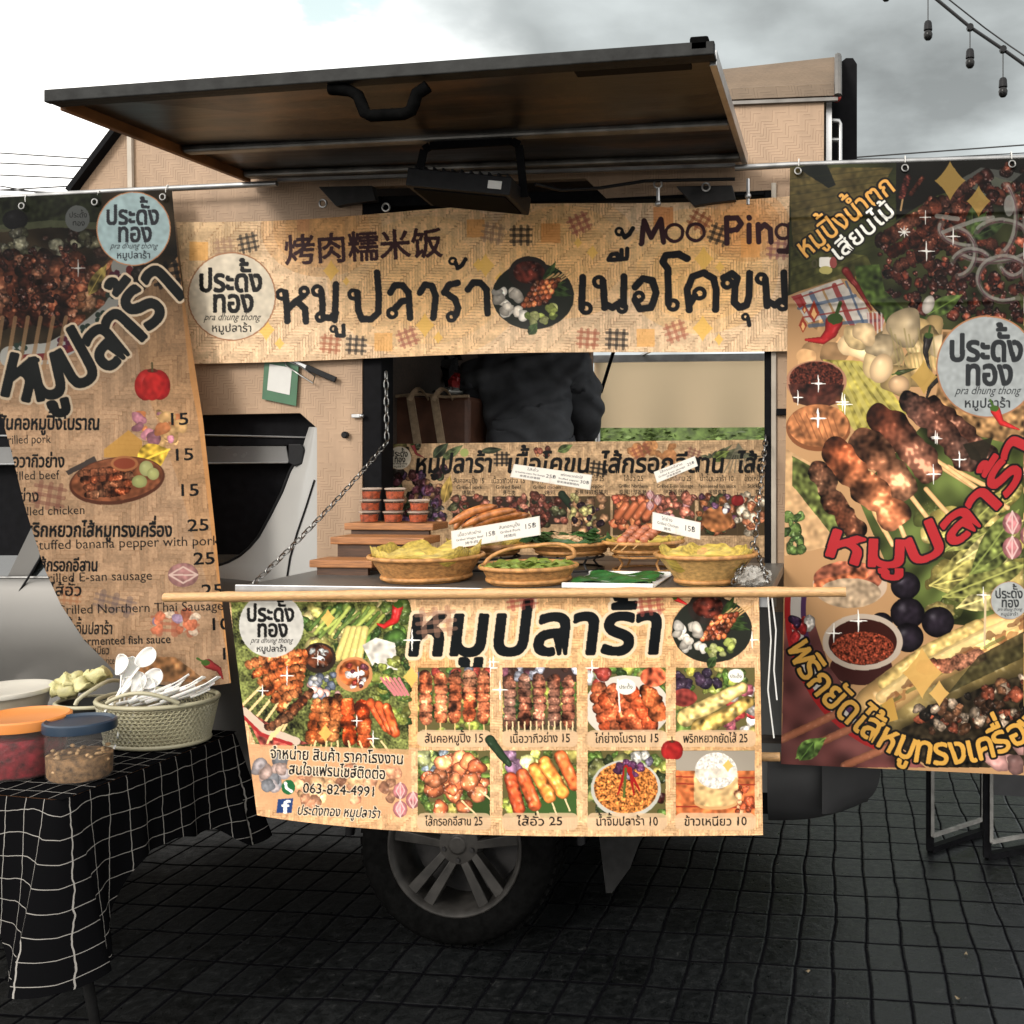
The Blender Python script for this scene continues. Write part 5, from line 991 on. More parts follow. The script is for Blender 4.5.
MB().tube([P(44, 545, 3.434), P(40, 558, 3.43), P(28, 578, 3.41), P(14, 600, 3.402), P(4, 630, 3.394), P(0, 660, 3.405)], .004, 6).build('door_gap', BLACK_PL, truck)
m = MB(); q0, q1 = P(-560, 500, 3.5), P(312, 500, 3.5); m.box((q0.x, 3.5, .7), (q1.x - .02, 4.95, 2.0)); m.build('cab_interior', BLACKF, truck)

# ================================================================== HANGING RAIL, BANNERS, POLES
rail = MB(); rail.tube([P(-120, 205, 3.33), P(120, 191, 3.335), P(277, 183.5, 3.335)], .011, 10); rail.tube([P(735, 168, 3.335), P(790, 165, 3.335), P(1110, 155, 3.335)], .011, 10); rail.box((P(277, 180, 3.33).x, 3.331, hz - .032), (P(735, 170, 3.33).x, 3.345, hz - .02)); r_ = rail.build('hanging_rail', mat('rail_steel', (.3, .3, .3), .35, .8, .3, 12), smooth=50); tag(r_, 'thin steel rail along the top of the truck side from which the tall banners hang', 'rail')
VINYL = print_mat('printed_vinyl', .34, .09); CLOTH = print_mat('printed_cloth', .55, .06, trans=.22)
nz2 = lambda X, Y, k, s=0: NS[k][((Y * .35).astype(int) + s) % 1024, ((X * .35).astype(int) + s * 2) % 1024]
def smooth_noise(X, Y, sc, seed):
    """gentle ripples of hanging cloth"""
    r = np.random.default_rng(seed); o = np.zeros_like(X)
    for _ in range(7): kx, ky, p = r.normal(0, 1.6), r.normal(0, 1.0), r.uniform(0, 6.3); o += np.sin((X * kx + Y * ky) / sc + p)
    return o / 4
def banner(name, cv, corners, Yd, disp, m, label, cat='banner', top=None, bot=None):
    w = max(abs(corners[1][0] - corners[0][0]), abs(corners[2][0] - corners[3][0])); h = max(abs(corners[3][1] - corners[0][1]), abs(corners[2][1] - corners[1][1]))
    X, Y, u, v = quadgrid(corners, int(w * cv.ss), int(h * cv.ss), top, bot); d = Yd + disp(X, Y, u, v)
    o = sheet(name, P(X, Y, d), sample(cv, X, Y), m); return tag(o, label, cat)
crease = lambda t, c, w: np.exp(-((t - c) / w) ** 2)
banner('menu_banner', paint_top(), ((176, 222), (790, 195), (790, 349), (192, 362)), 3.376,
       lambda X, Y, u, v: .003 * smooth_noise(X, Y, 60, 3) - .012 * crease(v, 1.0, .2) - .01 * crease(u, 0, .03) * v, VINYL, 'wide bamboo pattern name banner across the top of the serving window',
       top=lambda u: 3 * np.sin(u * 9), bot=lambda u: 2 * np.sin(u * 7 + 1))
banner('menu_banner', paint_front(), ((229, 601), (759, 596), (763, 835), (257, 815)), 2.578,
       lambda X, Y, u, v: .010 * smooth_noise(X, Y, 45, 5) * (.2 + v) + .002 * smooth_noise(X, Y, 12, 33) - .01 * crease(u, 0, .04) * v + .012 * np.sin(u * 8 + 1) * v - .007 * crease(v, .0, .02) * 1.5 + .004 * crease((u - .8) * 6 + v, .62, .05) - .05 * v * v * (1 - u) ** 2, VINYL, 'long menu banner with eight dish pictures hanging in front of the counter',
       bot=lambda u: 15 * np.sin(math.pi * u) ** .8 * (1 - u * .6))
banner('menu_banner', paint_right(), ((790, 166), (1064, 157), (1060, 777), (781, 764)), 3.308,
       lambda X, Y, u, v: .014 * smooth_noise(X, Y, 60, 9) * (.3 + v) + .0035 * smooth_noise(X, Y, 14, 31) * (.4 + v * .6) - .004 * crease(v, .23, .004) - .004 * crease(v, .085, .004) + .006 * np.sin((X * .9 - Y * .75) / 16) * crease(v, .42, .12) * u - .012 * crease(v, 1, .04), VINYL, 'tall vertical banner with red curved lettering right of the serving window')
# left banner: its free edge curls away towards the truck
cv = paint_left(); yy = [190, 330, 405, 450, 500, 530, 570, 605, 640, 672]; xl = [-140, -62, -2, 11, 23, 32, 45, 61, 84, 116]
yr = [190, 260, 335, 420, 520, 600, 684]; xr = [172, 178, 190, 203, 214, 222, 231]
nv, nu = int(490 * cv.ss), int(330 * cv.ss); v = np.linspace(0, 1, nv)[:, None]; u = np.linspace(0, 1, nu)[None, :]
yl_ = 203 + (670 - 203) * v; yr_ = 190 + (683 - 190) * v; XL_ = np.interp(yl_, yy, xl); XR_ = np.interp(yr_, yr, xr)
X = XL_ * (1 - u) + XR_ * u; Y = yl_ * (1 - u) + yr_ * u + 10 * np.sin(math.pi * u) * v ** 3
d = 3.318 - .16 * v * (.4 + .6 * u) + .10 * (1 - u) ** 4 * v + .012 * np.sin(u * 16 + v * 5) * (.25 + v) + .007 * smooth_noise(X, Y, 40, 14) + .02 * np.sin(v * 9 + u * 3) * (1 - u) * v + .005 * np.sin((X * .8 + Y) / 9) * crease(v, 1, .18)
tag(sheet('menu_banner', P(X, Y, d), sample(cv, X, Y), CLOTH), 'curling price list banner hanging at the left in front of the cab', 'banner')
banner('menu_banner', paint_inner(), ((383, 444), (771, 439.5), (771, 566), (383, 566)), 3.62, lambda X, Y, u, v: .002 * smooth_noise(X, Y, 40, 21), VINYL, 'low menu banner standing behind the food on the counter inside the window')
def pole(name, pts, r, label, nodes_=5):
    a, b = Vector(pts[0]), Vector(pts[1]); n = 40; rr = [r * (1 + .16 * max(0, 1 - abs(((i / n * nodes_) % 1) - .5) * 22)) for i in range(n + 1)]
    o = MB().tube([a.lerp(b, i / n) + Vector((0, 0, .004 * math.sin(i / n * 3.1))) for i in range(n + 1)], rr, 14).build(name, BAMBOO, smooth=50); return tag(o, label, 'pole')
pole('bamboo_pole', (P(165, 597.5, 2.566), P(846, 592, 2.566)), .0135, 'upper bamboo pole along the counter edge with its ends sticking out past the front banner')
pole('bamboo_pole', (P(262, 757, 2.68), P(780, 757, 2.68)), .0125, 'lower bamboo pole behind the front banner with only its right end showing')
for i, (pts, lab) in enumerate((([(768, 597), (771, 640), (768, 690), (774, 738)], 'white string dangling longest from the right end of the bamboo pole'), ([(772, 598), (776, 630), (774, 670), (777, 700)], 'shorter white string dangling beside the long one at the right end of the pole'))):
    tag(MB().tube([P(x, y, 2.56 - .004 * k) for k, (x, y) in enumerate(pts)], .0022, 6).build('string', PAPER, smooth=80), lab, 'string')

def eyelets(o, spots):
    for x, y, Y in spots:
        q = P(x, y + 5, Y); MB().tube([q + Vector((.011 * math.cos(t), -.001, .011 * math.sin(t))) for t in np.linspace(0, 2 * math.pi, 17)[:-1]], .0035, 6, closed=True).build('eyelet', CHROME, o, smooth=60)
        z = P(x, y - 2, 3.333).z; m = MB(); m.tube([(q.x + .002, 3.333 + .017 * math.cos(t), z - .005 + .022 * math.sin(t)) for t in np.linspace(0, 2 * math.pi, 17)[:-1]], .002, 5, closed=True); m.build('cable_tie', PAPER, o, smooth=60)
by = {o.get('label', '')[:12]: o for o in scene.objects if o.name.startswith('menu_banner')}
eyelets(by['tall vertica'], ((798, 166, 3.300), (905, 163, 3.300), (1012, 159, 3.300))); eyelets(by['curling pric'], ((22, 201, 3.305), (95, 197, 3.305), (163, 192, 3.305)))
# floodlight under the hatch
fl = thing('floodlight', 'black floodlight hung on a bracket under the raised hatch', 'lamp', tuple(P(468, 196, 3.05)))
T = Matrix.Translation(P(470, 192, 3.04)) @ Matrix.Rotation(math.radians(7), 4, 'Y') @ Matrix.Rotation(math.radians(-4), 4, 'X')
m = MB(); m.box((-.175, -.10, -.03), (.175, .10, .03), T); 
for k in range(11): m.box((-.16 + k * .031, -.09, .0302), (-.152 + k * .031, .09, .044), T)
m.build('housing', BLACK_PL, fl, bevel=.006); MB().box((-.155, -.08, -.034), (.155, .08, -.0302), T).build('lens', mat('matt_black_lens', (.006, .006, .006), .7, 0, .3, 20, spec=.03), fl)
MB().box((.10, -.1015, -.014), (.145, -.1002, .012), T).build('sticker', PAPER, fl)
m = MB(); pts = [T @ Vector((-.187, 0, 0)), P(424, 150, 3.0), P(430, 146, 3.0), P(512, 141, 3.0), P(519, 145, 3.0), T @ Vector((.187, 0, 0))]
for i in range(5): m.bar(pts[i], pts[i + 1], .026, .007, (0, 1, 0))
m.build('bracket', BLACKF, fl)
tag(MB().tube([P(x, y, Y) for x, y, Y in ((535, 184, 3.05), (560, 190, 3.15), (600, 188, 3.28), (645, 181, 3.33), (690, 180, 3.33), (735, 179, 3.33))], .006, 8).build('power_cable', BLACK_PL, smooth=60), 'black cable running right from the floodlight along the hatch hinge', 'cable')

# payment card clipped to the wall (its code left out), knife and clip
cd = thing('payment_card', 'green bordered white card clipped to the wall left of the window', 'card', tuple(P(281, 380, W0 - .01)))
cc = [(265, 352), (299, 358), (296, 406), (262, 399)]
MB().prism([P(x, y, W0 - .014) for x, y in cc], (0, .003, 0)).build('card', mat('green_card', (.035, .12, .055), .4, 0, .1, 20), cd)
MB().prism([P(x, y, W0 - .0155) for x, y in [(269.5, 364), (292, 368), (289.5, 395), (267, 390)]], (0, .001, 0)).build('white_panel', PAPER, cd)
kn = thing('folding_knife', 'black handled tool hooked on the wall over the green card', 'tool', tuple(P(320, 372, W0)))
MB().bar(P(306, 367, W0 - .02), P(336, 380, W0 - .02), .008, .022).build('handle', BLACK_PL, kn, bevel=.003); MB().bar(P(284, 358, W0 - .022), P(306, 367, W0 - .021), .004, .014).build('blade', STEEL, kn)
tag(MB().tube([P(x, y, W0 - .024) for x, y in ((284, 359), (300, 366), (315, 376), (313, 383), (300, 375), (286, 365))], .003, 6, closed=True).build('wire_clip', CHROME, smooth=60), 'shiny wire clip holding the green card', 'clip')
# ================================================================== FOOD ON THE COUNTER
def wob(n, a, s): 
    r = random.Random(s); ph = [r.uniform(0, 6.3) for _ in range(4)]
    return lambda t, k: a * k * sum(math.sin(t * (n + q) + ph[q]) for q in range(4)) / 2.2
def basket(x, y, Yc, R, hh, label, base=.72, ring=True, tilt=0., z=None, liner=None, mtl=RATTAN, deep=.75):
    z = ZC + .001 if z is None else z; p = P(x, y, Yc); loc = (p.x, Yc, z)
    t = thing('bamboo_basket', label, 'basket', loc, 'bamboo baskets of food on the counter'); t.rotation_euler = (0, tilt, random.uniform(0, 3))
    m = MB(); prof = [(.001, .006), (R * base, .004), (R * base, 0), (R * (base + .04), .012), (R * (base * .55 + .45), hh * .5), (R * .985, hh), (R * .95, hh), (R * (base * .5 + .42), hh * .5), (R * base * .9, .014), (.001, .012)]
    m.lathe(prof, 44); m.build('bowl', mtl, t, smooth=50, rel=True)
    m = MB(); m.tube([(R * 1.0 * math.cos(q), R * 1.0 * math.sin(q), hh) for q in np.linspace(0, 2 * math.pi, 45)[:-1]], .0065, 8, closed=True)
    if ring: m.tube([(R * (base + .05) * math.cos(q), R * (base + .05) * math.sin(q), .012) for q in np.linspace(0, 2 * math.pi, 45)[:-1]], .007, 8, closed=True)
    m.build('rim', mat('split_bamboo_rim', (.46, .22, .07), .5, 0, .4, 40, bump=.4, bscale=150), t, smooth=60, rel=True)
    if liner:
        lm, lift, seed = liner[:3]; w1 = wob(3, .16, seed); r = random.Random(seed); m = MB()
        w2 = wob(6, .75, seed + 1)
        pr = [(.001, .02), (R * .5, .022), (R * .75, hh * .55), (R * .9, hh * .95), (R * (.93), hh + lift)]
        o = []
        G = np.array([[((q + w1(a_, i / 4) * R * .6) * math.cos(a_), (q + w1(a_, i / 4) * R * .6) * math.sin(a_), zz + ((lift * .6 * w2(a_, 1) + .004 * math.sin(a_ * 17 + seed)) if i >= 3 else .003 * math.sin(a_ * 13 + seed)) * (i - 2) / 2) for a_ in np.linspace(0, 2 * math.pi, 61)] for i, (q, zz) in enumerate(pr)])
        l = m.grid(G).build('leaf_liner', lm, smooth=50); l.location = (p.x, Yc, z); tag(l, liner[3] if len(liner) > 3 else 'leaf', 'leaf'); l.modifiers.new('thick', 'SOLIDIFY').thickness = .0015
    return t
def linerlab(s): return 'banana leaf lining the ' + s
PALE = mat('pale_bamboo_basketry', (.56, .33, .11), .55, 0, .35, 60, bump=.7, bscale=220, stretch=(1, 1, 2.2))
basket(427, 570, 2.80, .168, .074, 'wide round bamboo basket at the left end of the front row on the counter', liner=(LEAFY, .028, 5, linerlab('leftmost basket of the front row')))
basket(529, 574, 2.77, .142, .05, 'shallow bamboo tray in the middle of the front row with green leaf scraps', base=.8, liner=(mat('banana_leaf_mid', (.20, .24, .035), .5, 0, .4, 30, bump=.4), .006, 8, linerlab('shallow middle tray of the front row')))
bk3 = basket(706, 566, 2.80, .150, .088, 'pale footed bamboo basket at the right end of the front row', base=.55, mtl=PALE, liner=(LEAFY, .016, 11, linerlab('pale footed basket at the right')))
# hoop of the middle tray
q = P(529, 574, 2.77); m = MB(); m.tube([q + Vector((.14 * math.cos(t), .0 + .05 * math.sin(t), ZC - q.z + .05 + .055 * max(0, math.sin(t * 1)) + .03 * max(0, math.cos(t)))) for t in np.linspace(-.5, 3.4, 22)], .006, 8)
tag(m.build('cane_hoop', mat('split_bamboo_rim', (.46, .22, .07)), smooth=60), 'cane hoop standing up from the shallow middle tray', 'hoop')
# back row on wire stands
def stand(x, Yc, R, h, label, m_=DARK_IRON):
    p = P(x, 540, Yc); t = thing('food_stand', label, 'stand', (p.x, Yc, ZC), 'stands under the back row of baskets'); m = MB()
    for z in (.004, h - .005): m.tube([(R * math.cos(a), R * math.sin(a), z) for a in np.linspace(0, 2 * math.pi, 25)[:-1]], .004, 6, closed=True)
    m.build('ring', m_, t, smooth=60, rel=True)
    for k in range(4):
        a = math.radians(45 + 90 * k); MB().tube([(R * math.cos(a), R * math.sin(a), 0), (R * .8 * math.cos(a), R * .8 * math.sin(a), h * .5), (R * math.cos(a), R * math.sin(a), h)], .0045, 6).build('leg', m_, t, smooth=60, rel=True)
    return t
YB = 3.13
stand(487, YB, .11, .045, 'dark wire stand carrying the basket of sausages'); stand(571, YB, .11, .05, 'dark wire stand carrying the basket of green leaves'); stand(643, YB, .10, .055, 'wicker stool stand carrying the basket of pork skewers', RATTAN)
basket(487, 540, YB, .135, .035, 'bamboo tray of sausages in the back row behind the white price card', z=ZC + .047, liner=(LEAFY, .014, 15, linerlab('tray of sausages')))
basket(571, 535, YB, .148, .04, 'bamboo tray heaped with dark green leaf in the middle of the back row', z=ZC + .052, liner=(LEAFG, .016, 18, linerlab('green heaped tray of the back row')))
basket(643, 535, YB, .135, .04, 'bamboo tray with three pork skewers on yellow leaf in the back row', z=ZC + .057, liner=(LEAFY, .010, 23, linerlab('tray of three pork skewers')))
SAUS = mat('grilled_sausage', (.42, .15, .045), .32, 0, .75, 34, bump=.5, bscale=70, stretch=(1, 1, 1)); PORK = mat('grilled_pork', (.42, .14, .07), .38, 0, .55, 40, bump=.8, bscale=70)
for k, (x0, y0, x1, y1) in enumerate(((449, 524, 497, 506), (462, 527, 516, 510), (473, 527, 522, 514), (455, 529, 470, 512), (486, 528, 530, 515))):
    a_, b_ = P(x0, y0, YB - .06 + k * .02), P(x1, y1, YB + .02 + k * .02); pts = [a_.lerp(b_, t) + Vector((0, 0, .012 * math.sin(math.pi * t))) for t in np.linspace(0, 1, 9)]
    tag(MB().tube(pts, [.005, .011, .0135, .015, .0145, .015, .014, .011, .004], 12).build('sausage', SAUS, smooth=80), ('sausage lying topmost and longest at the back left of the leaf tray', 'sausage second from the left edge of the leaf tray', 'sausage in the middle of the tray behind the price card', 'short sausage at the left rim of the tray', 'sausage nearest the green basket')[k], 'sausage', 'grilled sausages on the tray')
for k, (x0, y0, x1, y1) in enumerate(((612, 551, 636, 527), (621, 551, 648, 527), (633, 549, 660, 527))):
    a_, b_ = P(x0, y0, YB - .16), P(x1, y1, YB - .04); d = b_ - a_
    s = thing('pork_skewer', ('leftmost pork skewer on the yellow leaf tray', 'middle pork skewer of three on the yellow leaf tray', 'right pork skewer of three on the yellow leaf tray')[k], 'skewer', tuple(a_), 'pork skewers on yellow leaf')
    MB().tube([a_, b_], .0022, 6).build('stick', BAMBOO, s); m = MB()
    for j in range(4): m.ball(a_ + d * (.42 + .16 * j), (.019, .017, .016), 10, 7, Matrix.Rotation(j * 1.1 + k, 4, 'Z'))
    m.build('meat', PORK, s, smooth=80)
# green leaf heap and herb bits
m = MB(); r = random.Random(5); q = P(571, 535, YB)
for k in range(90):
    c = Vector((q.x + r.uniform(-.12, .12), YB + r.uniform(-.11, .11), ZC + .082 + r.uniform(0, .04))); R3 = Matrix.Rotation(r.uniform(0, 6.3), 3, 'Z') @ Matrix.Rotation(r.uniform(-.9, .9), 3, 'X'); l, w = r.uniform(.02, .04), r.uniform(.008, .016)
    m.add([c + R3 @ Vector(p) for p in ((-l, 0, 0), (-l * .3, w, .004), (l * .4, w, .002), (l, 0, -.004), (l * .4, -w, .002), (-l * .3, -w, .004))], [(0, 1, 2, 3, 4, 5)])
tag(m.build('banana_leaf_shreds', LEAFG, smooth=30, fix=False), 'heap of dark green leaf strips in the middle back tray', 'leaf heap')
m = MB(); q = P(529, 574, 2.77)
for k in range(70):
    c = Vector((q.x + r.uniform(-.10, .10), 2.77 + r.uniform(-.10, .10), ZC + .04 + r.uniform(0, .022))); R3 = Matrix.Rotation(r.uniform(0, 6.3), 3, 'Z') @ Matrix.Rotation(r.uniform(-.8, .8), 3, 'X'); l, w = r.uniform(.012, .028), r.uniform(.006, .012)
    m.add([c + R3 @ Vector(p) for p in ((-l, 0, 0), (0, w, .003), (l, 0, 0), (0, -w, .003))], [(0, 1, 2, 3)])
tag(m.build('herb_scraps', mat('herb_green', (.16, .22, .03), .5, 0, .5, 50), fix=False), 'small green herb scraps lying in the shallow middle tray', 'herbs')
m = MB()
for k in range(7): c = P(566 - 8 + k * 3, 540, YB - .1); m.tube([c + Vector((.02 * math.cos(t * 2.2 + k), .012 * math.sin(t * 2 + k), .012 * math.sin(t * 1.3))) for t in np.linspace(0, 3, 7)], .006, 8)
tag(m.build('chitterling', mat('pale_offal', (.5, .32, .17), .4, 0, .4, 40, bump=.4), smooth=80), 'pale curled grilled piece at the front of the green leaf tray', 'food')
# white tray with green leaf
t = thing('white_tray', 'flat white tray with a shiny green leaf left of the pale footed basket', 'tray', (P(612, 578, 2.8).x, 2.80, ZC)); a_, b_ = P(566, 582, 2.7).x, P(656, 578, 2.7).x
m = MB(); m.box((a_, 2.665, ZC + .001), (b_, 2.95, ZC + .006)); m.box((a_, 2.655, ZC + .001), (b_, 2.6645, ZC + .016)); m.box((a_, 2.9505, ZC + .001), (b_, 2.96, ZC + .016)); m.build('tray', WHITEPL, t, bevel=.002)
G = np.array([[(x, y, ZC + .012 + .006 * math.sin(x * 40 + y * 30) + .004 * math.sin(y * 90)) for x in np.linspace(a_ + .01, b_ - .02, 20)] for y in np.linspace(2.67, 2.94, 16)])
tag(MB().grid(G).build('green_leaf', mat('shiny_leaf', (.025, .13, .03), .3, 0, .4, 20, bump=.5, bscale=60), smooth=80), 'shiny green leaf sheet lying on the flat white tray', 'leaf')
# wooden step stand and sauce cups
st = thing('step_stand', 'low wooden step stand with three tiers at the left end of the counter', 'stand', (P(370, 560, 3.0).x, 3.0, ZC))
tiers = ((344, 433, 3.22, 523, .13), (330, 424, 3.06, 537, .13), (309, 372, 2.93, 560, .11)); tz = []
for x0, x1, Yc, yy_, dp in tiers:
    a_, b_ = P(x0, yy_, Yc - dp / 2), P(x1, yy_, Yc - dp / 2); z = a_.z; tz.append((z, Yc)); m = MB(); m.box((a_.x, Yc - dp / 2, z - .024), (b_.x, Yc + dp / 2, z)); m.build('plank', WOODB, st, bevel=.003)
    m = MB(); m.box((a_.x + .02, Yc - dp / 2 + .012, ZC), (b_.x - .02, Yc - dp / 2 + .026, z - .0245)); m.build('riser', mat('dark_wood', (.07, .032, .016), .6, 0, .4, 8, stretch=(2, 20, 20)), st)
SAUCE = mat('red_brown_sauce', (.30, .05, .016), .15, 0, .8, 60, bump=.3); CLEAR = mat('clear_plastic', (.5, .3, .2), .08, 0, .02, 10, alpha=.08, spec=.6)
cup = thing('sauce_cup', 'x', 'cup', (0, 0, 0), 'sauce cups stacked on the top step')
MB().lathe([(.001, .002), (.0285, .002), (.0315, .027), (.001, .0275)], 24).build('sauce', SAUCE, cup, smooth=40, rel=True)
MB().lathe([(.0295, 0), (.0335, .035)], 24).build('cup', CLEAR, cup, smooth=40, rel=True); MB().lathe([(.001, .038), (.031, .037), (.033, .040), (.0365, .0395), (.0365, .034), (.034, .033)], 24).build('lid', mat('cloudy_film', (.68, .55, .45), .1, 0, .05, 10, alpha=.42), cup, smooth=40, rel=True)
z0, y0 = tz[0]; first = True
for ci, (cx_, n) in enumerate(((370, 3), (394, 3), (419, 2))):
    for k in range(n):
        p = P(cx_, 530, y0 - .01); lab = 'sauce cup ' + ('at the bottom', 'in the middle' if n == 3 else 'on top', 'on top')[k] + ' of the ' + ('left stack', 'middle stack', 'low right stack')[ci] + ' of red sauce cups'
        loc = (p.x + .002 * k, y0 - .015 + .003 * k, z0 + .001 + k * .0405)
        if first: cup.location = loc; cup['label'] = lab; first = False
        else: dup(cup, loc, .4 * k + ci, lab)
# price cards
fB = '฿'
def price_card(px, Yc, lines, label, stem=True):
    cvt = paint_tag(lines); c = [np.array(P(x, y, Yc + dy)) for (x, y), dy in zip(px, (.02, .02, 0, 0))]; u = np.linspace(0, 1, cvt.w)[None, :, None]; v = np.linspace(0, 1, cvt.h)[:, None, None]
    t = thing('price_card', label, 'price card', tuple(P((px[3][0] + px[2][0]) / 2, px[2][1] + 12, Yc)), 'white price cards on clear clips')
    Pq = (c[0] * (1 - u) + c[1] * u) * (1 - v) + (c[3] * (1 - u) + c[2] * u) * v
    sheet('card', Pq, cvt.lin(), CARDM, t)
    nrm = np.array((0, .004, 0)); m = MB(); m.prism([Vector(q + nrm * .5) for q in (c[0], c[1], c[2], c[3])], (0, .002, 0)); m.build('backing', PAPER, t)
    if stem:
        q = (Vector(c[2]) + Vector(c[3])) / 2 + Vector((0, .004, 0)); m = MB(); m.tube([q + Vector((0, 0, .02)), q - Vector((0, 0, .03)), q + Vector((.01, .01, -.07))], .004, 6); m.box(q - Vector((.016, .006, .03)), q + Vector((.016, .006, .006))); m.build('clip', CLEAR, t)
CARDM = print_mat('printed_card', .6, .1, (.6, .58, .55))
price_card(((451, 531), (539.4, 516), (540.5, 535), (452, 549)), 2.93, (('เนื้อวากิวย่าง', 14, 24, 15, 54), ('Grilled Wagyu Beef', 10, 40, 11, 62), ('烤牛肉', 30, 56, 12, 30), ('15฿', 76, 40, 22, 24), ('สันคอหมูปิ้ง', 108, 22, 15, 48), ('Grilled Pork', 110, 38, 12, 46), ('烤猪肉', 118, 54, 12, 28), ('15฿', 164, 36, 24, 28)), 'white price card for beef and pork in front of the sausages')
price_card(((514, 464), (592, 475), (590, 490), (510, 477)), 3.28, (('ไส้อั่ว', 36, 20, 15, 30), ('Grilled Northern Thai Sausage', 8, 38, 11, 76), ('泰国北部香肠', 22, 54, 11, 52), ('25฿', 86, 40, 22, 26), ('พริกหยวกยัดไส้', 122, 22, 15, 56), ('Stuffed pepper', 118, 38, 11, 52), ('香蕉辣椒酿猪肉', 116, 54, 11, 56), ('30฿', 172, 42, 20, 24)), 'white price card for northern sausage leaning on the inner banner left of centre')
price_card(((653.7, 472), (694.8, 456), (697.8, 466), (657, 483)), 3.28, (('ไส้กรอกอีสาน', 26, 22, 20, 110), ('Grilled E-san sausage', 14, 42, 15, 130), ('伊善香肠烤', 50, 58, 13, 70), ('25฿', 154, 42, 24, 36)), 'small tilted white price card high up over the pork skewers')
price_card(((652.6, 512), (700.6, 522.6), (700, 539.7), (652, 529)), 2.93, (('ไก่ย่าง', 38, 22, 18, 46), ('Grilled Chicken', 20, 40, 15, 90), ('烤鸡', 48, 57, 13, 30), ('15฿', 132, 42, 30, 48)), 'white price card for chicken standing behind the pale footed basket')
# crumpled clear bag
m = MB(); q = P(752, 575, 2.72); m.ball((q.x, 2.74, ZC + .028), (.05, .042, .026), 26, 16); rr_ = random.Random(3); m.v = [tuple(Vector(p) + Vector((rr_.uniform(-1, 1), rr_.uniform(-1, 1), rr_.uniform(-.6, 1.2))) * .009) for p in m.v]
tag(m.build('plastic_bag', mat('thin_clear_film', (.6, .57, .52), .15, 0, .1, 30, alpha=.4, spec=.6), smooth=50), 'crumpled clear plastic bag on the right end of the counter by the chain', 'plastic bag')

# ================================================================== INSIDE THE KIOSK
MB().box((P(384, 440, 4.3).x - .25, 3.98, .815), (P(480, 440, 4.3).x, 4.5, 1.72)).build('cabinet', INSIDE, truck, bevel=.005)
bg = thing('cool_bag', 'brown insulated bag with pale straps inside the window behind the banner', 'bag', tuple(P(430, 440, 4.2)))
a_, b_ = P(388, 445, 4.05), P(469, 396, 4.05); BR = mat('brown_leatherette', (.10, .042, .024), .5, 0, .35, 14, bump=.2)
MB().box((a_.x, 4.05, 1.725), (b_.x, 4.35, b_.z)).build('body', BR, bg, bevel=.02); STR = mat('beige_webbing', (.42, .30, .19), .7, 0, .2, 60)
for x0, x1 in ((410, 424), (434, 448)):
    q0, q1 = P(x0, 396, 4.043), P(x1 - 6, 446, 4.043); m = MB(); m.bar(q0, q1, .035, .005, (0, 1, 0)); m.tube([q0 + Vector((.09 * t, -.01, -.02 + .05 * math.sin(3.1 * t))) for t in np.linspace(0, 1, 8)], .012, 6, flat=.3); m.build('strap', STR, bg)
MB().tube([P(x, y, 4.04) for x, y in ((388, 397), (420, 394), (445, 397), (469, 396))], .007, 6).build('zip', STR, bg)
def crumple(name, label, cat, c, r, mtl, seed):
    m = MB(); m.ball(c, r, 16, 10); q = random.Random(seed); s = min(r) * .35; m.v = [tuple(Vector(p) + Vector((q.uniform(-1, 1), q.uniform(-1, 1), q.uniform(-1, 1))) * s) for p in m.v]; tag(m.build(name, mtl, smooth=25), label, cat)
q = P(398, 386, 4.2); crumple('paper_wrap', 'crumpled pale wrapper on top of the brown bag at its left', 'wrapper', (q.x, 4.15, q.z), (.05, .05, .035), mat('beige_paper', (.4, .3, .2)), 1)
q = P(461, 383, 4.25); crumple('red_packet', 'small red packet on the brown bag next to the dark shirt', 'packet', (q.x, 4.2, q.z), (.03, .03, .035), mat('red_foil', (.45, .03, .03), .3), 2)
q = P(448, 392, 4.15); crumple('silver_packet', 'crinkled silvery packet lying on the brown bag', 'packet', (q.x, 4.15, q.z), (.07, .05, .02), mat('silver_film', (.3, .3, .28), .2, .6), 3)
for k, (x, y, Y, s) in enumerate(((410, 370, 4.5, .09), (440, 368, 4.6, .10))): q = P(x, y, Y); crumple('black_sack', ('black plastic sack piled up behind the brown bag on the left', 'black plastic sack behind the brown bag next to the person')[k], 'sack', tuple(q), (s, s, s * .9), mat('black_film', (.012, .012, .013), .25), 5 + k)
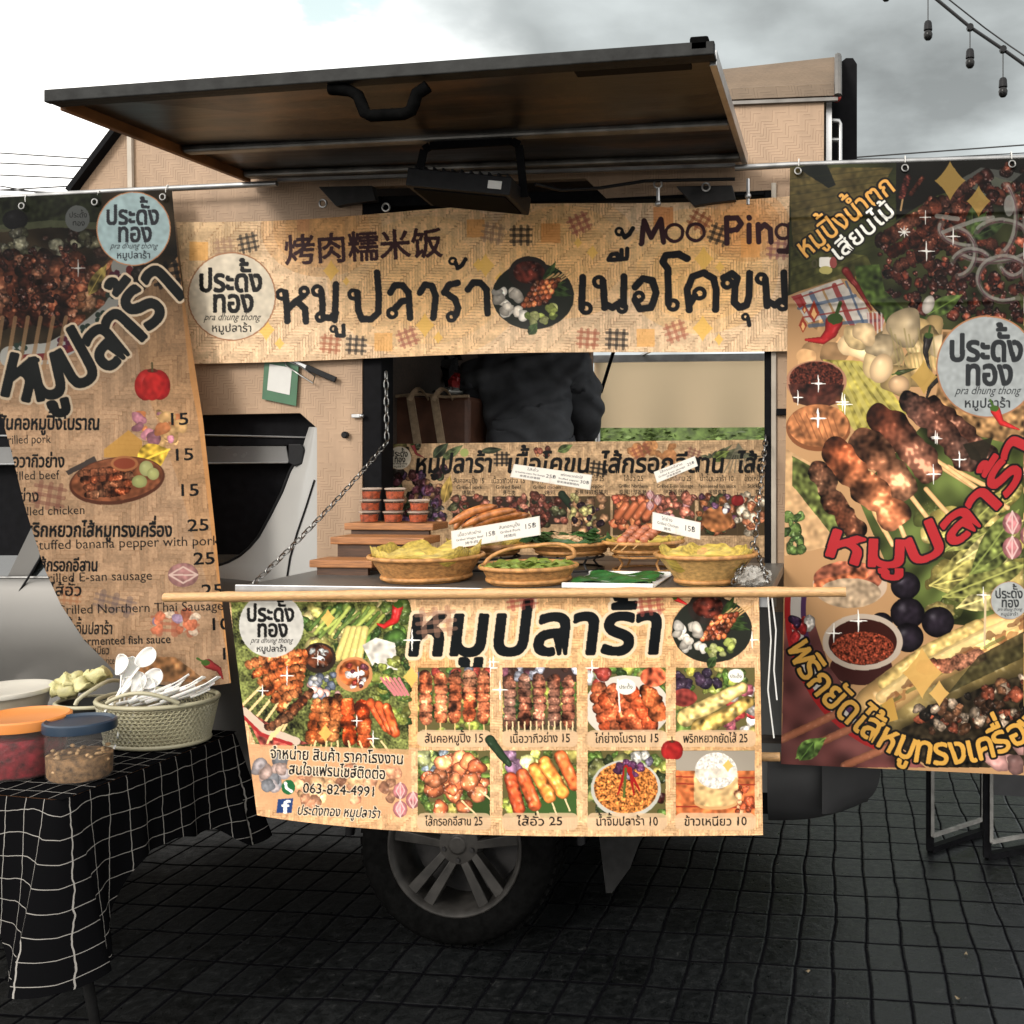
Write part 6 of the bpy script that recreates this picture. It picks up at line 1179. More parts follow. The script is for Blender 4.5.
# strut and canvas on the far side
m = MB(); m.tube([P(614, 350, 5.06), P(601, 392, 5.3)], .010, 8); m.build('gas_strut', BLACKF, truck, smooth=60); MB().tube([P(601, 392, 5.3), P(596, 412, 5.45)], .006, 8).build('gas_strut', STEEL, truck, smooth=60)
aw = thing('canvas_awning', 'plain beige canvas sheet hanging beyond the far side opening of the kiosk', 'canvas', tuple(P(690, 428, 5.9)))
a_, b_ = P(594, 428, 5.9), P(785, 362, 5.9)
G = np.array([[(x, 5.9 + .02 * math.sin(x * 14) * (1 - t), a_.z + (b_.z + .02 - a_.z) * t) for x in np.linspace(a_.x, b_.x + .6, 40)] for t in np.linspace(0, 1, 8)])
cloth = MB().grid(G).build('cloth', mat('beige_canvas', (.8, .60, .40), .8, 0, .06, 4), aw, smooth=80); _cm = cloth.data.materials[0]; _nt = _cm.node_tree; _o = [n for n in _nt.nodes if n.type == 'OUTPUT_MATERIAL'][0]; _b = [n for n in _nt.nodes if n.type == 'BSDF_PRINCIPLED'][0]; _t = _nt.nodes.new('ShaderNodeBsdfTranslucent'); _t.inputs[0].default_value = (1., .74, .48, 1); _x = _nt.nodes.new('ShaderNodeMixShader'); _x.inputs[0].default_value = .8; _nt.links.new(_b.outputs[0], _x.inputs[1]); _nt.links.new(_t.outputs[0], _x.inputs[2]); _nt.links.new(_x.outputs[0], _o.inputs[0])
m = MB(); m.bar((a_.x - .02, 5.885, b_.z + .03), (b_.x + .6, 5.885, b_.z + .03), .03, .045); m.bar((a_.x + .25, 5.6, b_.z + .075), (b_.x + .3, 5.6, b_.z + .075), .02, .02); m.tube([(a_.x + .3, 5.9, b_.z + .05), (a_.x + .5, 5.62, b_.z + .08)], .01, 6); m.build('frame', STEEL, aw)
for x in (a_.x + .02, b_.x + .58): MB().tube([(x, 5.92, 0), (x, 5.92, b_.z + .05)], .016, 8).build('post', STEEL, aw, smooth=60)

# ================================================================== PERSON in the kiosk
def skin_mesh(name, joints, edges, mtl, sub=2, parent=None, root=0):
    me = bpy.data.meshes.new(name); me.from_pydata([j[:3] for j in joints], edges, []); o = bpy.data.objects.new(name, me); COL.objects.link(o)
    sk = o.modifiers.new('skin', 'SKIN'); sv = me.skin_vertices[0].data
    for i, j in enumerate(joints): sv[i].radius = (j[3], j[4] if len(j) > 4 else j[3]); sv[i].use_root = (i == root)
    sk.use_smooth_shade = True; ss_ = o.modifiers.new('sub', 'SUBSURF'); ss_.levels = ss_.render_levels = sub
    dg = bpy.context.evaluated_depsgraph_get(); ev = bpy.data.meshes.new_from_object(o.evaluated_get(dg)); bpy.data.objects.remove(o)
    n = bpy.data.objects.new(name, ev); ev.materials.clear(); ev.materials.append(mtl); COL.objects.link(n)
    for p in ev.polygons: p.use_smooth = True
    if parent: put(n, parent, True)
    return n
pq = P(548, 400, 4.18); per = thing('person', 'person in a black shirt standing inside the kiosk with their back to the window', 'person', (pq.x, 4.18, .812)); per.rotation_euler = (math.radians(-5), math.radians(-5), math.radians(10)); per.scale = (1.16, 1.10, 1.04)
SKIN = mat('skin', (.36, .19, .11), .5, 0, .1, 20, sss=.1); SHIRT = mat('black_tshirt', (.060, .063, .070), .7, 0, .35, 10, bump=.6, bscale=10, spec=.2); TROU = mat('dark_trousers', (.02, .022, .03), .8, 0, .3, 12, bump=.3); HAIR = mat('black_hair', (.01, .009, .008), .45, 0, .4, 60, bump=.5, bscale=120, stretch=(20, 20, 2))
J = [(0, 0, .86, .13, .10), (0, .01, 1.02, .125, .095), (0, .02, 1.2, .145, .10), (0, .04, 1.36, .12, .085), (0, .06, 1.45, .055, .052), (0, .09, 1.53, .062, .07), (0, .10, 1.61, .078, .092), (0, .09, 1.69, .06, .075),
     (-.19, .03, 1.37, .055), (-.215, .13, 1.16, .042), (-.17, .34, 1.10, .033), (-.19, .40, 1.10, .036, .02), (.19, .03, 1.37, .055), (.215, .13, 1.16, .042), (.17, .34, 1.10, .033), (.19, .40, 1.10, .036, .02),
     (-.10, 0, .78, .085), (-.11, .01, .46, .055), (-.12, -.02, .08, .04), (-.125, .12, .03, .038, .025), (.10, 0, .78, .085), (.11, .01, .46, .055), (.12, -.02, .08, .04), (.125, .12, .03, .038, .025)]
E_ = [(0, 1), (1, 2), (2, 3), (3, 4), (4, 5), (5, 6), (6, 7), (3, 8), (8, 9), (9, 10), (10, 11), (3, 12), (12, 13), (13, 14), (14, 15), (0, 16), (16, 17), (17, 18), (18, 19), (0, 20), (20, 21), (21, 22), (22, 23)]
for sg in (-1, 1):
    w = 11 if sg < 0 else 15; b0 = len(J)
    for k in range(4): J += [(sg * (.205 - .012 * k), .44, 1.105 - .004 * k, .0095), (sg * (.203 - .012 * k), .472 + .004 * (1 if k in (1, 2) else 0), 1.095, .0085), (sg * (.200 - .012 * k), .49 + .006 * (1 if k in (1, 2) else 0), 1.075, .0075)]; E_ += [(w, b0 + 3 * k), (b0 + 3 * k, b0 + 3 * k + 1), (b0 + 3 * k + 1, b0 + 3 * k + 2)]
    J += [(sg * .155, .41, 1.10, .011), (sg * .140, .44, 1.088, .009)]; E_ += [(w, b0 + 12), (b0 + 12, b0 + 13)]
skin_mesh('body', J, E_, SKIN, 2, per)
S = [(0, 0, .88, .165, .125), (0, .0, 1.0, .17, .13), (0, .0, 1.12, .185, .14), (0, .02, 1.25, .20, .145), (0, .04, 1.36, .18, .13), (0, .06, 1.45, .085, .08), (-.19, .04, 1.36, .10), (-.215, .13, 1.17, .085), (-.17, .36, 1.10, .062), (.19, .04, 1.36, .10), (.215, .13, 1.17, .085), (.17, .36, 1.10, .062)]
sh_ = skin_mesh('t_shirt', S, [(0, 1), (1, 2), (2, 3), (3, 4), (4, 5), (4, 6), (6, 7), (7, 8), (4, 9), (9, 10), (10, 11)], SHIRT, 4, per)
for v_ in sh_.data.vertices:
    c_ = v_.co; k1 = math.sin(c_.x * 17 - c_.z * 21 + 1.7 * math.sin(c_.z * 7 + c_.x * 5)); k2 = math.sin(c_.x * 38 + c_.z * 15 + 2.2 * math.sin(c_.z * 11 - c_.x * 6))
    v_.co += v_.normal * (.020 * max(0, k1) ** 2.5 + .010 * max(0, k2) ** 4 + .004 * math.sin(c_.z * 60 + 3 * math.sin(c_.x * 20)))
skin_mesh('trousers', [(0, 0, .90, .15, .115), (0, 0, .82, .15, .12), (-.105, 0, .72, .10), (-.115, .01, .46, .075), (-.12, -.01, .12, .06), (.105, 0, .72, .10), (.115, .01, .46, .075), (.12, -.01, .12, .06)], [(0, 1), (1, 2), (2, 3), (3, 4), (1, 5), (5, 6), (6, 7)], TROU, 2, per)
h = MB(); h.ball((0, .08, 1.665), (.088, .105, .095), 20, 14); h.ball((0, .035, 1.60), (.078, .06, .075), 16, 12); put(h.build('hair', HAIR, smooth=80), per, True)
f_ = MB(); f_.ball((0, .205, 1.585), (.014, .02, .018), 10, 8); f_.ball((-.08, .10, 1.60), (.010, .02, .03), 10, 8); f_.ball((.08, .10, 1.60), (.010, .02, .03), 10, 8); put(f_.build('nose_and_ears', SKIN, smooth=80), per, True)
f_ = MB(); [f_.ball((sx * .031, .182, 1.612), (.012, .008, .007), 10, 8) for sx in (-1, 1)]; put(f_.build('eyes', BLACKF, smooth=80), per, True)
put(MB().ball((0, .188, 1.55), (.024, .008, .006), 12, 8).build('mouth', mat('lips', (.3, .10, .08), .5), smooth=80), per, True)

# ================================================================== TABLE ON THE LEFT
ZTB = .82; Nn = pixz(62, 800, ZTB); Fr = pixz(236, 732, ZTB); ex = (Fr - Nn); Wt = ex.length; ex.normalize(); el = Vector((-ex.y, ex.x, 0)); Lt = 1.5
TT = lambda a, b, z=0: Nn + ex * a + el * b + Vector((0, 0, z))
tb = thing('folding_table', 'folding table hidden under a black gridded cloth with one steel leg showing', 'table', tuple(TT(Wt / 2, Lt / 2, -ZTB)))
MB().prism([TT(.01, .01, -.03), TT(Wt - .01, .01, -.03), TT(Wt - .01, Lt, -.03), TT(.01, Lt, -.03)], (0, 0, .026)).build('table_top', WOODB, tb)
for a, b in ((.04, .06), (Wt - .04, .42), (.04, Lt - .1), (Wt - .04, Lt - .1)):
    MB().tube([TT(a, b, -.03), TT(a + (.10 if a < .2 else -.06), b - (.05 if b < .2 else -.14), -ZTB)], .014, 10).build('leg', mat('table_leg_steel', (.010, .010, .010), .5, 0, .3, 20, spec=.03), tb, smooth=60)
MB().prism([TT(.03, .03, -.036), TT(.03, .16, -.036), TT(.03, .05, -.20)], ex * .004).build('corner_brace', STEEL, tb)
# cloth: top sheet and falling sides with folded corners
PER = .066
vs, fs, uvs = [], [], []
def gridpatch(fn, ns, nt):
    o = len(vs)
    for i in range(nt):
        for j in range(ns): p, uv = fn(j / (ns - 1), i / (nt - 1)); vs.append(tuple(p)); uvs.append(uv)
    for i in range(nt - 1):
        for j in range(ns - 1): fs.append((o + i * ns + j, o + i * ns + j + 1, o + (i + 1) * ns + j + 1, o + (i + 1) * ns + j))
gridpatch(lambda s, t: (TT(-.004 + (Wt + .008) * s, -.004 + (Lt + .008) * t, .002 + .0015 * math.sin(s * 19) * math.sin(t * 31)), (s * Wt, t * Lt)), 40, 60)
# perimeter: back right corner -> right end -> near corner -> near side
rc = .03; per_pts = []
for k in np.linspace(0, 1, 10): per_pts.append((TT(Wt + .004, .25 * (1 - k) + rc), ex, (Wt, .25 * (1 - k)), 0, .5))
for k in np.linspace(0, 1, 10): t = math.pi / 2 * k; per_pts.append((TT(Wt - rc + (rc + .004) * math.cos(t), rc - (rc + .004) * math.sin(t)), (ex * math.cos(t) - el * math.sin(t)), (Wt, -.0), 1 - abs(k - .5) * 1.2, k))
for k in np.linspace(0, 1, 60)[1:-1]: per_pts.append((TT(Wt - rc - (Wt - 2 * rc) * k, -.004), -el, (Wt - rc - (Wt - 2 * rc) * k, 0), math.exp(-((1 - k) * Wt / .10) ** 2) * .8 + math.exp(-(k * Wt / .10) ** 2) * .6, 2))
for k in np.linspace(0, 1, 14): t = math.pi / 2 * k; per_pts.append((TT(rc - (rc + .004) * math.sin(t), rc - (rc + .004) * math.cos(t)), (-el * math.cos(t) - ex * math.sin(t)), (0, 0), 1, 3))
for k in np.linspace(0, 1, 90)[1:]: per_pts.append((TT(-.004, rc + (Lt - rc) * k), -ex, (0, rc + (Lt - rc) * k), math.exp(-(k * Lt / .12) ** 2) * .8, 4))
s_acc = [0.]
for i in range(1, len(per_pts)): s_acc.append(s_acc[-1] + (per_pts[i][0] - per_pts[i - 1][0]).length)
s_corner = s_acc[10 + 10 + 58 + 7]; s_c2 = s_acc[15]
def skirt(s, t):
    i = min(int(round(s * (len(per_pts) - 1))), len(per_pts) - 1); p, n, uv0, fl, kind = per_pts[i]; ss_ = s_acc[i]
    D = .29 + .25 * math.exp(-((ss_ - s_corner) / .13) ** 2) + .15 * math.exp(-((ss_ - s_c2) / .10) ** 2) + (.06 if ss_ > s_corner else 0) * min(1, (ss_ - s_corner) / .1 if ss_ > s_corner else 0) + .012 * math.sin(ss_ * 17) + .006 * math.sin(ss_ * 41)
    d = D * t; out = .002 + .02 * t + (.10 * fl) * t + .012 * t * math.sin(ss_ * 27 + .8 * math.sin(ss_ * 9)) + .004 * t * math.sin(ss_ * 63)
    zz = -d * (1 - .06 * t) + .001
    # the sides meet the corner fold with slanting threads
    a_ = (ss_ - s_corner); sh = a_ * (1 + 1.3 * t * math.exp(-(a_ / .10) ** 2))
    return p + n * (out + .004 * (1 - math.exp(-t * 20))) + Vector((0, 0, zz)), (sh, d + .35 * abs(a_) * math.exp(-(a_ / .12) ** 2))
gridpatch(skirt, len(per_pts), 34)
me = bpy.data.meshes.new('tablecloth'); me.from_pydata(vs, [], fs); ul = me.uv_layers.new(name='weft')
for lp in me.loops: ul.data[lp.index].uv = uvs[lp.vertex_index]
for p in me.polygons: p.use_smooth = True
cm, nt, N, L, b = nodes('black_check_cloth'); uvn = N('ShaderNodeUVMap', uv_map='weft'); wn = N('ShaderNodeTexNoise'); wn.inputs['Scale'].default_value = 14; L(uvn.outputs[0], wn.inputs['Vector']); sp = N('ShaderNodeSeparateXYZ'); L(uvn.outputs[0], sp.inputs[0]); ms = []
for q in (0, 1):
    f = M2 = _math(nt, 'FRACT', _math(nt, 'DIVIDE', _math(nt, 'ADD', _math(nt, 'ADD', sp.outputs[q], 10 * PER + .012), _math(nt, 'MULTIPLY', wn.outputs[0], .016)), PER)); ms.append(_math(nt, 'LESS_THAN', f, .032))
mx = N('ShaderNodeMix', data_type='RGBA'); mx.inputs[6].default_value = (.004, .004, .0045, 1); mx.inputs[7].default_value = (.27, .255, .235, 1); L(_math(nt, 'MAXIMUM', *ms), mx.inputs[0]); L(mx.outputs[2], b.inputs['Base Color']); b.inputs['Roughness'].default_value = .8; b.inputs['Specular IOR Level'].default_value = 0
me.materials.append(cm); tco = bpy.data.objects.new('tablecloth', me); COL.objects.link(tco); tag(tco, 'black tablecloth with a thin white grid draped over the table on the left', 'tablecloth')

# things on the table
def ontable(x, y, dz=.005): q = pixz(x, y, ZTB + dz); return q
# perforated basket
q = ontable(158, 741); bk = thing('plastic_basket', 'pale olive perforated oval basket full of white spoons and forks', 'basket', tuple(q)); RB, HB = .185, .15; ST = (1.08, .78)
OL = mat('olive_cream_plastic', (.40, .37, .25), .4, 0, .08, 10)
ns, nr = 64, 11; m = MB(); G = []
for i in range(nr): 
    z = .012 + (HB - .024) * i / (nr - 1); rad = RB * (.86 + .14 * i / (nr - 1)); G.append([(rad * ST[0] * math.cos(2 * math.pi * (k + .5 * (i % 2)) / ns), rad * ST[1] * math.sin(2 * math.pi * (k + .5 * (i % 2)) / ns), z) for k in range(ns)])
for row in G: m.v += row
for i in range(nr - 1):
    for k in range(ns):
        l = (k + 1) % ns; a, b_, c, d = i * ns + k, i * ns + l, (i + 1) * ns + k, (i + 1) * ns + l
        m.f += [(a, b_, c), (b_, d, c)] if i % 2 == 0 else [(a, d, c), (a, b_, d)]
o = m.build('lattice_wall', OL, bk, rel=True, fix=False); wf = o.modifiers.new('lattice', 'WIREFRAME'); wf.thickness = .0085; wf.use_even_offset = False
m = MB(); el_ = lambda r, z, n=48: [(r * ST[0] * math.cos(t), r * ST[1] * math.sin(t), z) for t in np.linspace(0, 2 * math.pi, n + 1)[:-1]]
m.tube(el_(RB * 1.01, HB), .008, 8, closed=True); m.tube(el_(RB * .865, .01), .008, 8, closed=True); m.lathe([(.001, .004), (RB * .86, .004)], 40, None, *ST); m.build('rim', OL, bk, smooth=60, rel=True)
MB().tube([(RB * ST[0] * math.cos(t), RB * ST[1] * math.sin(t) - .012, HB + .055 * math.sin((t - 4.2) / 1.5 * math.pi)) for t in np.linspace(4.35, 5.6, 12)], .007, 8).build('handle', OL, bk, smooth=60, rel=True)
MB().tube([(-RB * ST[0] * 1.0 + .01 * math.cos(t * 3), .12 * math.cos(t), HB + .05 * math.sin(t)) for t in np.linspace(0, math.pi, 12)], .007, 8).build('handle', OL, bk, smooth=60, rel=True)
B = np.array(q)
def spoon(loc, rx, rz, label, grp, kind='spoon', ry=0):
    t = thing(kind, label, kind, tuple(loc), grp); t.rotation_euler = (rx, ry, rz); m = MB()
    if kind == 'spoon':
        G = np.array([[(.023 * math.sin(math.pi * min(1, .08 + .9 * k)) ** .7 * math.cos(a_) , .075 + .06 * k, -.010 * math.sin(math.pi * k) * (1 - math.cos(a_) ** 2) - 0.0) for a_ in np.linspace(0, math.pi, 9)] for k in np.linspace(0, 1, 12)])
        G = np.array([[(w_ * .021 * math.sqrt(max(0, 1 - (2 * k - 1) ** 2)), .07 + .06 * k, .009 * (w_ * w_ + (2 * k - 1) ** 2) - .009) for w_ in np.linspace(-1, 1, 9)] for k in np.linspace(0.001, .999, 14)])
        bo = MB().grid(G).build('bowl', WHITEPL, t, smooth=80, rel=True); bo.modifiers.new('t', 'SOLIDIFY').thickness = .0016
        m.tube([(0, -.06, .004), (0, 0, .003), (0, .072, 0)], [.0045, .004, .005], 8, flat=.5); m.build('handle', WHITEPL, t, smooth=60, rel=True)
    else:
        m.tube([(0, -.06, .003), (0, .06, 0)], [.005, .004], 8, flat=.5); m.build('handle', WHITEPL, t, smooth=60, rel=True); m = MB(); m.box((-.011, .058, -.001), (.011, .078, .001))
        for k in range(4): m.bar((-.0093 + .0062 * k, .077, 0), (-.0093 + .0062 * k, .115, .004), .0034, .002)
        m.build('head', WHITEPL, t, rel=True)
    return t
tub = thing('cream_tub', 'round cream tub of spoons inside the olive basket', 'tub', tuple(B + (-.075, -.02, .075)))
MB().lathe([(.05, 0), (.072, .085), (.078, .085), (.078, .08), (.069, .078), (.05, .006), (.001, .006)], 28).build('tub', mat('cream_plastic', (.55, .48, .34), .4, 0, .05), tub, smooth=40, rel=True)
# each spoon given by where its bowl shows in the photo
Yb = B[1]
sp_ = ((122, 665, -.4, 'pale spoon with its round bowl facing out at the far left of the tub'), (130, 668, .1, 'spoon second from the left with its bowl turned to the front'), (146, 658, .35, 'tallest spoon sticking up from the tub'), (139, 683, -.2, 'spoon low in the middle of the tub'), (152, 679, .55, 'spoon leaning right over the forks'), (127, 686, -.55, 'spoon resting lowest over the left rim of the tub'), (146, 689, .25, 'spoon low at the right of the tub'))
for k, (x, y, rz, lab) in enumerate(sp_):
    bc = Vector(P(x, y, Yb - .03 + .012 * (k % 3))); s = spoon((0, 0, 0), math.radians(62 + 6 * (k % 3)), 0, lab, 'white plastic spoons in the tub'); s.rotation_euler = (math.radians(66 - 5 * (k % 3)), rz * 1.1, rz * .3); s.scale = (1.5, 1.3, 1.4); s.location = bc - (s.rotation_euler.to_matrix() @ Vector((0, .13, 0)))
for k in range(9):
    x, y = 172 + k * 5, 690 - (k % 3) * 5 + (k // 5) * 2; bc = Vector(P(x, y, Yb - .04 + .016 * (k % 4))); s = spoon((0, 0, 0), 0, 0, 'white plastic fork lying in the right half of the olive basket', 'white plastic forks in the basket', 'fork'); s.rotation_euler = (math.radians(14 + 5 * (k % 3)), .3 * math.sin(k * 2.2), math.radians(-62 - 14 * math.sin(k * 1.7))); s.scale = (1.7, 1.1, 1.8); s.location = bc - (s.rotation_euler.to_matrix() @ Vector((0, .10, 0)))
# lidded jars
jr = thing('red_jar', 'clear jar of red sauce with an orange lid at the near left of the table', 'jar', tuple(ontable(26, 792)))
def jar(t, RX, RY, h, lidm, lidh, fill, fillh, bodym):
    s = (RX, RY); MB().lathe([(.001, .002), (.90, .002), (.97, .012), (1.0, h), (.96, h)], 40, None, *s).build('container', bodym, t, smooth=50, rel=True)
    m = MB(); m.lathe([(.001, .004), (.87, .004), (.93, .014), (.95, fillh * .98), (.6, fillh), (.3, fillh * 1.01), (.001, fillh)], 40, None, *s, wob=lambda a_, k: .02 * math.sin(a_ * 7) * k); m.build('contents', fill, t, smooth=60, rel=True)
    MB().lathe([(.94, h - .006), (1.06, h - .006), (1.07, h + .004), (1.06, h + lidh), (1.0, h + lidh + .004), (.94, h + lidh), (.90, h + lidh - .003), (.001, h + lidh - .003)], 48, None, *s).build('lid', lidm, t, smooth=35, rel=True)
CLB = mat('frosted_plastic', (.45, .42, .40), .12, 0, .03, 10, alpha=.09, spec=.6)
qj = pixz(24, 772, ZTB + .005); jr.location = qj; jar(jr, .125, .11, .155, mat('orange_lid', (.62, .22, .05), .4, 0, .06, 10), .022, mat('red_pickle', (.16, .006, .012), .35, 0, .8, 40, bump=.8, bscale=60), .125, CLB)
bj = thing('snack_tub', 'oval clear tub of peanuts with a dark blue lid', 'tub', tuple(pixz(80, 777, ZTB + .005)))
jar(bj, .098, .082, .155, mat('navy_lid', (.014, .03, .055), .35, 0, .1, 10), .02, mat('fried_shallot', (.20, .11, .045), .6, 0, .7, 60, bump=.6, bscale=90), .075, CLB)
rr_ = random.Random(9); m = MB()
for k in range(110):
    a = rr_.uniform(0, 6.3); rad = rr_.uniform(.6, .9) if k < 70 else rr_.uniform(0, .85); m.ball((.098 * rad * math.cos(a), .082 * rad * math.sin(a), rr_.uniform(.02, .085)), (rr_.uniform(.006, .012), .006, .006), 7, 5, Matrix.Rotation(rr_.uniform(0, 6), 4, 'Z') @ Matrix.Rotation(rr_.uniform(-1, 1), 4, 'X'))
o = m.build('peanuts', mat('peanut', (.36, .22, .10), .55, 0, .5, 60), smooth=80); o['kind'] = 'stuff'; o.location = bj.location; tag(o, 'pale peanut pieces filling the clear tub with the blue lid', 'peanuts')
# large metal tray with a lidded food box and greens
tr = thing('metal_tray', 'large round shallow steel tray behind the jars at the left edge', 'tray', tuple(pixz(30, 722, ZTB + .004)))
MB().lathe([(.001, .004), (.20, .004), (.235, .06), (.25, .062), (.25, .066), (.232, .064), (.20, .01), (.001, .01)], 48).build('tray', mat('tray_steel', (.5, .5, .5), .22, 1, .1, 10), tr, smooth=40, rel=True)
bx = thing('food_box', 'round clear box with a white lid sitting in the steel tray', 'box', tuple(pixz(6, 716, ZTB + .075)))
MB().lathe([(.001, .0), (.115, .0), (.135, .085), (.13, .085)], 36).build('box', mat('cloudy_tub', (.42, .36, .27), .35, 0, .2, 8, alpha=.75), bx, smooth=40, rel=True); MB().lathe([(.13, .084), (.145, .084), (.147, .092), (.145, .099), (.135, .101), (.125, .097), (.001, .097)], 40).build('lid', mat('cloudy_lid', (.56, .53, .46), .4, 0, .06, 8), bx, smooth=35, rel=True)
for k, (x, y, rz) in enumerate(((62, 690, .2), (76, 686, 1.0), (88, 682, 2.0), (98, 676, 2.6), (70, 680, 3.0))):
    qq = P(x, y, bx.location.y + .05); m = MB(); r = random.Random(k + 70); m.ball((0, 0, 0), (.05, .036, .022), 22, 12); n1 = [r.uniform(0, 6.3) for _ in range(6)]
    m.v = [(p[0] * (1 + .25 * math.sin(p[1] * 90 + n1[0])), p[1] * (1 + .3 * math.sin(p[0] * 80 + n1[1])), p[2] + .012 * math.sin(p[0] * 110 + n1[2]) * math.sin(p[1] * 120 + n1[3]) + r.uniform(-.003, .003)) for p in m.v]
    o = m.build('cabbage_leaf', mat('cabbage', (.50, .46, .22), .5, 0, .35, 30, bump=.4, sss=.1), smooth=50); o.location = qq; o.rotation_euler = (.5 * math.sin(k), .5 * math.cos(k * 2), rz)
    tag(o, ('crumpled cabbage leaf next to the white lid', 'second cabbage leaf from the white lid, curling upright', 'third cabbage leaf, the highest of the pile', 'cabbage leaf nearest the black basket', 'cabbage leaf at the back of the pile under the others')[k], 'cabbage leaf', 'cabbage leaves in the tray')
db = thing('small_basket', 'small olive basket with a black inside wedged between the tray and the spoon basket', 'basket', tuple(pixz(92, 735, ZTB + .004)))
MB().lathe([(.001, .004), (.085, .004), (.105, .11), (.112, .112), (.112, .118), (.1, .116), (.08, .01), (.001, .01)], 36, None, 1.1, .8).build('body', mat('black_basket', (.014, .014, .013), .4), db, smooth=40, rel=True)
m = MB(); m.tube([(.122 * math.cos(t), .088 * math.sin(t), .118) for t in np.linspace(0, 2 * math.pi, 33)[:-1]], .007, 8, closed=True); m.build('rim', OL, db, smooth=60, rel=True)

# ================================================================== FOLDING SIGN FRAMES on the right
WF = mat('white_frame_paint', (.17, .165, .155), .5, 0, .4, 20)
def frame(name, label, outer, Y, mtl_in):
    t = thing(name, label, 'sign frame', tuple(P((outer[0] + outer[2]) / 2, outer[3], Y)), 'folding sign frames under the right banner'); x0, y0, x1, y1 = outer
    a, b_, c, d = P(x0, y0, Y), P(x1, y0 + 3, Y + .25), P(x1, y1 + 9, Y + .25), P(x0, y1, Y); m = MB()
    c.z = d.z = .012
    for p, q in ((a, b_), (b_, c), (c, d), (d, a)): m.bar(p, q, .035, .03)
    m.build('outer_frame', BLACKF, t); ctr_ = (a + b_ + c + d) / 4; ins = [p + (ctr_ - p) * .07 + Vector((0, -.03, .0)) for p in (a, b_, c, d)]; ins[2].z += .05; ins[3].z += .05
    m = MB(); [m.bar(ins[i], ins[(i + 1) % 4], .015, .016) for i in range(4)]; m.build('inner_frame', mtl_in, t); return t
frame('sign_frame', 'left folding frame with white inner edge standing on the setts under the right banner', (930, 700, 984, 833), 4.45, WF)
frame('sign_frame', 'right folding frame half cut by the picture edge under the right banner', (987, 690, 1080, 836), 4.40, WF)
q = P(1010, 780, 4.7); MB_ = MB().prism([P(994, 700, 4.75), P(1080, 700, 4.9), P(1080, 800, 4.9), P(994, 795, 4.75)], (0, .015, 0)); o = MB_.build('board', mat('dark_board', (.03, .03, .032), .6), None); tag(o, 'dark board leaning behind the right folding frame', 'board')
# litter on the ground
LITTER = mat('dry_leaf', (.16, .12, .07), .7, 0, .4, 60)
for k, (x, y) in enumerate(((807, 972), (966, 955), (958, 999))):
    qq = pixz(x, y, .004); G = np.array([[(.010 * s_ * math.cos(a_) * (1 + .3 * math.sin(3 * a_ + k)), .006 * s_ * math.sin(a_), .003 * math.sin(a_ * 2 + k) * s_ + .004) for a_ in np.linspace(0, 2 * math.pi, 13)] for s_ in (.05, .6, 1)])
    o = MB().grid(G).build('fallen_leaf', LITTER, smooth=60); o.location = qq; o.rotation_euler = (0, 0, k * 1.3); tag(o, ('pale scrap of leaf leftmost on the dark setts', 'bent dry leaf on the lit setts at the right', 'curled pale leaf near the bottom right corner')[k], 'leaf', 'dry leaves on the setts')
# ================================================================== OVERHEAD WIRES AND LIGHTS
WIRE = mat('black_wire', (.01, .01, .011), .6)
def wire(pts, r, label, name='overhead_wire', cat='wire', group=None): o = MB().tube(pts, r, 6).build(name, WIRE, smooth=60); return tag(o, label, cat, group)
wire([P(x, y, 4.0) for x, y in ((905, -26), (935, -2), (970, 27), (1004, 50), (1040, 76), (1100, 112))], .007, 'thick festoon cable of the string lights at the top right')
wire([P(x, y, 4.02) for x, y in ((925, -24), (947, -2), (985, 28), (1010, 46), (1060, 80))], .003, 'thin support wire just above the festoon cable')
def bulb(x, y0, y1, lab):
    Y = 4.0; a, c = P(x, y0, Y), P(x, y1, Y); t = thing('string_light_bulb', lab, 'light bulb', tuple(a), 'bulbs of the string lights'); h_ = a.z - c.z
    MB().tube([(0, 0, 0), (0, 0, -(h_ - .075))], .0022, 6).build('cord', WIRE, t, rel=True); T = Matrix.Translation((0, 0, -(h_ - .075)))
    MB().lathe([(.001, .004), (.012, .002), (.016, -.006), (.018, -.035), (.016, -.037)], 16, T).build('socket', BLACK_PL, t, smooth=40, rel=True); MB().lathe([(.012, -.034), (.015, -.040), (.019, -.052), (.0175, -.066), (.010, -.075), (.001, -.077)], 18, T).build('glass', mat('smoky_bulb', (.012, .012, .012), .25, 0, .05, 10, spec=.2), t, smooth=60, rel=True)
    MB().tube([(0, -.012, .006), (0, .012, .006)], .014, 8).build('clamp', BLACK_PL, t, rel=True)
bulb(886, -40, 1, 'bulb only just peeping in at the top edge of the picture'); bulb(928, -8, 40, 'bulb hanging highest and leftmost of the full ones'); bulb(970, 29, 68, 'middle bulb below the knot of the festoon cable'); bulb(1003, 51, 97, 'lowest bulb nearest the right edge')
for k, (y0, y1) in enumerate(((153, 160), (163, 168), (175, 180), (190, 184), (190, 195), (186, 205))):
    wire([P(-300, y0 - (y1 - y0) * 2.6, 26), P(0, y0, 26), P(110, y1, 26), P(400, y1 + (y1 - y0) * 2.6 + 4, 26)], .02, ('topmost power line in the sky at the left edge', 'second power line from the top at the left', 'third power line from the top at the left', 'rising power line that crosses the lower ones at the left', 'power line just above the left banner', 'lowest power line slanting down behind the left banner')[k], 'power_line', 'power line', 'power lines at the left')
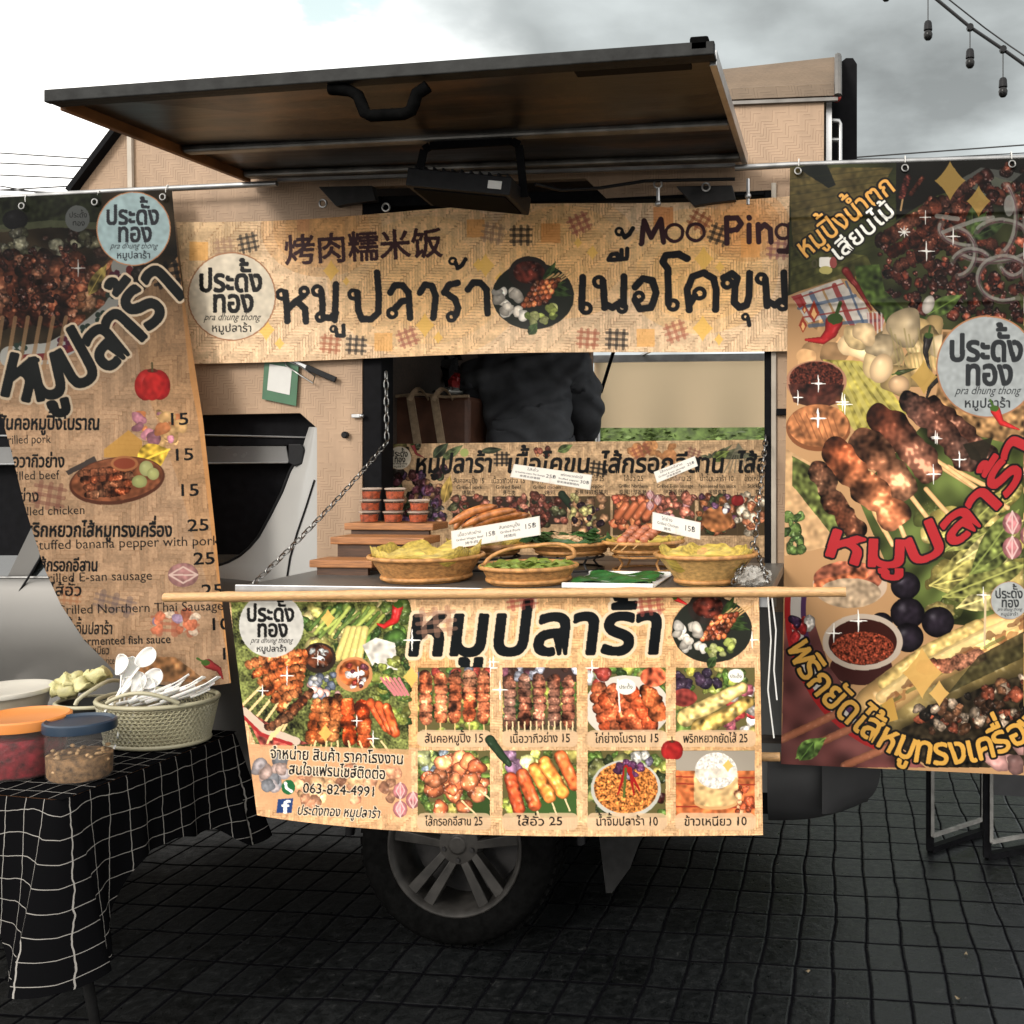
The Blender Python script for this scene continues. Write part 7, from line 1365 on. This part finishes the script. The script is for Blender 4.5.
wire([P(800, 162, 22), P(860, 157, 22), P(1024, 145, 22), P(1200, 132, 22)], .016, 'power line rising to the right over the right banner', 'power_line', 'power line'); wire([P(800, 160, 22), P(930, 158, 22), P(1024, 153, 22), P(1200, 146, 22)], .012, 'fainter power line just above the top edge of the right banner', 'power_line', 'power line')

# ================================================================== GREENERY BEYOND THE KIOSK
def foliage(name, label, cat, spots, n, col, size, seed, trunk=None):
    r = random.Random(seed); t = thing(name, label, cat, (spots[0][0], spots[0][1], 0)); m = MB(); cc = [mat('foliage_%d_%d' % (seed, k), tuple(c * q for c in col), .55, 0, .4, 8) for k, q in enumerate((.6, 1., 1.5))]; ms = [MB() for _ in cc]
    for k in range(n):
        cx_, cy_, cz, rx, ry, rz = r.choice(spots); th, ph = r.uniform(0, 6.283), math.acos(r.uniform(-1, 1)); q = r.uniform(.55, 1) ** .5
        c = Vector((cx_ + rx * q * math.sin(ph) * math.cos(th), cy_ + ry * q * math.sin(ph) * math.sin(th), max(.03, cz + rz * q * math.cos(ph)))); R3 = Matrix.Rotation(r.uniform(0, 6.3), 3, 'Z') @ Matrix.Rotation(r.uniform(-1.3, 1.3), 3, 'X'); l, w = size * r.uniform(.6, 1.3), size * r.uniform(.25, .45)
        ms[r.choice((0, 1, 1, 2))].add([c + R3 @ Vector(p) for p in ((-l, 0, 0), (-.2 * l, w, .1 * l), (l, 0, 0), (-.2 * l, -w, .1 * l))], [(0, 1, 2, 3)])
    for q, mm in zip(cc, ms): mm.build('foliage', q, t, fix=False)
    core = MB()
    for (cx_, cy_, cz, rx, ry, rz) in spots: core.ball((cx_, cy_, cz), (rx * .8, ry * .8, rz * .86), 14, 10)
    core.build('inner_twigs', mat('inner_twigs_%d' % seed, tuple(c * .8 for c in col), .8, 0, .6, 14), t, smooth=80)
    if trunk:
        for (x, y, h_) in trunk: MB().tube([(x, y, 0), (x + .03, y, h_ * .5), (x, y, h_)], [.08, .06, .03], 8).build('trunk', WOODB, t, smooth=60)
hx = P(690, 430, 10).x
foliage('hedge', 'sunlit clipped hedge seen through the far opening under the canvas', 'hedge', [(hx - 3 + .6 * k, 10, 1.42, .7, .6, 1.15) for k in range(12)], 20000, (.10, .15, .035), .055, 31)
foliage('tree', 'bushy tree standing behind the hedge beyond the truck', 'tree', [(hx - 5.5, 13, 2.4, 1.4, 1.2, 1.1), (hx - 4.8, 13, 3.0, 1.0, 1.0, .6)], 4000, (.06, .11, .025), .10, 33, [(hx - 5.3, 13, 2.4)])
gw = MB(); gw.box((-14, 6.75, 0), (-.55, 6.95, 1.5)); gw.box((-14, 6.70, 1.5), (-.5, 7.0, 1.56)); tag(gw.build('sky_blocking_wall', mat('blocking_wall_concrete', (.07, .065, .058), .85, 0, .4, 2, bump=.3), bevel=.01), 'unseen concrete wall added beyond the truck to block bright sky from the paving reflections', 'wall')  # added unseen wall, keeps sky glow out of the ground under the truck
for k, (x, y, h_) in enumerate(((3.5, -13, 4.6), (9.5, -15, 5.6), (-9, -17, 4.4))):  # trees added behind the camera to be reflected in the cab glass
    foliage('reflection_tree', ('rounded tree added behind the viewer, a little right, for reflections', 'taller tree added furthest right behind the viewer for reflections', 'smaller tree added on the left behind the viewer for reflections')[k], 'tree', [(x, y, h_ - 1.4, 2.2, 1.8, 1.3), (x + 1.2, y, h_ - .9, 1.3, 1.3, .9), (x - 1.2, y + .3, h_ - 1.9, 1.3, 1.3, .9)], 2600, (.05, .09, .025), .16, 40 + k, [(x, y, h_ - 1.4)])
pl = thing('palm_bush', 'low palm with arching fronds seen through the far opening', 'palm', (hx + .9, 8.6, 0)); r = random.Random(8); m = MB()
for k in range(22):
    a = r.uniform(0, 6.3); Ls = r.uniform(.7, 1.1); rise = r.uniform(.5, 1.1)
    for j in range(14):
        t = (j + 1) / 15; c = Vector((hx + .9 + Ls * t * math.cos(a), 8.6 + Ls * t * math.sin(a), 1.15 + rise * t - 1.1 * t * t)); d = Vector((math.cos(a), math.sin(a), 0)); n_ = Vector((-d.y, d.x, 0))
        for sg in (-1, 1): m.add([c, c + n_ * sg * .25 + d * .14 - Vector((0, 0, .08)), c + d * .035], [(0, 1, 2)])
m.build('frond', mat('palm_green', (.10, .16, .04), .5, 0, .4, 10), pl, fix=False); MB().tube([(hx + .9, 8.6, 0), (hx + .92, 8.6, .6), (hx + .9, 8.6, 1.2)], [.10, .08, .06], 10).build('trunk', WOODB, pl, smooth=60)

# ================================================================== SKY, SUN, CAMERA
SUN_EL, SUN_AZ = math.radians(28), math.radians(-155)     # behind the camera, to the left
w = bpy.data.worlds.new('World'); scene.world = w; w.use_nodes = True; nt = w.node_tree; nt.nodes.clear()
N = lambda t, **k: _node(nt, t, k); L = nt.links.new; MM = lambda op, a, b_=None, c=None: _math(nt, op, a, b_, c)
out = N('ShaderNodeOutputWorld'); bgn = N('ShaderNodeBackground'); L(bgn.outputs[0], out.inputs[0]); bgn.inputs[1].default_value = .1
sky = N('ShaderNodeTexSky', sky_type='NISHITA'); sky.sun_disc = False; sky.sun_elevation = SUN_EL; sky.sun_rotation = SUN_AZ; sky.air_density = 1.6; sky.dust_density = 2.5
tc = N('ShaderNodeTexCoord'); sp = N('ShaderNodeSeparateXYZ'); L(tc.outputs['Generated'], sp.inputs[0])
zc = MM('ADD', MM('MAXIMUM', sp.outputs[2], 0.), .18); cb = N('ShaderNodeCombineXYZ'); L(MM('DIVIDE', sp.outputs[0], zc), cb.inputs[0]); L(MM('DIVIDE', sp.outputs[1], zc), cb.inputs[1])
n1 = N('ShaderNodeTexNoise'); n1.inputs['Scale'].default_value = 1.5; n1.inputs['Detail'].default_value = 9; n1.inputs['Roughness'].default_value = .55; n1.inputs['Distortion'].default_value = .25; L(cb.outputs[0], n1.inputs['Vector'])
n2 = N('ShaderNodeTexNoise'); n2.inputs['Scale'].default_value = 1.7; n2.inputs['Detail'].default_value = 7; n2.inputs['Roughness'].default_value = .5; mp = N('ShaderNodeMapping'); mp.inputs[1].default_value = (4.2, 1.3, 0); L(cb.outputs[0], mp.inputs[0]); L(mp.outputs[0], n2.inputs['Vector'])
# cloud bank: bright to the left of the street, grey rain cloud to the right
side = N('ShaderNodeMapRange', interpolation_type='SMOOTHSTEP'); side.inputs[1].default_value = -.47; side.inputs[2].default_value = -.30; L(MM('ADD', sp.outputs[0], MM('MULTIPLY', MM('SUBTRACT', n2.outputs[0], .5), .55)), side.inputs[0])
front = N('ShaderNodeMapRange', interpolation_type='SMOOTHSTEP'); front.inputs[1].default_value = -.2; front.inputs[2].default_value = .3; L(sp.outputs[1], front.inputs[0])
grey = MM('MULTIPLY', side.outputs[0], front.outputs[0])
r1 = N('ShaderNodeMapRange'); r1.inputs[1].default_value = .32; r1.inputs[2].default_value = .68; r1.inputs[3].default_value = 10.5; r1.inputs[4].default_value = 13.5; L(n2.outputs[0], r1.inputs[0])
r2 = N('ShaderNodeMapRange'); r2.inputs[1].default_value = .36; r2.inputs[2].default_value = .64; r2.inputs[3].default_value = 1.7; r2.inputs[4].default_value = 4.4; L(n2.outputs[0], r2.inputs[0])
low = N('ShaderNodeMapRange', interpolation_type='SMOOTHSTEP'); low.inputs[1].default_value = .16; low.inputs[2].default_value = .40; low.inputs[3].default_value = 1.75; low.inputs[4].default_value = 1.; L(sp.outputs[2], low.inputs[0])
val = MM('ADD', MM('MULTIPLY', r1.outputs[0], MM('SUBTRACT', 1., grey)), MM('MULTIPLY', MM('MULTIPLY', r2.outputs[0], low.outputs[0]), grey))
tint = N('ShaderNodeMix', data_type='RGBA'); tint.inputs[6].default_value = (1, .975, .93, 1); tint.inputs[7].default_value = (.93, 1., 1.0, 1); L(grey, tint.inputs[0])
cl = N('ShaderNodeMix', data_type='RGBA', blend_type='MULTIPLY'); cl.inputs[0].default_value = 1; L(tint.outputs[2], cl.inputs[6]); cc = N('ShaderNodeCombineColor'); [L(val, cc.inputs[q]) for q in range(3)]; L(cc.outputs[0], cl.inputs[7])
cov = N('ShaderNodeMapRange', interpolation_type='SMOOTHSTEP'); cov.inputs[1].default_value = .36; cov.inputs[2].default_value = .44; dg_ = Vector((P(335, -10, 1.0) - Vector((0, 0, H)))).normalized(); dt = N('ShaderNodeVectorMath', operation='DISTANCE'); L(tc.outputs['Generated'], dt.inputs[0]); dt.inputs[1].default_value = dg_
gap = N('ShaderNodeMapRange', interpolation_type='SMOOTHSTEP'); gap.inputs[1].default_value = .02; gap.inputs[2].default_value = .13; gap.inputs[3].default_value = .13; gap.inputs[4].default_value = -.16; L(dt.outputs['Value'], gap.inputs[0])
L(MM('SUBTRACT', n1.outputs[0], gap.outputs[0]), cov.inputs[0])
skb = N('ShaderNodeMix', data_type='RGBA', blend_type='MULTIPLY'); skb.inputs[0].default_value = 1; skb.inputs[7].default_value = (2.3, 1.9, 1.45, 1); L(sky.outputs[0], skb.inputs[6])
fin = N('ShaderNodeMix', data_type='RGBA'); L(cov.outputs[0], fin.inputs[0]); L(skb.outputs[2], fin.inputs[6]); L(cl.outputs[2], fin.inputs[7]); L(fin.outputs[2], bgn.inputs[0])
sl_ = bpy.data.lights.new('sun', 'SUN'); sl_.energy = 1.15; sl_.angle = math.radians(16); sl_.color = (1, .94, .85); so = bpy.data.objects.new('sun', sl_); COL.objects.link(so)
sd = Vector((math.sin(SUN_AZ) * math.cos(SUN_EL), math.cos(SUN_AZ) * math.cos(SUN_EL), math.sin(SUN_EL))); so.rotation_euler = sd.to_track_quat('Z', 'Y').to_euler(); so.location = sd * 20
cam = bpy.data.cameras.new('camera'); co = bpy.data.objects.new('camera', cam); COL.objects.link(co); co.location = (0, 0, H); co.rotation_euler = (math.pi / 2, 0, YAW)
cam.sensor_width = 36; cam.lens = 36 * F / 1024; cam.shift_x = (512 - PX0) / 1024; cam.shift_y = (PY0 - 512) / 1024; cam.clip_start = .05; cam.clip_end = 800; scene.camera = co
scene.view_settings.view_transform = 'Standard'; scene.view_settings.look = 'None'; scene.view_settings.exposure = .93; scene.view_settings.gamma = 1
scene.render.resolution_x = scene.render.resolution_y = 1024; scene.cycles.use_denoising = True; scene.cycles.max_bounces = 8; scene.cycles.transparent_max_bounces = 12
